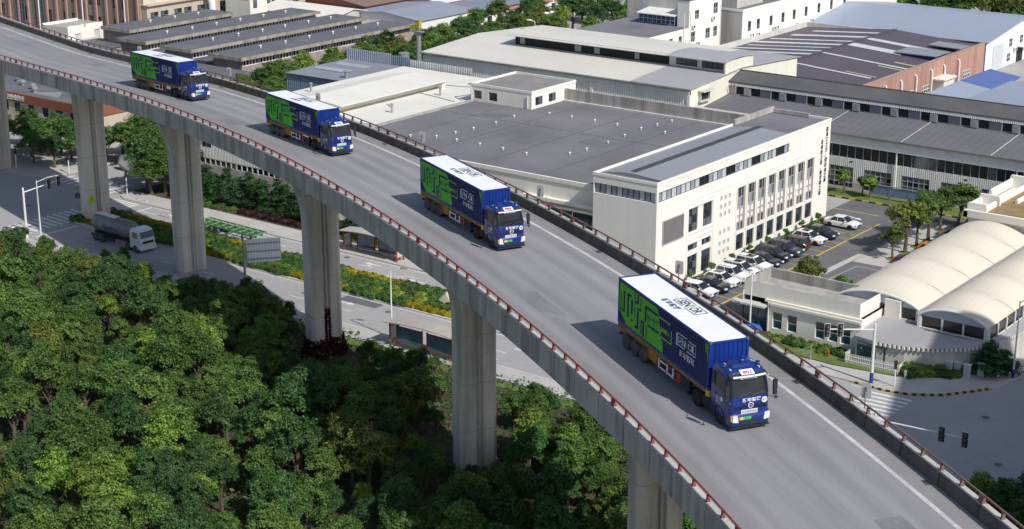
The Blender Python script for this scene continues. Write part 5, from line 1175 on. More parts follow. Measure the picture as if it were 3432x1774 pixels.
def make_truck():
    t = thing('semi_truck', 'x', 'truck')
    # trailer
    b = MB()
    for y in (-.52, .52): b.extrude([(-6.0, .95), (3.2, .95), (4.6, 1.15), (6.2, 1.2), (6.2, 1.42), (-6.0, 1.42)], 'y', y - .08, y + .08)
    for x in np.linspace(-5.7, 5.6, 12): b.box(x - .06, x + .06, -1.15, 1.15, 1.18, 1.36)
    b.box(-6.1, -5.85, -1.22, 1.22, 1.0, 1.44); b.box(-6.1, 6.1, -1.18, -1.1, 1.2, 1.44); b.box(-6.1, 6.1, 1.1, 1.18, 1.2, 1.44); part(t, 'trailer_frame', b, ochre, world=False)
    b = MB(); b.box(5.75, 6.12, -1.2, 1.2, 1.08, 1.46); part(t, 'front_bolster', b, yel, world=False)
    for y in (-1, 1):
        b = MB()
        for q in ((-5.85, -5.1, .98, 1.2), (-5.1, -1.9, 1.14, 1.2)): b.box(q[0], q[1], *sorted((y * 1.22, y * .62)), q[2], q[3])
        b.box(-1.95, -1.88, *sorted((y * 1.22, y * .7)), .55, 1.2); part(t, 'mudguard', b, ochre, world=False)
        b = MB(); b.box(-1.75, -.55, *sorted((y * 1.18, y * .75)), .55, 1.18); part(t, 'tool_box', b, ochre, world=False)
        b = MB()
        for z in (.52, .95): b.box(-.3, 2.6, *sorted((y * 1.2, y * 1.14)), z, z + .12)
        b.box(2.15, 2.6, *sorted((y * 1.205, y * 1.13)), .5, 1.1); gd = part(t, 'side_guard', b, red_g, world=False)
        b = MB()
        for x in (-.32, .78): b.box(x, x + .14, *sorted((y * 1.21, y * 1.15)), .48, 1.12)
        for x in (-.1, .95): b.box(x, x + .75, *sorted((y * 1.206, y * 1.19)), .52, .64)
        b.box(-.1, .65, *sorted((y * 1.206, y * 1.19)), .95, 1.07); b.box(1.55, 1.7, *sorted((y * 1.21, y * 1.15)), .48, 1.12); part(gd, 'reflective_tape', b, print_white, world=False)
        b = MB(); b.box(2.95, 3.1, *sorted((y * .8, y * .6)), .12, 1.3); b.box(2.88, 3.17, *sorted((y * .9, y * .5)), .06, .14); part(t, 'landing_leg', b, grime, world=False)
    b = MB(); b.box(-6.12, -6.0, -1.15, 1.15, .55, .72); part(t, 'rear_bumper', b, red_g, world=False)
    tm = wheel_meshes(.52, .58, dusty, dust_rim)
    for x in (-4.95, -3.72, -2.5):
        for y in (-.92, .92): add_wheel(t, tm, x, y, .52)
        b = MB(); b.tube([(x, -.9, .52), (x, .9, .52)], .09, 8); part(t, 'axle', b, grime, world=False)
    # tractor
    b = MB()
    for y in (-.43, .43): b.box(3.6, 8.4, y - .05, y + .05, .72, .98)
    b.box(3.6, 6.6, -.38, .38, .76, .84); b.lathe([(.5, .99), (.5, 1.09)], 16, (4.6, 0, 0)); b.box(6.3, 6.5, -1.0, 1.0, .6, 1.3); part(t, 'tractor_frame', b, grime, world=False)
    for y in (-1, 1):
        b = MB(); b.box(5.35, 6.55, *sorted((y * 1.2, y * .55)), .42, 1.02); part(t, 'battery_box', b, grime, world=False)
        b = MB(); n = 8
        pr = [(4.7 + .66 * math.cos(a), .54 + .66 * math.sin(a)) for a in np.linspace(.25, math.pi - .25, n)]; b.extrude(pr + [(x * .99 + .047, z - .05) for x, z in pr[::-1]], 'y', *sorted((y * 1.22, y * .62))); part(t, 'drive_mudguard', b, grime, world=False)
    dm = wheel_meshes(.51, .58, black_rubber, hub); fm = wheel_meshes(.51, .33, black_rubber, hub)
    for y in (-.92, .92): add_wheel(t, dm, 4.7, y, .51)
    for y in (-1.04, 1.04): add_wheel(t, fm, 7.42, y, .51)
    # cab: rings from the sill up
    rings = [rr(6.42, 8.72, 1.22, .62, .08, 4, .30), rr(6.40, 8.78, 1.245, .95, .08, 4, .34), rr(6.40, 8.76, 1.25, 1.5, .08, 4, .34), rr(6.40, 8.72, 1.25, 2.02, .08, 4, .34), rr(6.42, 8.52, 1.24, 2.6, .08, 4, .34), rr(6.45, 8.28, 1.21, 3.12, .1, 4, .34), rr(6.5, 8.12, 1.16, 3.30, .14, 4, .34), rr(6.6, 7.95, 1.05, 3.40, .16, 4, .34)]
    b = MB(); b.loft(rings); cab_ = part(t, 'cab', b, cab_blue, True, world=False)
    b = MB()
    def glass_row(z): 
        xf = np.interp(z, (2.02, 2.6, 3.12), (8.72, 8.52, 8.28)); hw = np.interp(z, (2.02, 2.6, 3.12), (1.25, 1.24, 1.21))
        ring = rr(6.4, xf + .02, hw + .016, z, .08, 4, .34); n = len(ring); front = ring[15:20] + ring[0:5]; return front
    rows = [glass_row(z) for z in (2.06, 2.4, 2.75, 3.06)]
    for r0, r1 in zip(rows[:-1], rows[1:]):
        for i in range(1, len(r0) - 2): b.quad(r0[i], r0[i + 1], r1[i + 1], r1[i])
    ws = part(t, 'windscreen', b, scr_glass, True, world=False)
    b = MB()
    for y0, y1 in ((-.75, .05), (.1, .85)): b.tube([(8.75, y0, 2.05), (8.68, y1, 2.22)], .018, 5)
    part(ws, 'wiper', b, dark_metal, world=False)
    for y in (-1, 1):
        b = MB(); yy = y * 1.262
        b.poly([(7.0, yy, 2.1), (8.12, yy, 2.02), (8.10, yy, 2.3), (7.92, yy - y * .03, 3.0), (7.0, yy - y * .03, 3.02)]); part(cab_, 'side_window', b, glass_dark, world=False)
        b = MB(); b.box(6.55, 6.9, *sorted((yy, yy - y * .01)), 2.2, 2.95); part(cab_, 'rear_quarter_panel', b, dark_metal, world=False)
        b = MB(); b.box(7.02, 7.14, *sorted((yy, yy + y * .03)), 1.72, 1.78); part(cab_, 'door_handle', b, dark_metal, world=False)
        b = MB()
        for x in (6.95, 8.14): b.box(x - .008, x + .008, *sorted((yy - y * .005, yy - y * .02)), 1.1, 2.9)
        part(cab_, 'door_seam', b, dark_metal, world=False)
        b = MB(); b.tube([(8.45, y * 1.24, 2.95), (8.75, y * 1.48, 2.92), (8.78, y * 1.5, 2.2)], .03, 6); b.box(8.68, 8.82, *sorted((y * 1.38, y * 1.62)), 2.2, 2.82); b.box(8.7, 8.84, *sorted((y * 1.4, y * 1.6)), 1.93, 2.17); part(t, 'mirror', b, dark_metal, world=False)
        b = MB(); b.tube([(8.6, y * 1.2, 1.85), (8.95, y * 1.42, 1.86)], .02, 5); b.lathe([(.05, -.09), (.09, -.05), (.09, .05), (.05, .09)], 8, (8.98, y * 1.46, 1.86), 'y'); part(t, 'corner_sensor', b, dark_metal, world=False)
        b = MB(); b.box(6.75, 7.0, *sorted((y * 1.26, y * .95)), .3, .9); b.box(7.9, 8.3, *sorted((y * 1.25, y * .95)), .28, .62); part(t, 'step', b, grime, world=False)
        ar = [(7.42 + .64 * math.cos(a), .51 + .64 * math.sin(a)) for a in np.linspace(.05, math.pi - .05, 9)]; b = MB(); b.extrude(ar + [(7.42 + .56 * math.cos(a), .51 + .56 * math.sin(a)) for a in np.linspace(math.pi - .05, .05, 9)], 'y', *sorted((y * 1.265, y * .8))); part(t, 'wheel_arch', b, dark_metal, world=False)
        b = MB(); b.extrude([(y * .78, .60), (y * 1.14, .64), (y * 1.13, 1.02), (y * .84, .98)], 'x', 8.62, 8.925); hl = part(t, 'headlight', b, lamp, world=False)
        b = MB(); b.box(8.60, 8.85, *sorted((y * 1.142, y * 1.22)), .68, .98); part(hl, 'indicator', b, amber, world=False)
    rings = [rr(8.2, 8.86, 1.235, .36, .06, 4, .28), rr(8.2, 8.90, 1.25, .6, .06, 4, .28), rr(8.2, 8.88, 1.25, .92, .06, 4, .28), rr(8.2, 8.80, 1.25, 1.04, .06, 4, .28)]
    b = MB(); b.loft(rings); bp = part(t, 'bumper', b, cab_blue, True, world=False)
    b = MB(); b.box(8.84, 8.912, -.62, .62, .46, .66); part(bp, 'air_intake', b, dark_metal, world=False)
    b = MB(); b.box(8.66, 8.84, -1.2, 1.2, .20, .30); part(t, 'under_run_bar', b, dark_metal, world=False)
    b = MB()
    for z in (1.32, 1.44): b.box(8.765, 8.80, -.98, .98, z, z + .07)
    part(cab_, 'grille', b, M('grille_navy', (.012, .016, .06), .4, 0, 1, 0, coords='O'), world=False)
    b = MB(); b.lathe([(.17, 0), (.17, .03)], 20, (8.785, 0, 1.52), 'x'); b.k = 1; b.lathe([(.13, .028), (.13, .034)], 20, (8.785, 0, 1.52), 'x'); part(cab_, 'badge', b, [white_metal, cab_blue], world=False)
    me = with_mat(text_mesh('BYD', .11, 0), white_metal); obj('badge_lettering', me, cab_, (8.822, -.12, 1.485), (math.pi / 2, 0, math.pi / 2))
    b = MB(); b.box(8.90, 8.92, -.50, -.0, .74, .90); part(t, 'licence_plate', b, plate_g, world=False)
    b = MB(); b.box(8.90, 8.921, -.72, -.50, .74, .90); part(t, 'licence_plate', b, plate_y, world=False)
    me = with_mat(text_mesh('801', .12, 0, fit=(.3, .1)), navy_txt); obj('plate_lettering', me, t, (8.924, -.4, .77), (math.pi / 2, 0, math.pi / 2))
    b = MB(); b.box(8.80, 8.835, -.60, .42, 1.05, 1.28); wp = part(t, 'test_sign', b, print_white, world=False)
    me = with_mat(text_mesh('自动驾驶测试', .18, 0, fit=(.92, .16)), navy_txt); obj('sign_lettering', me, wp, (8.839, -.55, 1.085), (math.pi / 2, 0, math.pi / 2))
    me = with_mat(text_mesh('斯年智驾', .3, 0, bold=.01, fit=(1.15, .25)), print_white); obj('front_lettering', me, cab_, (8.775, -.52, 1.70), (math.pi / 2, 0, math.pi / 2))
    b = MB(); b.lathe([(.18, 0), (.18, .012)], 20, (8.765, .86, 1.72), 'x'); part(cab_, 'round_sticker', b, print_white, world=False)
    b = MB(); b.lathe([(.14, -.012), (.14, 0)], 16, (7.75, -1.262, 1.62), 'y'); part(cab_, 'round_sticker', b, print_white, world=False)
    for y, s_ in ((-1.268, 1),): me = with_mat(text_mesh('斯年智驾\nSENIOR', .2, 0, fit=(.62, .42)), print_white); obj('door_lettering', me, cab_, (7.1, y, 1.25), (math.pi / 2, 0, 0))
    # roof gear: visor, light bar, number board, sensor pod
    b = MB(); b.extrude([(8.10, 3.10), (8.46, 3.02), (8.50, 3.08), (8.12, 3.24)], 'y', -1.15, 1.15); part(t, 'sun_visor', b, dark_metal, world=False)
    b = MB(); b.tube([(8.47, -1.02, 3.11), (8.53, -.5, 3.11), (8.53, .5, 3.11), (8.47, 1.02, 3.11)], .065, 8); part(t, 'light_bar', b, print_white, True, world=False)
    b = MB(); b.extrude([(8.02, 3.32), (8.40, 3.16), (8.42, 3.19), (8.04, 3.36)], 'y', -.45, .38); part(t, 'number_board', b, print_white, world=False)
    b = MB(); b.extrude([(8.525, 2.98), (8.50, 3.08), (8.49, 3.08), (8.515, 2.98)], 'y', -.55, .45); nb = part(t, 'name_board', b, print_white, world=False)
    me = with_mat(text_mesh('SENIOR', .2, 0, fit=(.8, .085)), navy_txt); obj('board_lettering', me, nb, (8.533, -.45, 2.985), (math.pi / 2, 0, math.pi / 2))
    b = MB(); b.loft([rr(6.75, 7.75, .72, 3.38, .15), rr(6.8, 7.72, .68, 3.55, .18), rr(6.95, 7.5, .5, 3.64, .2)]); part(t, 'roof_pod', b, cab_blue, True, world=False)
    for x, y, h in ((7.55, 0, .35), (7.6, .98, .2), (7.35, -1.02, .16)):
        b = MB(); z0 = 3.6 if y == 0 else 3.38; b.lathe([(.13, 0), (.13, h * .4), (.10, h * .42), (.12, h * .6), (.12, h * .9), (.06, h)], 12, (x, y, z0)); b.k = 1; b.lathe([(.105, h * .41), (.105, h * .58)], 12, (x, y, z0)); part(t, 'lidar_sensor', b, [cab_blue, print_white], True, world=False)
    b = MB()
    for x, y in ((7.0, .86), (7.25, .9), (7.9, -.95), (7.0, -.8), (7.95, .8)): b.box(x, x + .18, y - .03, y + .03, 3.38, 3.44)
    part(t, 'roof_antenna', b, print_white, world=False)
    b = MB(); b.tube([(6.3, -.3, 1.0), (6.2, -.3, 1.6), (5.9, -.2, 1.5)], .03, 5); b.tube([(6.3, .2, 1.0), (6.2, .2, 1.7), (5.9, .2, 1.4)], .03, 5); part(t, 'air_hose', b, dark_metal, world=False)
    return t
tr0, ct0 = make_truck(), make_container()
WHERE = ['leading the convoy', 'second in the convoy', 'third in the convoy', 'last and farthest in the convoy']
for i, (Lx, d, hd, s) in enumerate(((-55.0, 6.75, -31.6, 1.06), (-86.3, 6.80, -25.6, .985), (-117.4, 6.6, -18.6, .945), (-149.8, 6.45, -13.5, .965))):
    t, c = (tr0, ct0) if i == 0 else (copy_tree(tr0), copy_tree(ct0))
    p = D(Lx, d, .008); f = Vector((math.cos(R(hd)), math.sin(R(hd)), 0))
    sl_ = (deck_pt(Lx + 4)[0].z - deck_pt(Lx - 4)[0].z) / 8 * .9
    rot = (0, -math.atan(sl_), R(hd))
    for o in (t, c): o.rotation_euler = rot; o.scale = (s, s, s)
    up = Matrix.Rotation(R(hd), 3, 'Z') @ Matrix.Rotation(-math.atan(sl_), 3, 'Y') @ Vector((0, 0, 1))
    t.location = p; c.location = p + up * 1.465 * s
    num = ('801', '802', '803', '804')[i]
    tag(t, 'blue truck with ochre container trailer, %s' % WHERE[i], 'truck', 'convoy trucks on the viaduct')
    tag(c, 'navy and green container with white roof on the truck %s' % WHERE[i], 'container', 'containers on the convoy trucks')
    nb = [k for k in t.children if k.name.startswith('number_board')][0]
    me = with_mat(text_mesh(num, .3, 0, bold=.008, fit=(.52, .24)), red_txt); o = obj('number_lettering', me, nb, (8.365, -.30, 3.226)); o.rotation_euler = (R(23), 0, R(90))
    cb = [k for k in t.children if k.name.startswith('cab')][0]
    me = with_mat(text_mesh(num, .2, 0, fit=(.24, .12)), red_txt); obj('sticker_lettering', me, cb, (8.782, .74, 1.66), (math.pi / 2, 0, math.pi / 2))

# --- cars
car_paints = {'white': paint('car_white', (.76, .76, .76)), 'black': paint('car_black', (.012, .013, .016)), 'grey': paint('car_grey', (.07, .073, .085), .3, .4), 'brown': paint('car_brown', (.05, .042, .04), .3, .3), 'gold': paint('car_champagne', (.30, .26, .19), .35, .4), 'orange': paint('car_orange', (.72, .27, .02)), 'maroon': paint('car_maroon', (.045, .018, .02))}
tail_red = M('tail_lamp', (.40, .02, .02), .3, 0, 1, 0, coords='O'); plate_b = M('plate_blue', (.05, .13, .45), .5, 0, 1, 0, coords='O'); chrome = M('alloy_wheel', (.55, .56, .58), .3, .1, 3, 0, metal=.7, coords='O')
CARM = {}
def car(label, kind, color, x, y, rz, roofkind='plain', group='cars in the parking lot'):
    L, W, H_, hood, belt = {'sedan': (4.55, 1.78, 1.43, .86, .92), 'suv': (4.4, 1.82, 1.66, 1.02, 1.06), 'hatch': (4.2, 1.76, 1.46, .9, .95), 'small_suv': (4.1, 1.76, 1.66, 1.02, 1.06)}[kind]
    name = {'sedan': 'sedan_car', 'suv': 'suv_car', 'hatch': 'hatchback_car', 'small_suv': 'compact_suv_car'}[kind]
    t = thing(name, label, 'car', (x, y, .012), rz, group); t.scale = (1.05, 1.05, 1.05); pm = car_paints[color]; h = L / 2; hw = W / 2
    key = (kind, color)
    if key not in CARM:
        rearz = belt + (.02 if kind != 'sedan' else -.0)
        st = [(-h, .42, rearz - .22, .70), (-h + .08, .30, rearz - .06, .84), (-h + .5, .24, rearz, .95), (-h + 1.2, .22, belt + .01, 1.0), (0, .22, belt, 1.0), (h - 1.35, .22, belt - .03, 1.0), (h - .9, .22, hood, .98), (h - .35, .25, hood - .10, .92), (h - .08, .30, hood - .24, .82), (h, .38, hood - .36, .70)]
        b = MB(); rings = []
        for (xx, zl, zt, k) in st:
            w_ = hw * k; zm = zl + (zt - zl) * .55
            rings.append([(xx, -w_ * .9, zl), (xx, -w_, zl + .12), (xx, -w_, zm), (xx, -w_ * .97, zt - .1), (xx, -w_ * .88, zt), (xx, -w_ * .4, zt + .03), (xx, w_ * .4, zt + .03), (xx, w_ * .88, zt), (xx, w_ * .97, zt - .1), (xx, w_, zm), (xx, w_, zl + .12), (xx, w_ * .9, zl)])
        b.loft(rings); body = b.mesh('body', pm, True)
        if kind == 'sedan': c0, c1, r0, r1 = -h + .62, h - 1.18, -h + 1.35, h - 1.95
        elif kind == 'hatch': c0, c1, r0, r1 = -h + .12, h - 1.15, -h + .65, h - 1.9
        else: c0, c1, r0, r1 = -h + .10, h - 1.1, -h + .45, h - 1.8
        zb, zr = belt - .02, H_ - .05; wb, wr_ = hw * .93, hw * .74
        b = MB(); b.loft([rr(c0, c1, wb, zb, .12, 3, .25), rr(c0 + (r0 - c0) * .55, c1 + (r1 - c1) * .55, wb + (wr_ - wb) * .5, zb + (zr - zb) * .55, .12, 3, .25), rr(r0, r1, wr_, zr, .12, 3, .25)]); glass = b.mesh('window_glass', glass_dark, True)
        b = MB(); b.loft([rr(r0 - .04, r1 + .03, wr_ + .015, zr - .03, .14, 3, .26), rr(r0, r1, wr_ - .02, zr + .03, .14, 3, .26), rr(r0 + .2, r1 - .15, wr_ - .18, zr + .06, .14, 3, .26)])
        for y_ in (-1, 1):
            for (xa, xb, wd) in ((c1 - .02, r1 + .02, .09), ((c0 + c1) / 2 - .05, (r0 + r1) / 2, .07), (c0 + .12, r0 + .05, .20)):
                A = Vector((xa, y_ * (wb + .012), zb)); Bq = Vector((xb, y_ * (wr_ + .014), zr)); dx = Vector((wd / 2, 0, 0)); b.quad(A - dx, A + dx, Bq + dx, Bq - dx)
        roof = b.mesh('roof', pm, True)
        wm = wheel_meshes(.33, .21, black_rubber, chrome)
        hb = MB(); hb.box(-.12, .1, -.2, .2, -.07, .08); hlm = hb.mesh('headlight', lamp, True)
        tb = MB(); tb.box(-.05, .09, -.16, .16, -.1, .12); tlm = tb.mesh('tail_light', tail_red, True)
        gb = MB(); gb.box(-.06, .02, -.45, .45, -.1, .1); grm = gb.mesh('grille', dark_metal); pb = MB(); pb.box(-.01, .02, -.22, .22, -.07, .07); plm = pb.mesh('number_plate', plate_b)
        mb_ = MB(); mb_.loft([rr(-.09, .09, .1, -.06, .03), rr(-.1, .1, .12, .02, .04), rr(-.06, .06, .08, .08, .03)]); mim = mb_.mesh('wing_mirror', pm, True)
        CARM[key] = (body, glass, roof, wm, hlm, tlm, grm, plm, mim, (r0, r1, wr_, zr, c1, wb, hood, belt))
    body, glass, roof, wm, hlm, tlm, grm, plm, mim, q = CARM[key]
    obj('body', body, t); obj('window_glass', glass, t); ro = obj('roof', roof, t)
    for xx in (-L * .29, L * .305):
        for yy in (-hw + .08, hw - .08): add_wheel(t, wm, xx, yy, .33)
    for yy in (-1, 1):
        obj('headlight', hlm, t, (h - .12, yy * hw * .66, q[6] - .24)); obj('tail_light', tlm, t, (-h + .06, yy * hw * .7, q[7] - .16)); obj('wing_mirror', mim, t, (q[4] - .35, yy * (hw + .06), q[7] + .06))
    obj('grille', grm, t, (h - .01, 0, q[6] - .34)); obj('number_plate', plm, t, (h + .005, 0, .40))
    if roofkind == 'sunroof':
        b = MB(); b.box(q[1] - 1.15, q[1] - .2, -.42, .42, q[3] + .045, q[3] + .072); part(ro, 'sunroof', b, glass_dark, world=False)
    if roofkind in ('rails', 'sunroof') and kind in ('suv', 'small_suv'):
        for yy in (-1, 1):
            b = MB(); b.tube([(q[0] + .15, yy * (q[2] - .1), q[3] + .03), (q[0] + .3, yy * (q[2] - .1), q[3] + .09), (q[1] - .3, yy * (q[2] - .1), q[3] + .09), (q[1] - .15, yy * (q[2] - .1), q[3] + .03)], .022, 5); part(ro, 'roof_rail', b, dark_metal, world=False)
    return t
car('white sedan parked last in the row, at the far end by the road arrow', 'sedan', 'white', -91.0, 190.3, 0)
car('black sedan parked second from the far end of the row, beside the white hatchback', 'sedan', 'black', -91.2, 184.4, 0)
car('white hatchback with a sunroof parked between black sedan and dark brown car', 'hatch', 'white', -91.1, 181.3, R(-2), 'sunroof')
car('dark brown car parked nose to the office, its red tail lamps showing', 'suv', 'brown', -91.6, 177.7, math.pi, 'plain')
car('dark grey estate car with roof rails parked next to the brown car', 'suv', 'grey', -91.1, 175.0, 0, 'rails')
car('large black off-roader parked in the middle of the row', 'suv', 'black', -91.2, 172.1, 0, 'rails')
car('low black sedan parked between the black off-roader and a white off-roader', 'sedan', 'black', -91.1, 169.6, 0)
car('largest white off-roader with a black sunroof, beside the low black sedan', 'suv', 'white', -91.1, 167.1, R(-1), 'sunroof')
car('white off-roader with a long glass roof, second white one from the black sedan', 'suv', 'white', -91.3, 164.4, 0, 'sunroof')
car('compact white off-roader with roof rails, third white one along the row', 'small_suv', 'white', -91.1, 162.2, 0, 'rails')
car('white hatchback with a small sunroof beside the last black sedan', 'hatch', 'white', -91.2, 160.0, 0, 'sunroof')
car('black sedan parked nearest the viaduct railing', 'sedan', 'black', -91.2, 157.6, R(1))
car('white car half hidden behind the viaduct railing', 'hatch', 'white', -91.4, 155.2, 0)
car('champagne gold sedan parked alone under the lot trees', 'sedan', 'gold', -76.6, 193.2, R(-6))
car('bright orange hatchback peeping out behind the tensile roof', 'hatch', 'orange', -76.2, 185.6, R(2), 'sunroof')
car('dark maroon car beside the orange hatchback', 'sedan', 'maroon', -76.4, 180.2, R(2))

# --- tanker on the street below
tk = thing('tank_truck', 'dusty grey tank truck with a white cab in the shade of the viaduct', 'truck', (-158.6, 128.6, .006), R(-3))
tank_m = M('tank_steel', (.22, .21, .205), .45, .2, .8, .06, metal=.3, coords='O'); tcab = paint('tanker_white', (.62, .63, .65), .4)
b = MB(); b.lathe([(.5, -5.6), (.95, -5.35), (1.12, -5.0), (1.12, 1.6), (.95, 2.1), (.45, 2.5)], 24, (0, 0, 2.25), 'x'); part(tk, 'tank', b, tank_m, True, world=False)
for x in (-4.2, -2.6, -1.0, .6):
    b = MB(); b.lathe([(1.15, -.05), (1.15, .05)], 24, (x, 0, 2.25), 'x'); part(tk, 'tank_band', b, M('tank_band', (.2, .2, .21), .6, .2, 1, 0, coords='O'), True, world=False)
b = MB(); b.box(-5.0, -1.2, -.42, .42, 3.33, 3.42); b.lathe([(.3, 3.3), (.3, 3.55), (.2, 3.6)], 12, (-3.6, 0, 0)); part(tk, 'walkway', b, sheet_white, world=False)
b = MB()
for (x0, x1) in ((-2.9, -2.0), (-1.9, -.7), (-.4, .2)): b.box(x0, x1, -1.16, -1.14, 2.0, 2.35)
part(tk, 'tank_lettering', b, M('tank_print_blue', (.05, .07, .25), .5, .3, 2, .1, coords='O'), world=False)
b = MB(); b.box(-5.4, 4.6, -.5, .5, .75, 1.1); b.box(-5.2, -.5, -1.15, -1.05, .55, .95); part(tk, 'frame', b, grime, world=False)
b = MB(); b.loft([rr(2.7, 4.75, 1.18, .55, .08, 4, .25), rr(2.7, 4.8, 1.2, 1.2, .08, 4, .28), rr(2.7, 4.72, 1.2, 1.85, .08, 4, .28), rr(2.75, 4.42, 1.15, 2.75, .1, 4, .28), rr(2.9, 4.2, 1.0, 2.95, .1, 4, .28)]); cb = part(tk, 'cab', b, tcab, True, world=False)
b = MB(); b.poly([(4.76, -1.0, 1.9), (4.76, 1.0, 1.9), (4.50, .96, 2.65), (4.50, -.96, 2.65)]); part(cb, 'windscreen', b, glass_dark, world=False)
for y in (-1, 1):
    b = MB(); b.poly([(3.2, y * 1.21, 1.9), (4.3, y * 1.21, 1.85), (4.15, y * 1.18, 2.6), (3.2, y * 1.18, 2.6)]); part(cb, 'side_window', b, glass_dark, world=False); b = MB(); b.box(4.72, 4.84, *sorted((y * 1.12, y * .8)), .75, .98); part(tk, 'headlight', b, lamp, world=False)
b = MB(); b.box(4.76, 4.82, -.8, .8, 1.2, 1.5); part(cb, 'grille', b, dark_metal, world=False); b = MB(); b.box(4.5, 4.9, -1.18, 1.18, .42, .68); part(tk, 'bumper', b, tcab, world=False)
wm = wheel_meshes(.5, .5, dusty, dust_rim)
for x in (3.7, 2.1, -3.2, -4.4):
    for y in (-.95, .95): add_wheel(tk, wm, x, y, .5)
# --- green skeleton trailer parked on the far carriageway
gt = thing('flatbed_trailer', 'empty green skeletal trailer parked behind the second pier', 'trailer', (-150.6, 139.3, .006), R(-2)); gm = M('trailer_green', (.13, .26, .13), .7, .3, 1.5, .15, coords='O')
b = MB()
for y in (-.5, .5): b.box(-5.6, 5.2, y - .08, y + .08, .95, 1.35)
for x in np.linspace(-5.5, 5.1, 9): b.box(x - .07, x + .07, -1.2, 1.2, 1.22, 1.36)
b.box(-5.6, 5.2, -1.22, -1.12, 1.2, 1.38); b.box(-5.6, 5.2, 1.12, 1.22, 1.2, 1.38); part(gt, 'frame', b, gm, world=False)
for x in (-4.4, -3.2, -2.0):
    for y in (-.9, .9): add_wheel(gt, wm, x, y, .5)
b = MB(); b.box(2.6, 2.75, -.8, -.6, .05, 1.2); b.box(2.6, 2.75, .6, .8, .05, 1.2); part(gt, 'landing_leg', b, grime, world=False)
# ------------------------------------------------------------------ street furniture
red_frame = M('shelter_red', (.30, .055, .035), .6, .15, 1, .05, coords='O'); poster = M('poster_blue', (.10, .17, .23), .25, .5, .8, .15, spec=.6, coords='O')
def bus_shelter(label, x, y, rz, L=8.6):
    t = thing('bus_shelter', label, 'bus shelter', (x, y, PAVE), rz, 'bus shelters')
    b = MB(); n = 12; pr = [(-L / 2 - .5 + (L + 1.0) * i / n, 2.45 + .42 * math.sin(math.pi * (i / n * .9 + .05))) for i in range(n + 1)]
    b.extrude(pr + [(a, z - .07) for a, z in pr[::-1]], 'y', -1.25, 1.0); part(t, 'roof', b, M('shelter_roof', (.40, .37, .34), .7, .15, .6, .05, coords='O'), True, world=False)
    pm_ = MB(); pm_.box(-.07, .07, -.07, .07, 0, 2.42); pmm = pm_.mesh('post', red_frame)
    for px in (-L / 2, -L / 2 + 1.1, -.35, .35, L / 2 - 1.0, L / 2): 
        for py in ((.55,) if abs(px) < L / 2 - .1 else (.55, -.75)): obj('post', pmm, t, (px, py, 0))
    for x0, x1 in ((-L / 2 + 1.2, -.45), (.45, L / 2 - 1.1)):
        b = MB(); b.box(x0, x1, .50, .60, .55, 2.2); pl = part(t, 'poster_panel', b, poster, world=False)
        b = MB()
        for q in ((x0, x1, .45, .55), (x0, x1, 2.2, 2.3)): b.box(q[0], q[1], .47, .63, q[2], q[3])
        part(pl, 'panel_frame', b, red_frame, world=False)
    for px in (-L / 2, L / 2):
        b = MB(); b.box(px - .03, px + .03, -.66, .46, .5, 2.0); sp_ = part(t, 'side_panel', b, M('panel_glass_pale', (.42, .45, .46), .2, .2, 1, .05, coords='O'), world=False)
        b = MB(); b.box(px - .06, px + .06, -.7, .5, .4, .5); b.box(px - .06, px + .06, -.7, .5, 2.0, 2.1); part(sp_, 'panel_frame', b, red_frame, world=False)
    b = MB(); b.box(-2.6, 2.6, -.1, .3, .42, .48)
    for px in (-2.2, 0, 2.2): b.box(px - .04, px + .04, .0, .2, 0, .42)
    part(t, 'bench', b, galv, world=False); b = MB(); b.box(L / 2 + .04, L / 2 + .06, -.6, .3, 1.15, 1.3); part(t, 'yellow_notice', b, yel, world=False)
    return t
bus_shelter('red-framed bus shelter with curved roof on the far pavement, open front showing', -130.9, 144.2, 0)
bus_shelter('red-framed bus shelter behind the near trees, its back panels facing the wood', -103.6, 122.0, math.pi, 9.4)
# advertising sign seen from behind
gs = thing('road_sign', 'large white road sign seen from behind on a grey post', 'sign', (-134.3, 126.9 - 4.0, .1)); gs.location = (-130.9, 122.7, .1)
b = MB(); b.tube([(0, 0, 0), (0, 0, 6.8)], .16, 10, r1=.13); part(gs, 'post', b, galv, True, world=False)
b = MB(); b.box(.35, 4.1, -.03, .03, 4.3, 7.0); pn_ = part(gs, 'panel', b, M('sign_back', (.78, .80, .83), .5, .06, 1, .02, coords='O'), world=False)
b = MB()
for z in (4.7, 5.6, 6.5): b.box(-.1, 4.1, -.13, -.03, z - .06, z + .06)
part(pn_, 'bracket', b, galv, world=False); b = MB()
for x in np.linspace(.5, 4.0, 12): b.box(x - .015, x + .015, -.05, -.03, 4.32, 6.98)
part(pn_, 'rib', b, M('sign_rib', (.42, .44, .47), .5, .05, 1, 0, coords='O'), world=False)
gs.rotation_euler = (0, 0, R(52))
def lamp_post(label, x, y, h, arm, rz, blue=0, group='street lamps'):
    t = thing('street_lamp', label, 'street lamp', (x, y, .1), rz, group)
    b = MB(); b.tube([(0, 0, 0), (0, 0, h * .5), (0, 0, h)], .11, 8, r1=.06); part(t, 'pole', b, white_metal, True, world=False)
    b = MB(); b.tube([(0, 0, h * .97), (arm * .6, 0, h + .25), (arm, 0, h + .35)], .045, 6); ar = part(t, 'arm', b, white_metal, True, world=False)
    b = MB(); b.loft([rr(arm - .1, arm + .7, .14, h + .3, .1), rr(arm - .1, arm + .72, .16, h + .38, .1), rr(arm, arm + .55, .1, h + .45, .08)]); part(ar, 'lamp_head', b, galv, True, world=False)
    if blue: b = MB(); b.tube([(0, 0, .02), (0, 0, blue)], .125, 8); part(t, 'blue_base', b, blue_paint, True, world=False)
    return t
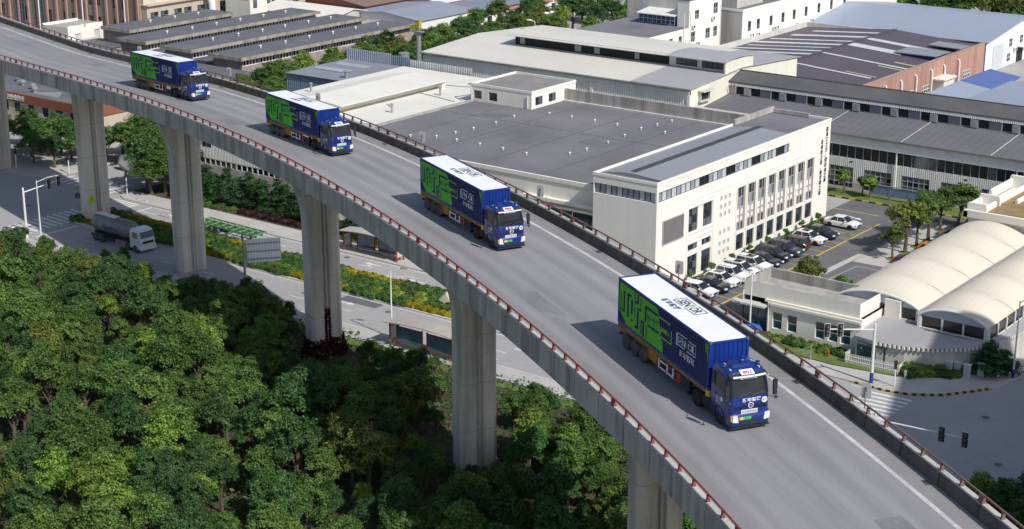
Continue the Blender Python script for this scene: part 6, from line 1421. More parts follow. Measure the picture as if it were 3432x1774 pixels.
lamp_post('tall white street lamp beside the near carriageway in front of third pier', -109.7, 123.3, 7.4, 1.2, R(20))
lamp_post('slim grey lamp post standing in the shaded junction at left', -167.6, 122.9, 8.0, 2.2, R(60))
lamp_post('white street lamp with thin arm by the cobalt canopy of the gate house', -80.3, 147.2, 6.6, -.7, 0)
lamp_post('tall white street lamp at the right edge beside the dark bush', -53.2, 151.6, 8.0, 1.1, R(40), .9)
def signal_head(root, x, y, z, facing, h=1.25):
    b = MB(); b.box(x - .22, x + .22, y - .14, y + .14, z, z + h); s_ = part(root, 'signal_head', b, dark_metal, world=False)
    for k in range(3):
        b = MB(); zz = z + h * (k + .5) / 3; b.lathe([(.13, 0), (.15, .16)], 12, (x, y + facing * .14 - (.16 if facing < 0 else 0), zz), 'y'); part(s_, 'signal_hood', b, M('hood_grey', (.10, .10, .11), .5, .1, 1, 0, coords='O'), world=False)
    b = MB(); w_ = .30
    for q in ((x - w_, x - w_ + .04, z - .08, z + h + .08), (x + w_ - .04, x + w_, z - .08, z + h + .08)): b.box(q[0], q[1], y - .03, y + .03, q[2], q[3])
    for zz in (z - .08, z + h + .04): b.box(x - w_, x + w_, y - .03, y + .03, zz, zz + .04)
    part(s_, 'backplate_rim', b, white_metal, world=False)
def traffic_light(label, x, y, h, arm, rz, heads, facing=-1, blue=1.1):
    t = thing('traffic_light', label, 'traffic light', (x, y, .1), rz, 'traffic lights on cantilever poles')
    b = MB(); b.tube([(0, 0, 0), (0, 0, h)], .17, 10, r1=.13); b.lathe([(.12, h), (.14, h + .12), (.1, h + .26), (.02, h + .3)], 10); part(t, 'pole', b, white_metal, True, world=False)
    if blue: b = MB(); b.tube([(0, 0, .01), (0, 0, blue)], .19, 10); part(t, 'blue_base', b, blue_paint, True, world=False)
    b = MB(); b.tube([(0, 0, h - .35), (arm, 0, h - .15)], .09, 8, r1=.06); part(t, 'arm', b, white_metal, True, world=False)
    for a in heads: signal_head(t, a, 0, h - .9, facing)
    return t
traffic_light('cantilever traffic light with two dark signal heads over the shaded junction', -170.6, 123.0, 6.3, 6.4, R(98), (4.4, 6.1), -1, 0)
traffic_light('white cantilever traffic light with blue base before the picket fence', -63.7, 141.8, 5.9, 4.9, R(222), (3.4, 4.7), 1)
traffic_light('cantilever traffic light reaching out beyond the far railing, bottom right', -54.4, 122.4, 5.4, 8.2, R(2), (5.9, 7.9), -1)
def ped_post(label, x, y, h, rz, group='pedestrian signal posts'):
    t = thing('signal_post', label, 'signal post', (x, y, PAVE), rz, group); b = MB(); b.tube([(0, 0, 0), (0, 0, h)], .075, 8); part(t, 'post', b, white_metal, True, world=False)
    b = MB(); b.box(-.14, .14, -.12, .12, h - .05, h + .75); hd_ = part(t, 'signal_head', b, dark_metal, world=False); b = MB(); b.box(-.1, .1, -.16, -.12, h + .06, h + .3); b.box(-.1, .1, -.16, -.12, h + .4, h + .65); part(hd_, 'signal_lens', b, M('lens_dim', (.09, .03, .025), .3, .2, 2, 0, coords='O'), world=False); return t
ped_post('white signal post before the picket fence', -61.5, 142.3, 1.9, R(20)); ped_post('white signal post by the trees at the left edge', -201.6, 144.6, 2.2, 0); ped_post('white signal post at the corner of side street, below the leafy tree', -192.8, 147.2, 2.1, 0); ped_post('white signal post on the corner right of the first pier', -177.0, 144.6, 2.5, 0)
def bollard(label, x, y):
    t = thing('bollard', label, 'bollard', (x, y, PAVE), 0, 'striped bollards'); b = MB(); b.tube([(0, 0, 0), (0, 0, .75)], .055, 8); part(t, 'post', b, frame_white, True, world=False)
    for z in (.12, .42): b = MB(); b.tube([(0, 0, z), (0, 0, z + .15)], .06, 8); part(t, 'stripe', b, red_g if x < -100 else dark_metal, True, world=False)
bollard('red and white bollard on the corner, left of two', -173.7, 143.7); bollard('red and white bollard on the corner, right of two', -172.2, 143.8); bollard('black and white bollard at the right kerb, left of two', -53.9, 149.4); bollard('black and white bollard at the right kerb, nearer the lamp', -53.3, 150.9)
t = thing('round_sign', 'small round sign seen from behind beside the first pier', 'sign', (-174.9, 134.6, .15)); b = MB(); b.tube([(0, 0, 0), (0, 0, 2.2)], .04, 6); part(t, 'post', b, galv, True, world=False); b = MB(); b.lathe([(.42, -.02), (.42, .02)], 20, (0, 0, 2.3), 'y'); o = part(t, 'disc', b, M('sign_dark_back', (.10, .10, .11), .6, .1, 1, 0, coords='O'), world=False); t.rotation_euler = (0, 0, R(40))
# warning triangle sign fixed on the first pier
c0, n0 = deck_pt(PIERS[1]); c0 = c0 + n0 * deck_w(PIERS[1]) / 2; tt = Vector((n0.y, -n0.x, 0))
t = thing('warning_sign', 'small yellow-green warning triangle fixed to the first pier', 'sign', c0 + tt * 1.075 - n0 * .95 + Vector((0, 0, 2.6 - c0.z))); t.rotation_euler = (0, 0, math.atan2(tt.y, tt.x) + math.pi / 2)
b = MB(); b.extrude([(-.72, 0), (.72, 0), (0, 1.25)], 'y', -.03, .01); part(t, 'plate', b, M('sign_lime', (.45, .62, .06), .5, 0, 1, 0, coords='O'), world=False); b = MB(); b.box(-.05, .05, -.04, -.031, .35, .75); b.box(-.05, .05, -.04, -.031, .2, .28); part(t, 'symbol', b, dark_metal, world=False)
# small signs fixed outside the far railing, seen from behind
def far_x(sx):
    lo, hi = -200.0, -20.0
    for _ in range(50):
        m = (lo + hi) / 2
        if proj(D(m, deck_w(m), .8))[0] < sx: lo = m
        else: hi = m
    return lo
for sx, lab in ((460, 'left of the farthest truck'), (759, 'between the two farthest trucks'), (1056, 'above the third truck'), (1404, 'against the dark hall roof'), (1797, 'before the cream hall wall'), (2260, 'before the white office'), (2881, 'beside the zebra crossing')):
    x = far_x(sx); p = D(x, deck_w(x) + .35, .2); nrm = deck_pt(x)[1]
    t = thing('railing_sign', 'small grey sign back outside the far railing, %s' % lab, 'sign', p, R(8), 'sign backs along the far railing')
    b = MB(); b.tube([(-.3, -.3, .1), (0, 0, .15), (0, 0, 1.5)], .045, 6); part(t, 'post', b, galv, True, world=False)
    b = MB(); b.extrude([(-.32, 1.15), (-.24, 1.05), (.24, 1.05), (.32, 1.15), (.32, 1.95), (.24, 2.05), (-.24, 2.05), (-.32, 1.95)], 'y', .05, .08); pl = part(t, 'plate', b, M('sign_plate_back', (.47, .46, .45), .5, .1, 1, .03, coords='O'), world=False); b = MB(); b.box(-.05, .05, .0, .05, 1.25, 1.8); part(pl, 'bracket', b, M('bracket_dark', (.16, .16, .165), .6, .1, 1, 0, coords='O'), world=False)  # bracket between post and plate, plain dark grey
# --- corner at the right: cabin, picket fence, cabinets, hydrant
t = thing('transformer_cabin', 'dark green metal transformer cabin behind the white picket fence', 'cabin', (-66.2, 149.0, .1)); cg = M('cabin_green', (.022, .075, .07), .45, .06, 1, .02, coords='O')
t.location = (-66.0, 147.2, .1); b = MB(); b.box(-1.6, 1.5, -.75, .8, 0, 1.95); part(t, 'body', b, cg, world=False); b = MB(); b.box(-1.75, 1.65, -.9, .95, 1.95, 2.1); part(t, 'roof', b, M('cabin_roof', (.10, .15, .14), .5, .1, 1, .03, coords='O'), world=False)
b = MB(); b.box(-1.2, -1.0, -.77, -.75, 1.45, 1.6); b.box(.2, .5, -.77, -.75, 1.35, 1.6); b.box(.9, 1.0, -.77, -.75, .7, .95); b.box(1.5, 1.52, .2, .4, .7, .95); part(t, 'label_plate', b, print_white, world=False)
for x in (-.3, .7): b = MB(); b.box(x - .01, x + .01, -.762, -.75, .1, 1.85); part(t, 'door_seam', b, dark_metal, world=False)
pf = thing('picket_fence', 'white picket fence round the green transformer cabin', 'fence', (-65.4, 146.0, .12)); pk_ = MB(); pk_.extrude([(-.055, 0), (.055, 0), (.055, 1.0), (0, 1.1), (-.055, 1.0)], 'y', -.012, .012); pkm = pk_.mesh('picket', frame_white)
runs = [((-68.4, 148.6), (-68.3, 145.3)), ((-68.3, 145.3), (-62.5, 145.4)), ((-62.5, 145.4), (-62.6, 148.3))]
for a, c in runs:
    L_ = math.hypot(c[0] - a[0], c[1] - a[1]); n = int(L_ / .2); ang = math.atan2(c[1] - a[1], c[0] - a[0])
    for i in range(n): piece(pf, 'picket', pkm, (a[0] + (c[0] - a[0]) * (i + .5) / n, a[1] + (c[1] - a[1]) * (i + .5) / n, .14), rot=(0, 0, ang))
    for z in (.35, .8): b = MB(); b.tube([(a[0], a[1], z + .12), (c[0], c[1], z + .12)], .035, 4); part(pf, 'rail', b, frame_white)
cabm = M('cabinet_grey', (.55, .56, .57), .55, .08, 1, .04, coords='O')
for i, (x, y, h, w_, lab) in enumerate(((-60.7, 147.9, 1.55, .8, 'tallest pale utility cabinet, leftmost of the row in the ivy'), (-59.8, 148.5, 1.2, .6, 'utility cabinet half hidden in ivy, second from left'), (-58.8, 148.9, 1.2, .75, 'utility cabinet deep in ivy, third from left'), (-58.0, 149.3, 1.15, .62, 'utility cabinet at the ivy edge, fourth from left'), (-56.9, 149.0, 1.25, .65, 'free-standing utility cabinet, fifth from left'), (-55.9, 150.1, 1.3, .65, 'free-standing utility cabinet, rightmost of the row'))):
    t = thing('utility_cabinet', lab, 'cabinet', (x, y, .13), R(-12 + 5 * i), 'utility cabinets'); b = MB(); b.box(-w_ / 2, w_ / 2, -.22, .22, 0, h); part(t, 'body', b, cabm, world=False); b = MB(); b.extrude([(-.28, h), (.28, h), (.28, h + .05), (0, h + .12), (-.28, h + .05)], 'x', -w_ / 2 - .06, w_ / 2 + .06); part(t, 'lid', b, cabm, world=False)
    b = MB(); b.box(-.008, .008, -.225, -.22, .08, h - .05); b.box(w_ / 2 - .15, w_ / 2 - .1, -.24, -.22, h * .5, h * .5 + .14); part(t, 'door_seam', b, dark_metal, world=False)
t = thing('fire_hydrant', 'red fire hydrant on the verge before the gate house', 'hydrant', (-70.3, 145.7, .14)); hm = M('hydrant_red', (.42, .06, .03), .5, .1, 2, .05, coords='O'); b = MB(); b.lathe([(.15, 0), (.15, .05), (.09, .07), (.09, .5), (.13, .52), (.13, .62), (.08, .72), (.03, .76)], 12); part(t, 'body', b, hm, True, world=False)
for y in (-1, 1): b = MB(); b.lathe([(.05, 0), (.07, .12), (.07, .16)], 10, (0, 0, .42), 'x'); o = part(t, 'outlet', b, hm, True, world=False); o.rotation_euler = (0, 0, y * R(90))
t = thing('marker_post', 'short white marker post at the corner of the picket fence', 'post', (-61.6, 145.0, .14)); b = MB(); b.box(-.09, .09, -.09, .09, 0, .7); part(t, 'post', b, frame_white, world=False); b = MB(); b.box(-.1, .1, -.1, .1, .7, .76); part(t, 'cap', b, conc_pale, world=False)
t = thing('braced_post', 'grey braced steel post standing on the verge behind the railing', 'post', (-71.4, 143.9, .13)); b = MB(); b.tube([(0, 0, 0), (0, 0, 1.6)], .07, 6); part(t, 'post', b, galv, True, world=False); b = MB(); b.tube([(0, 0, 1.4), (-1.2, -.3, .8)], .04, 5); b.tube([(0, 0, .9), (-.8, -.2, .5)], .04, 5); part(t, 'brace', b, galv, True, world=False)
t = thing('canopy_cover', 'bright blue tarpaulin cover before the gate house glass front', 'cover', (-80.0, 147.3, .1)); b = MB(); b.extrude([(-.8, .0), (.8, 0), (.9, .5), (.5, .95), (-.6, 1.0), (-.9, .5)], 'y', -.5, .5); part(t, 'sheet', b, M('tarpaulin_blue', (.03, .13, .50), .5, .15, 3, .05, coords='O'), True, world=False); b = MB(); b.tube([(-.8, -.4, 0), (-.8, -.4, 1)], .03, 5); b.tube([(.8, -.4, 0), (.8, -.4, .9)], .03, 5); part(t, 'leg', b, galv, world=False)
# notice boards
for i, (x, lab) in enumerate(((-93.0, 'blue notice board on posts before the warehouse, left one'), (-90.2, 'blue notice board on posts before the warehouse, middle one'), (-87.4, 'blue notice board half hidden by a tree'))):
    t = thing('notice_board', lab, 'notice board', (x, 205.6, .13), 0, 'notice boards'); b = MB(); b.box(-1.2, 1.2, -.05, .05, .55, 1.75); pl = part(t, 'board', b, M('board_blue', (.15, .21, .33), .3, .2, 1, .05, coords='O'), world=False); b = MB()
    for x_ in (-1.3, 1.3): b.box(x_ - .08, x_ + .08, -.08, .08, 0, 2.0)
    b.box(-1.4, 1.4, -.12, .12, 1.85, 1.95); part(t, 'frame', b, M('board_frame', (.20, .23, .27), .5, .1, 1, 0, coords='O'), world=False)
# flags before the hall entrance
for x, y, h, fl, lab in ((-108.6, 149.3, 9.9, 1, 'flagpole with a furled red flag before the office wall'), (-105.0, 149.4, 8.6, 0, 'bare flagpole tip right of the red flag')):
    t = thing('flagpole', lab, 'flagpole', (x, y, 0)); b = MB(); b.tube([(0, 0, 0), (0, 0, h)], .07, 8, r1=.035); b.lathe([(.01, h), (.06, h + .05), (.01, h + .1)], 8); part(t, 'pole', b, galv, True, world=False)
    if fl:
        b = MB(); rings = []
        for k in range(9): z = h - .5 - k * .25; w_ = .1 + .035 * k; rings.append([(.05 + w_ * (1 + .5 * math.cos(a * 2)) * (math.cos(a) + .8) * .6, w_ * .45 * math.sin(a) + .05 * math.sin(k), z) for a in np.linspace(0, 2 * math.pi, 10, endpoint=False)])
        b.loft(rings); part(t, 'flag', b, M('flag_red', (.62, .02, .03), .6, .1, 3, .05, coords='O'), True, world=False)
# chimney with yellow filter box, steel tank
t = thing('exhaust_stack', 'tall grey exhaust stack topped by a yellow filter box behind the shed', 'chimney', (-189.4, 221.8, 0)); b = MB(); b.tube([(0, 0, 0), (0, 0, 11.0)], .42, 14); b.box(-.55, .55, -.55, .55, 0, .4); part(t, 'stack', b, galv, True, world=False)
b = MB(); b.box(-.4, .4, -.35, .35, 11.9, 13.3); b.box(-1.6, -.6, -.4, .4, 11.5, 12.3); fy = part(t, 'filter_box', b, M('filter_yellow', (.40, .33, .05), .6, .15, 1, .05, coords='O'), world=False); b = MB(); b.box(-1.6, 1.0, -.5, .5, 11.15, 11.3); b.tube([(-1.2, 0, 10.9), (.4, 0, 11.2)], .05, 5); b.tube([(0, 0, 11), (0, 0, 12)], .1, 6); part(t, 'platform', b, galv, world=False)
t = thing('steel_tank', 'upright grey steel tank beside the exhaust stack', 'tank', (-192.6, 221.5, 0)); b = MB(); b.lathe([(.95, 0), (.95, 7.0), (1.0, 7.02), (1.0, 7.2), (.2, 7.3)], 18); part(t, 'shell', b, galv, True, world=False); b = MB()
for z in (4.9, 6.0): b.lathe([(.975, z), (.975, z + .08)], 18)
part(t, 'hoop', b, dark_metal, True, world=False)
# power pole at the back
t = thing('power_pole', 'grey utility pole pair with cross-arm among the trees at upper right', 'utility pole', (-156.3, 361.0, 0)); b = MB(); b.tube([(0, 0, 0), (0, 0, 9)], .16, 6); b.tube([(3.4, 2, 0), (3.4, 2, 10.5)], .16, 6); part(t, 'pole', b, conc, True, world=False); b = MB(); b.box(2.2, 4.6, 1.9, 2.1, 8.9, 9.1); b.tube([(0, 0, 3.2), (3.4, 2, 3.2)], .08, 5); part(t, 'crossarm', b, galv, world=False)
# boulders
rock_m = M('rock_pale', (.47, .42, .34), .9, .2, .8, .1, .4)
def boulder(label, x, y, z, sx, sy, sz, seed, m=None):
    random.seed(seed); bm = bmesh.new(); bmesh.ops.create_icosphere(bm, subdivisions=3, radius=1.0)
    pl_ = [(Vector((random.gauss(0, 1), random.gauss(0, 1), random.gauss(0, .8))).normalized(), random.uniform(.48, .82)) for _ in range(12)]
    for v in bm.verts:
        for n_, d_ in pl_:
            k = v.co.dot(n_) - d_
            if k > 0: v.co -= n_ * k
        v.co = Vector((v.co.x * sx, v.co.y * sy, v.co.z * sz))
    me = bpy.data.meshes.new('boulder'); bm.to_mesh(me); bm.free(); me.materials.append(m or rock_m)
    return tag(obj('boulder', me, None, (x, y, z)), label, 'boulder')
boulder('tall pale standing stone at the end of the planted median', -111.6, 134.2, .85, .75, .6, 1.25, 4)
boulder('large pale rock among the trees left of the third pier', -122.5, 117.2, .4, 1.3, .9, .9, 9)
boulder('grey slab-like rock under the trees right of the first pier', -187.8, 153.6, .9, 2.2, .9, 1.5, 12, M('rock_grey', (.28, .28, .29), .9, .25, .8, .1, .4))
# ------------------------------------------------------------------ vegetation
def leaf_mat(name, col, col2, trans=.35, obj_v=.22):
    col, col2 = [c * 1.42 for c in col], [c * 1.42 for c in col2]
    m = bpy.data.materials.new(name); m.use_nodes = True; n = m.node_tree.nodes; l = m.node_tree.links; n.clear()
    out = n.new('ShaderNodeOutputMaterial'); g = n.new('ShaderNodeNewGeometry'); oi = n.new('ShaderNodeObjectInfo')
    rp = n.new('ShaderNodeValToRGB'); e = rp.color_ramp.elements; e[0].color = (*[c * .62 for c in col], 1); e[1].color = (*[c * 1.25 for c in col2], 1)
    mid = e.new(.55); mid.color = (*col, 1); l.new(g.outputs['Random Per Island'], rp.inputs[0])
    hs = n.new('ShaderNodeHueSaturation'); l.new(rp.outputs[0], hs.inputs['Color'])
    def mr(lo, hi, sock):
        q = n.new('ShaderNodeMapRange'); q.inputs['To Min'].default_value = lo; q.inputs['To Max'].default_value = hi; l.new(sock, q.inputs[0]); return q.outputs[0]
    l.new(mr(1 - obj_v, 1 + obj_v, oi.outputs['Random']), hs.inputs['Value'])
    w2 = n.new('ShaderNodeMath'); w2.operation = 'FRACT'; w1 = n.new('ShaderNodeMath'); w1.operation = 'MULTIPLY'; w1.inputs[1].default_value = 7.31; l.new(oi.outputs['Random'], w1.inputs[0]); l.new(w1.outputs[0], w2.inputs[0])
    l.new(mr(.488, .510, w2.outputs[0]), hs.inputs['Hue'])
    d = n.new('ShaderNodeBsdfPrincipled'); d.inputs['Roughness'].default_value = .55; d.inputs['Specular IOR Level'].default_value = .25; l.new(hs.outputs[0], d.inputs['Base Color'])
    t = n.new('ShaderNodeBsdfTranslucent'); l.new(hs.outputs[0], t.inputs['Color']); mx = n.new('ShaderNodeMixShader'); mx.inputs[0].default_value = trans
    l.new(d.outputs[0], mx.inputs[1]); l.new(t.outputs[0], mx.inputs[2]); l.new(mx.outputs[0], out.inputs[0]); return m
lf_green = leaf_mat('leaf_green', (.068, .122, .030), (.105, .165, .042)); lf_dark = leaf_mat('leaf_dark', (.040, .088, .026), (.064, .120, .034)); lf_olive = leaf_mat('leaf_olive', (.098, .125, .030), (.15, .165, .042))
lf_pale = leaf_mat('leaf_fresh', (.10, .17, .03), (.16, .23, .045)); lf_yellow = leaf_mat('leaf_golden', (.25, .23, .018), (.34, .30, .025)); lf_hedge = leaf_mat('leaf_hedge', (.06, .125, .03), (.10, .17, .04)); lf_lime = leaf_mat('leaf_topiary', (.20, .25, .05), (.27, .31, .07)); lf_conifer = leaf_mat('leaf_conifer', (.026, .066, .026), (.045, .095, .034)); lf_red = leaf_mat('leaf_creeper', (.032, .012, .010), (.055, .018, .014)); lf_straw = leaf_mat('leaf_dry', (.22, .17, .07), (.30, .22, .09)); lf_plum = leaf_mat('leaf_plum', (.045, .022, .026), (.065, .03, .035))
bark = M('bark', (.13, .105, .08), .95, .3, 2, .2, .6, coords='O'); bark_pale = M('bark_limewashed', (.45, .44, .41), .9, .2, 2, .1, coords='O')
def leaves(rng, pts, nrm, size, jitter=.55, asp=.62):
    """leaf cards: a folded diamond at each point, facing mostly along nrm"""
    n = len(pts); a = nrm + rng.normal(0, jitter, (n, 3)); a /= np.linalg.norm(a, axis=1)[:, None]
    h = rng.normal(0, 1, (n, 3)); u = np.cross(a, h); u /= np.linalg.norm(u, axis=1)[:, None]; v = np.cross(a, u)
    s = size * rng.uniform(.5, 1.6, n)[:, None]
    V = np.stack([pts - u * s, pts - v * s * asp - a * s * .18, pts + u * s, pts + v * s * asp - a * s * .18], 1).reshape(-1, 3)
    Fc = np.arange(4 * n).reshape(-1, 4)
    return V, Fc
def leaf_mesh(name, V, Fc, mat):
    me = bpy.data.meshes.new(name); me.from_pydata(V.tolist(), [], Fc.tolist()); me.materials.append(mat); return me
def crown_points(rng, lumps, n, inner=.25):
    w_ = np.array([l[3] ** 2 for l in lumps]); idx = rng.choice(len(lumps), n, p=w_ / w_.sum()); L = np.array(lumps)[idx]
    d = rng.normal(0, 1, (n, 3)); d[:, 2] = np.where(d[:, 2] < -.35, -d[:, 2] * .7, d[:, 2]); d /= np.linalg.norm(d, axis=1)[:, None]
    r = np.where(rng.random(n) < inner, rng.uniform(.3, .8, n), rng.uniform(.74, 1.16, n))
    d += .35 * np.sin(3.1 * d[:, [1, 2, 0]] + L[:, :3] * 5); P = L[:, :3] + d * (L[:, 3] * r)[:, None] * np.array([1, 1, .86]); N = d + np.array([0, 0, .45]); return P, N
def tree_variant(seed, h, cr, kind, mat, nleaf=2600, size=.26, trunk_frac=.34, bark_m=None, conical=False):
    """h height, cr crown radius: returns trunk mesh (tapered, with limbs) and crown mesh (leaf cards in uneven lumps)"""
    rng = np.random.default_rng(seed); z0 = h * trunk_frac; lumps = []
    K = 20 if not conical else 34
    for k in range(K):
        t = rng.uniform(0, 1); a = rng.uniform(0, 2 * math.pi)
        if conical: rad = cr * (1.05 - .85 * t) * rng.uniform(.2, .8); zz = z0 + (h - z0) * (.1 + .85 * t); lr = cr * (.62 - .38 * t)
        else: q_ = math.sqrt(rng.uniform(.02, 1)) * .84; rad = cr * q_; zz = z0 + (h - z0) * (.10 + .76 * (1 - q_ * q_ * .95) * rng.uniform(.6, 1.0)); lr = cr * rng.uniform(.22, .36)
        lumps.append((rad * math.cos(a), rad * math.sin(a), zz, lr))
    if not conical: lumps.append((0, 0, z0 + (h - z0) * .55, cr * .55)); lumps.append((rng.normal(0, .2) * cr, rng.normal(0, .2) * cr, h - cr * .42, cr * .42))
    P, N = crown_points(rng, lumps, nleaf); V, Fc = leaves(rng, P, N, size); crown = leaf_mesh('crown', V, Fc, mat)
    b = MB(); r0 = .045 * h ** .8 + .03; lean = rng.normal(0, .12, 2) * h * .15
    b.tube([(0, 0, -.15), (lean[0] * .3, lean[1] * .3, z0 * .6), (lean[0] * .7, lean[1] * .7, z0 * 1.15), (lean[0], lean[1], h * .8)], r0, 7, r1=r0 * .25)
    for k in range(6):
        l = lumps[k]; s = rng.uniform(.7, 1.15) * z0; b.tube([(lean[0] * .5, lean[1] * .5, s), (l[0] * .45, l[1] * .45, s + (l[2] - s) * .6), (l[0] * .9, l[1] * .9, l[2])], r0 * .42, 5, r1=r0 * .1)
    return b.mesh('trunk', bark_m or bark, True), crown
def plant(name, label, cat, variant, x, y, z, s, rz, group=None, sz=None):
    t = thing(name, label, cat, (x, y, z), rz, group); t.scale = (s, s, sz or s)
    obj('trunk', variant[0], t); obj('crown', variant[1], t); return t
rng = np.random.default_rng(11)
V_G = [tree_variant(100 + i, 7.0, 2.3, 'g', lf_green, 8000, .105) for i in range(3)]; V_D = [tree_variant(200 + i, 7.2, 2.2, 'd', lf_dark, 8000, .105) for i in range(3)]; V_O = [tree_variant(300 + i, 6.6, 2.3, 'o', lf_olive, 7500, .105) for i in range(2)]; V_F = [tree_variant(350, 6.4, 2.1, 'f', lf_pale, 6000, .105)]
KINDS = {'dark green': V_D, 'mid green': V_G, 'olive yellow': V_O, 'fresh green': V_F}
LIMX = [-60, 0, 100, 200, 300, 413, 480, 560, 640, 750, 830, 900, 950, 1025, 1160, 1250, 1318, 1408, 1467, 1510, 1675, 1729, 1882, 1954, 2000, 2140, 2500]
LIMY = [775, 775, 770, 812, 845, 838, 870, 900, 922, 930, 928, 975, 1000, 1040, 1126, 1140, 1158, 1172, 1198, 1215, 1264, 1271, 1314, 1341, 1372, 1500, 1774]
CLEAR = [(568, 715, 918), (1022, 1168, 1205), (1518, 1678, 1545)]
ph_ = 0; cand = []
yy = 121.2; row = 0
while yy > 66:
    xx = -186 + (row % 2) * 1.8
    while xx < -38:
        cand.append((xx + rng.uniform(-1.1, 1.1), yy + rng.uniform(-.9, .9))); xx += 3.55
    yy -= 3.1; row += 1
nt_ = 0
cand += [(rng.uniform(-126, -66), rng.uniform(97, 121.4)) for _ in range(250)]
for ci, (x, y) in enumerate(cand):
    bx, by = proj((x, y, 0)); 
    if bx < -140 or bx > 2330: continue
    p_, n_2 = deck_pt(x)
    if bx > 1700 and y > 119: continue
    if any((Vector((x, y)) - Vector((q.x, q.y))).length < 2.6 for q in PIER_FOOT): continue
    q = rng.random(); kind = 'mid green' if q < .40 else 'dark green' if q < .70 else 'olive yellow' if q < .80 else 'fresh green'
    vs_ = KINDS[kind]; v = vs_[rng.integers(len(vs_))]; s = rng.choice([.58, .7, .82, .98]) * rng.uniform(.92, 1.08)
    if ci >= len(cand) - 250: s = rng.uniform(.3, .5)
    hfull = 7.0 * s; top = proj((x, y, hfull))[1]
    lim = np.interp(bx, LIMX, LIMY) + rng.uniform(-12, 22)
    rpx = 2.4 * s * (by - top) / hfull
    for (a, c, yl) in CLEAR:
        if bx + rpx * .9 > a and bx - rpx * .9 < c: lim = max(lim, yl + rng.uniform(0, 25))
    if top < lim: s *= max(0, (by - lim) / (by - top))
    if s < .2 or by - (by - top) * 1.0 > 1850: continue
    if proj((x, y, 7 * s))[1] > 1800: continue
    zx = 'at the left edge' if bx < 330 else 'left of second pier' if bx < 640 else 'between second and third piers' if bx < 1100 else 'between third and fourth piers' if bx < 1600 else 'right of fourth pier'
    zy = 'roadside' if y > 110 else 'mid-wood' if y > 92 else 'foreground'
    plant(('evergreen_tree' if kind == 'dark green' else 'broadleaf_tree' if kind == 'mid green' else 'yellowing_tree') if s > .5 else 'woodland_bush', '%s %s %s %s' % (kind, zy, 'tree' if s > .5 else 'bush', zx), 'tree' if s > .5 else 'bush', v, x, y, -.02, s, rng.uniform(0, 6.28), 'trees of the wood below the viaduct'); nt_ += 1
# undergrowth that fills the gaps between the trunks
n = 70000; U = np.column_stack([rng.uniform(-190, -36, n), rng.uniform(64, 121.5, n), rng.uniform(.05, .75, n) ** 1.5 * 1.2]); V, Fc = leaves(rng, U, np.tile([0, 0, 1.0], (n, 1)), .17, .6)
tag(obj('undergrowth', leaf_mesh('undergrowth', V, Fc, lf_dark)), 'dark low undergrowth covering the floor of the wood', 'undergrowth', kind='stuff')
# other trees, one by one
def tree_at(label, kind, x, y, h, cr=None, z=.1, group=None, name='leafy_tree', vs_=None):
    vv = vs_ or KINDS[kind]; v = vv[rng.integers(len(vv))]; s = (cr / 2.4) if cr else h / 7.0
    return plant(name, label, 'tree', v, x, y, z, s, rng.uniform(0, 6.28), group, sz=h / 7.0)
for i, (x, y, h) in enumerate(((-209.5, 149, 6.4), (-205.6, 150.5, 6.2), (-201.9, 148.0, 5.6), (-197.4, 148.2, 5.2), (-195.0, 151.2, 6.0), (-199.5, 153, 6.6), (-204.5, 155, 6.4), (-211.5, 154.5, 6.8), (-194.6, 155.5, 5.8), (-208, 157.5, 5.8), (-215, 150.5, 6.6), (-212.5, 149.2, 6.0), (-203.4, 152.2, 6.6), (-198.2, 155.6, 6.4), (-201.8, 158, 6.0), (-195.5, 159.5, 5.6), (-206.8, 153.2, 6.2), (-218, 153, 6.6))):
    tree_at('%s tree in the row before the red-banded workshop' % ('dark green' if i % 2 else 'mid green'), 'dark green' if i % 2 else 'mid green', x, y, h * .92, 2.5, group='trees at the left street corner')
for i, (x, y, h) in enumerate(((-176.9, 148.2, 6.4), (-173.4, 148.4, 5.6), (-178.6, 152.5, 6.8), (-174.5, 153.2, 6.4), (-186.2, 157.5, 6.2), (-189.6, 160.5, 6.4), (-183.2, 161.5, 6.2), (-178.5, 158.5, 7.0), (-192.5, 165.5, 5.6), (-187, 167, 5.4), (-170.2, 149.0, 5.0), (-183.4, 156.2, 6.4), (-180.4, 154.6, 6.0), (-190.2, 156.4, 5.2), (-193, 161, 5.8), (-175.6, 157.5, 6.4), (-182, 166.5, 6.0), (-190.5, 171, 5.6), (-184.5, 173, 6.0), (-179.5, 163.5, 6.2), (-174.6, 146.9, 4.4))):
    tree_at('%s tree by the side street between first and second piers' % ('mid green' if i % 3 else 'dark green'), 'mid green' if i % 3 else 'dark green', x, y, h * 1.2, 3.0, group='trees between the first two piers')
V_C = [tree_variant(400 + i, 7.0, 1.9, 'c', lf_conifer, 7000, .12, .04, conical=True) for i in range(2)]
for i in range(13):
    x = -167.6 + i * 1.85; plant('cypress_tree', 'dense dark evergreen in the tall hedge row before the corrugated wall', 'tree', V_C[i % 2], x, 149.6 + rng.uniform(-.5, .5), .1, .82, rng.uniform(0, 6), 'evergreen hedge row', sz=rng.uniform(.60, .78))
for i in range(9):
    x = -142.5 + i * 3.2; plant('cypress_tree', 'dark evergreen shrub behind the far bus shelter', 'shrub', V_C[i % 2], x, 149.0 + rng.uniform(-.6, .6), .1, .8, rng.uniform(0, 6), 'evergreens behind the bus shelter', sz=rng.uniform(.34, .5))
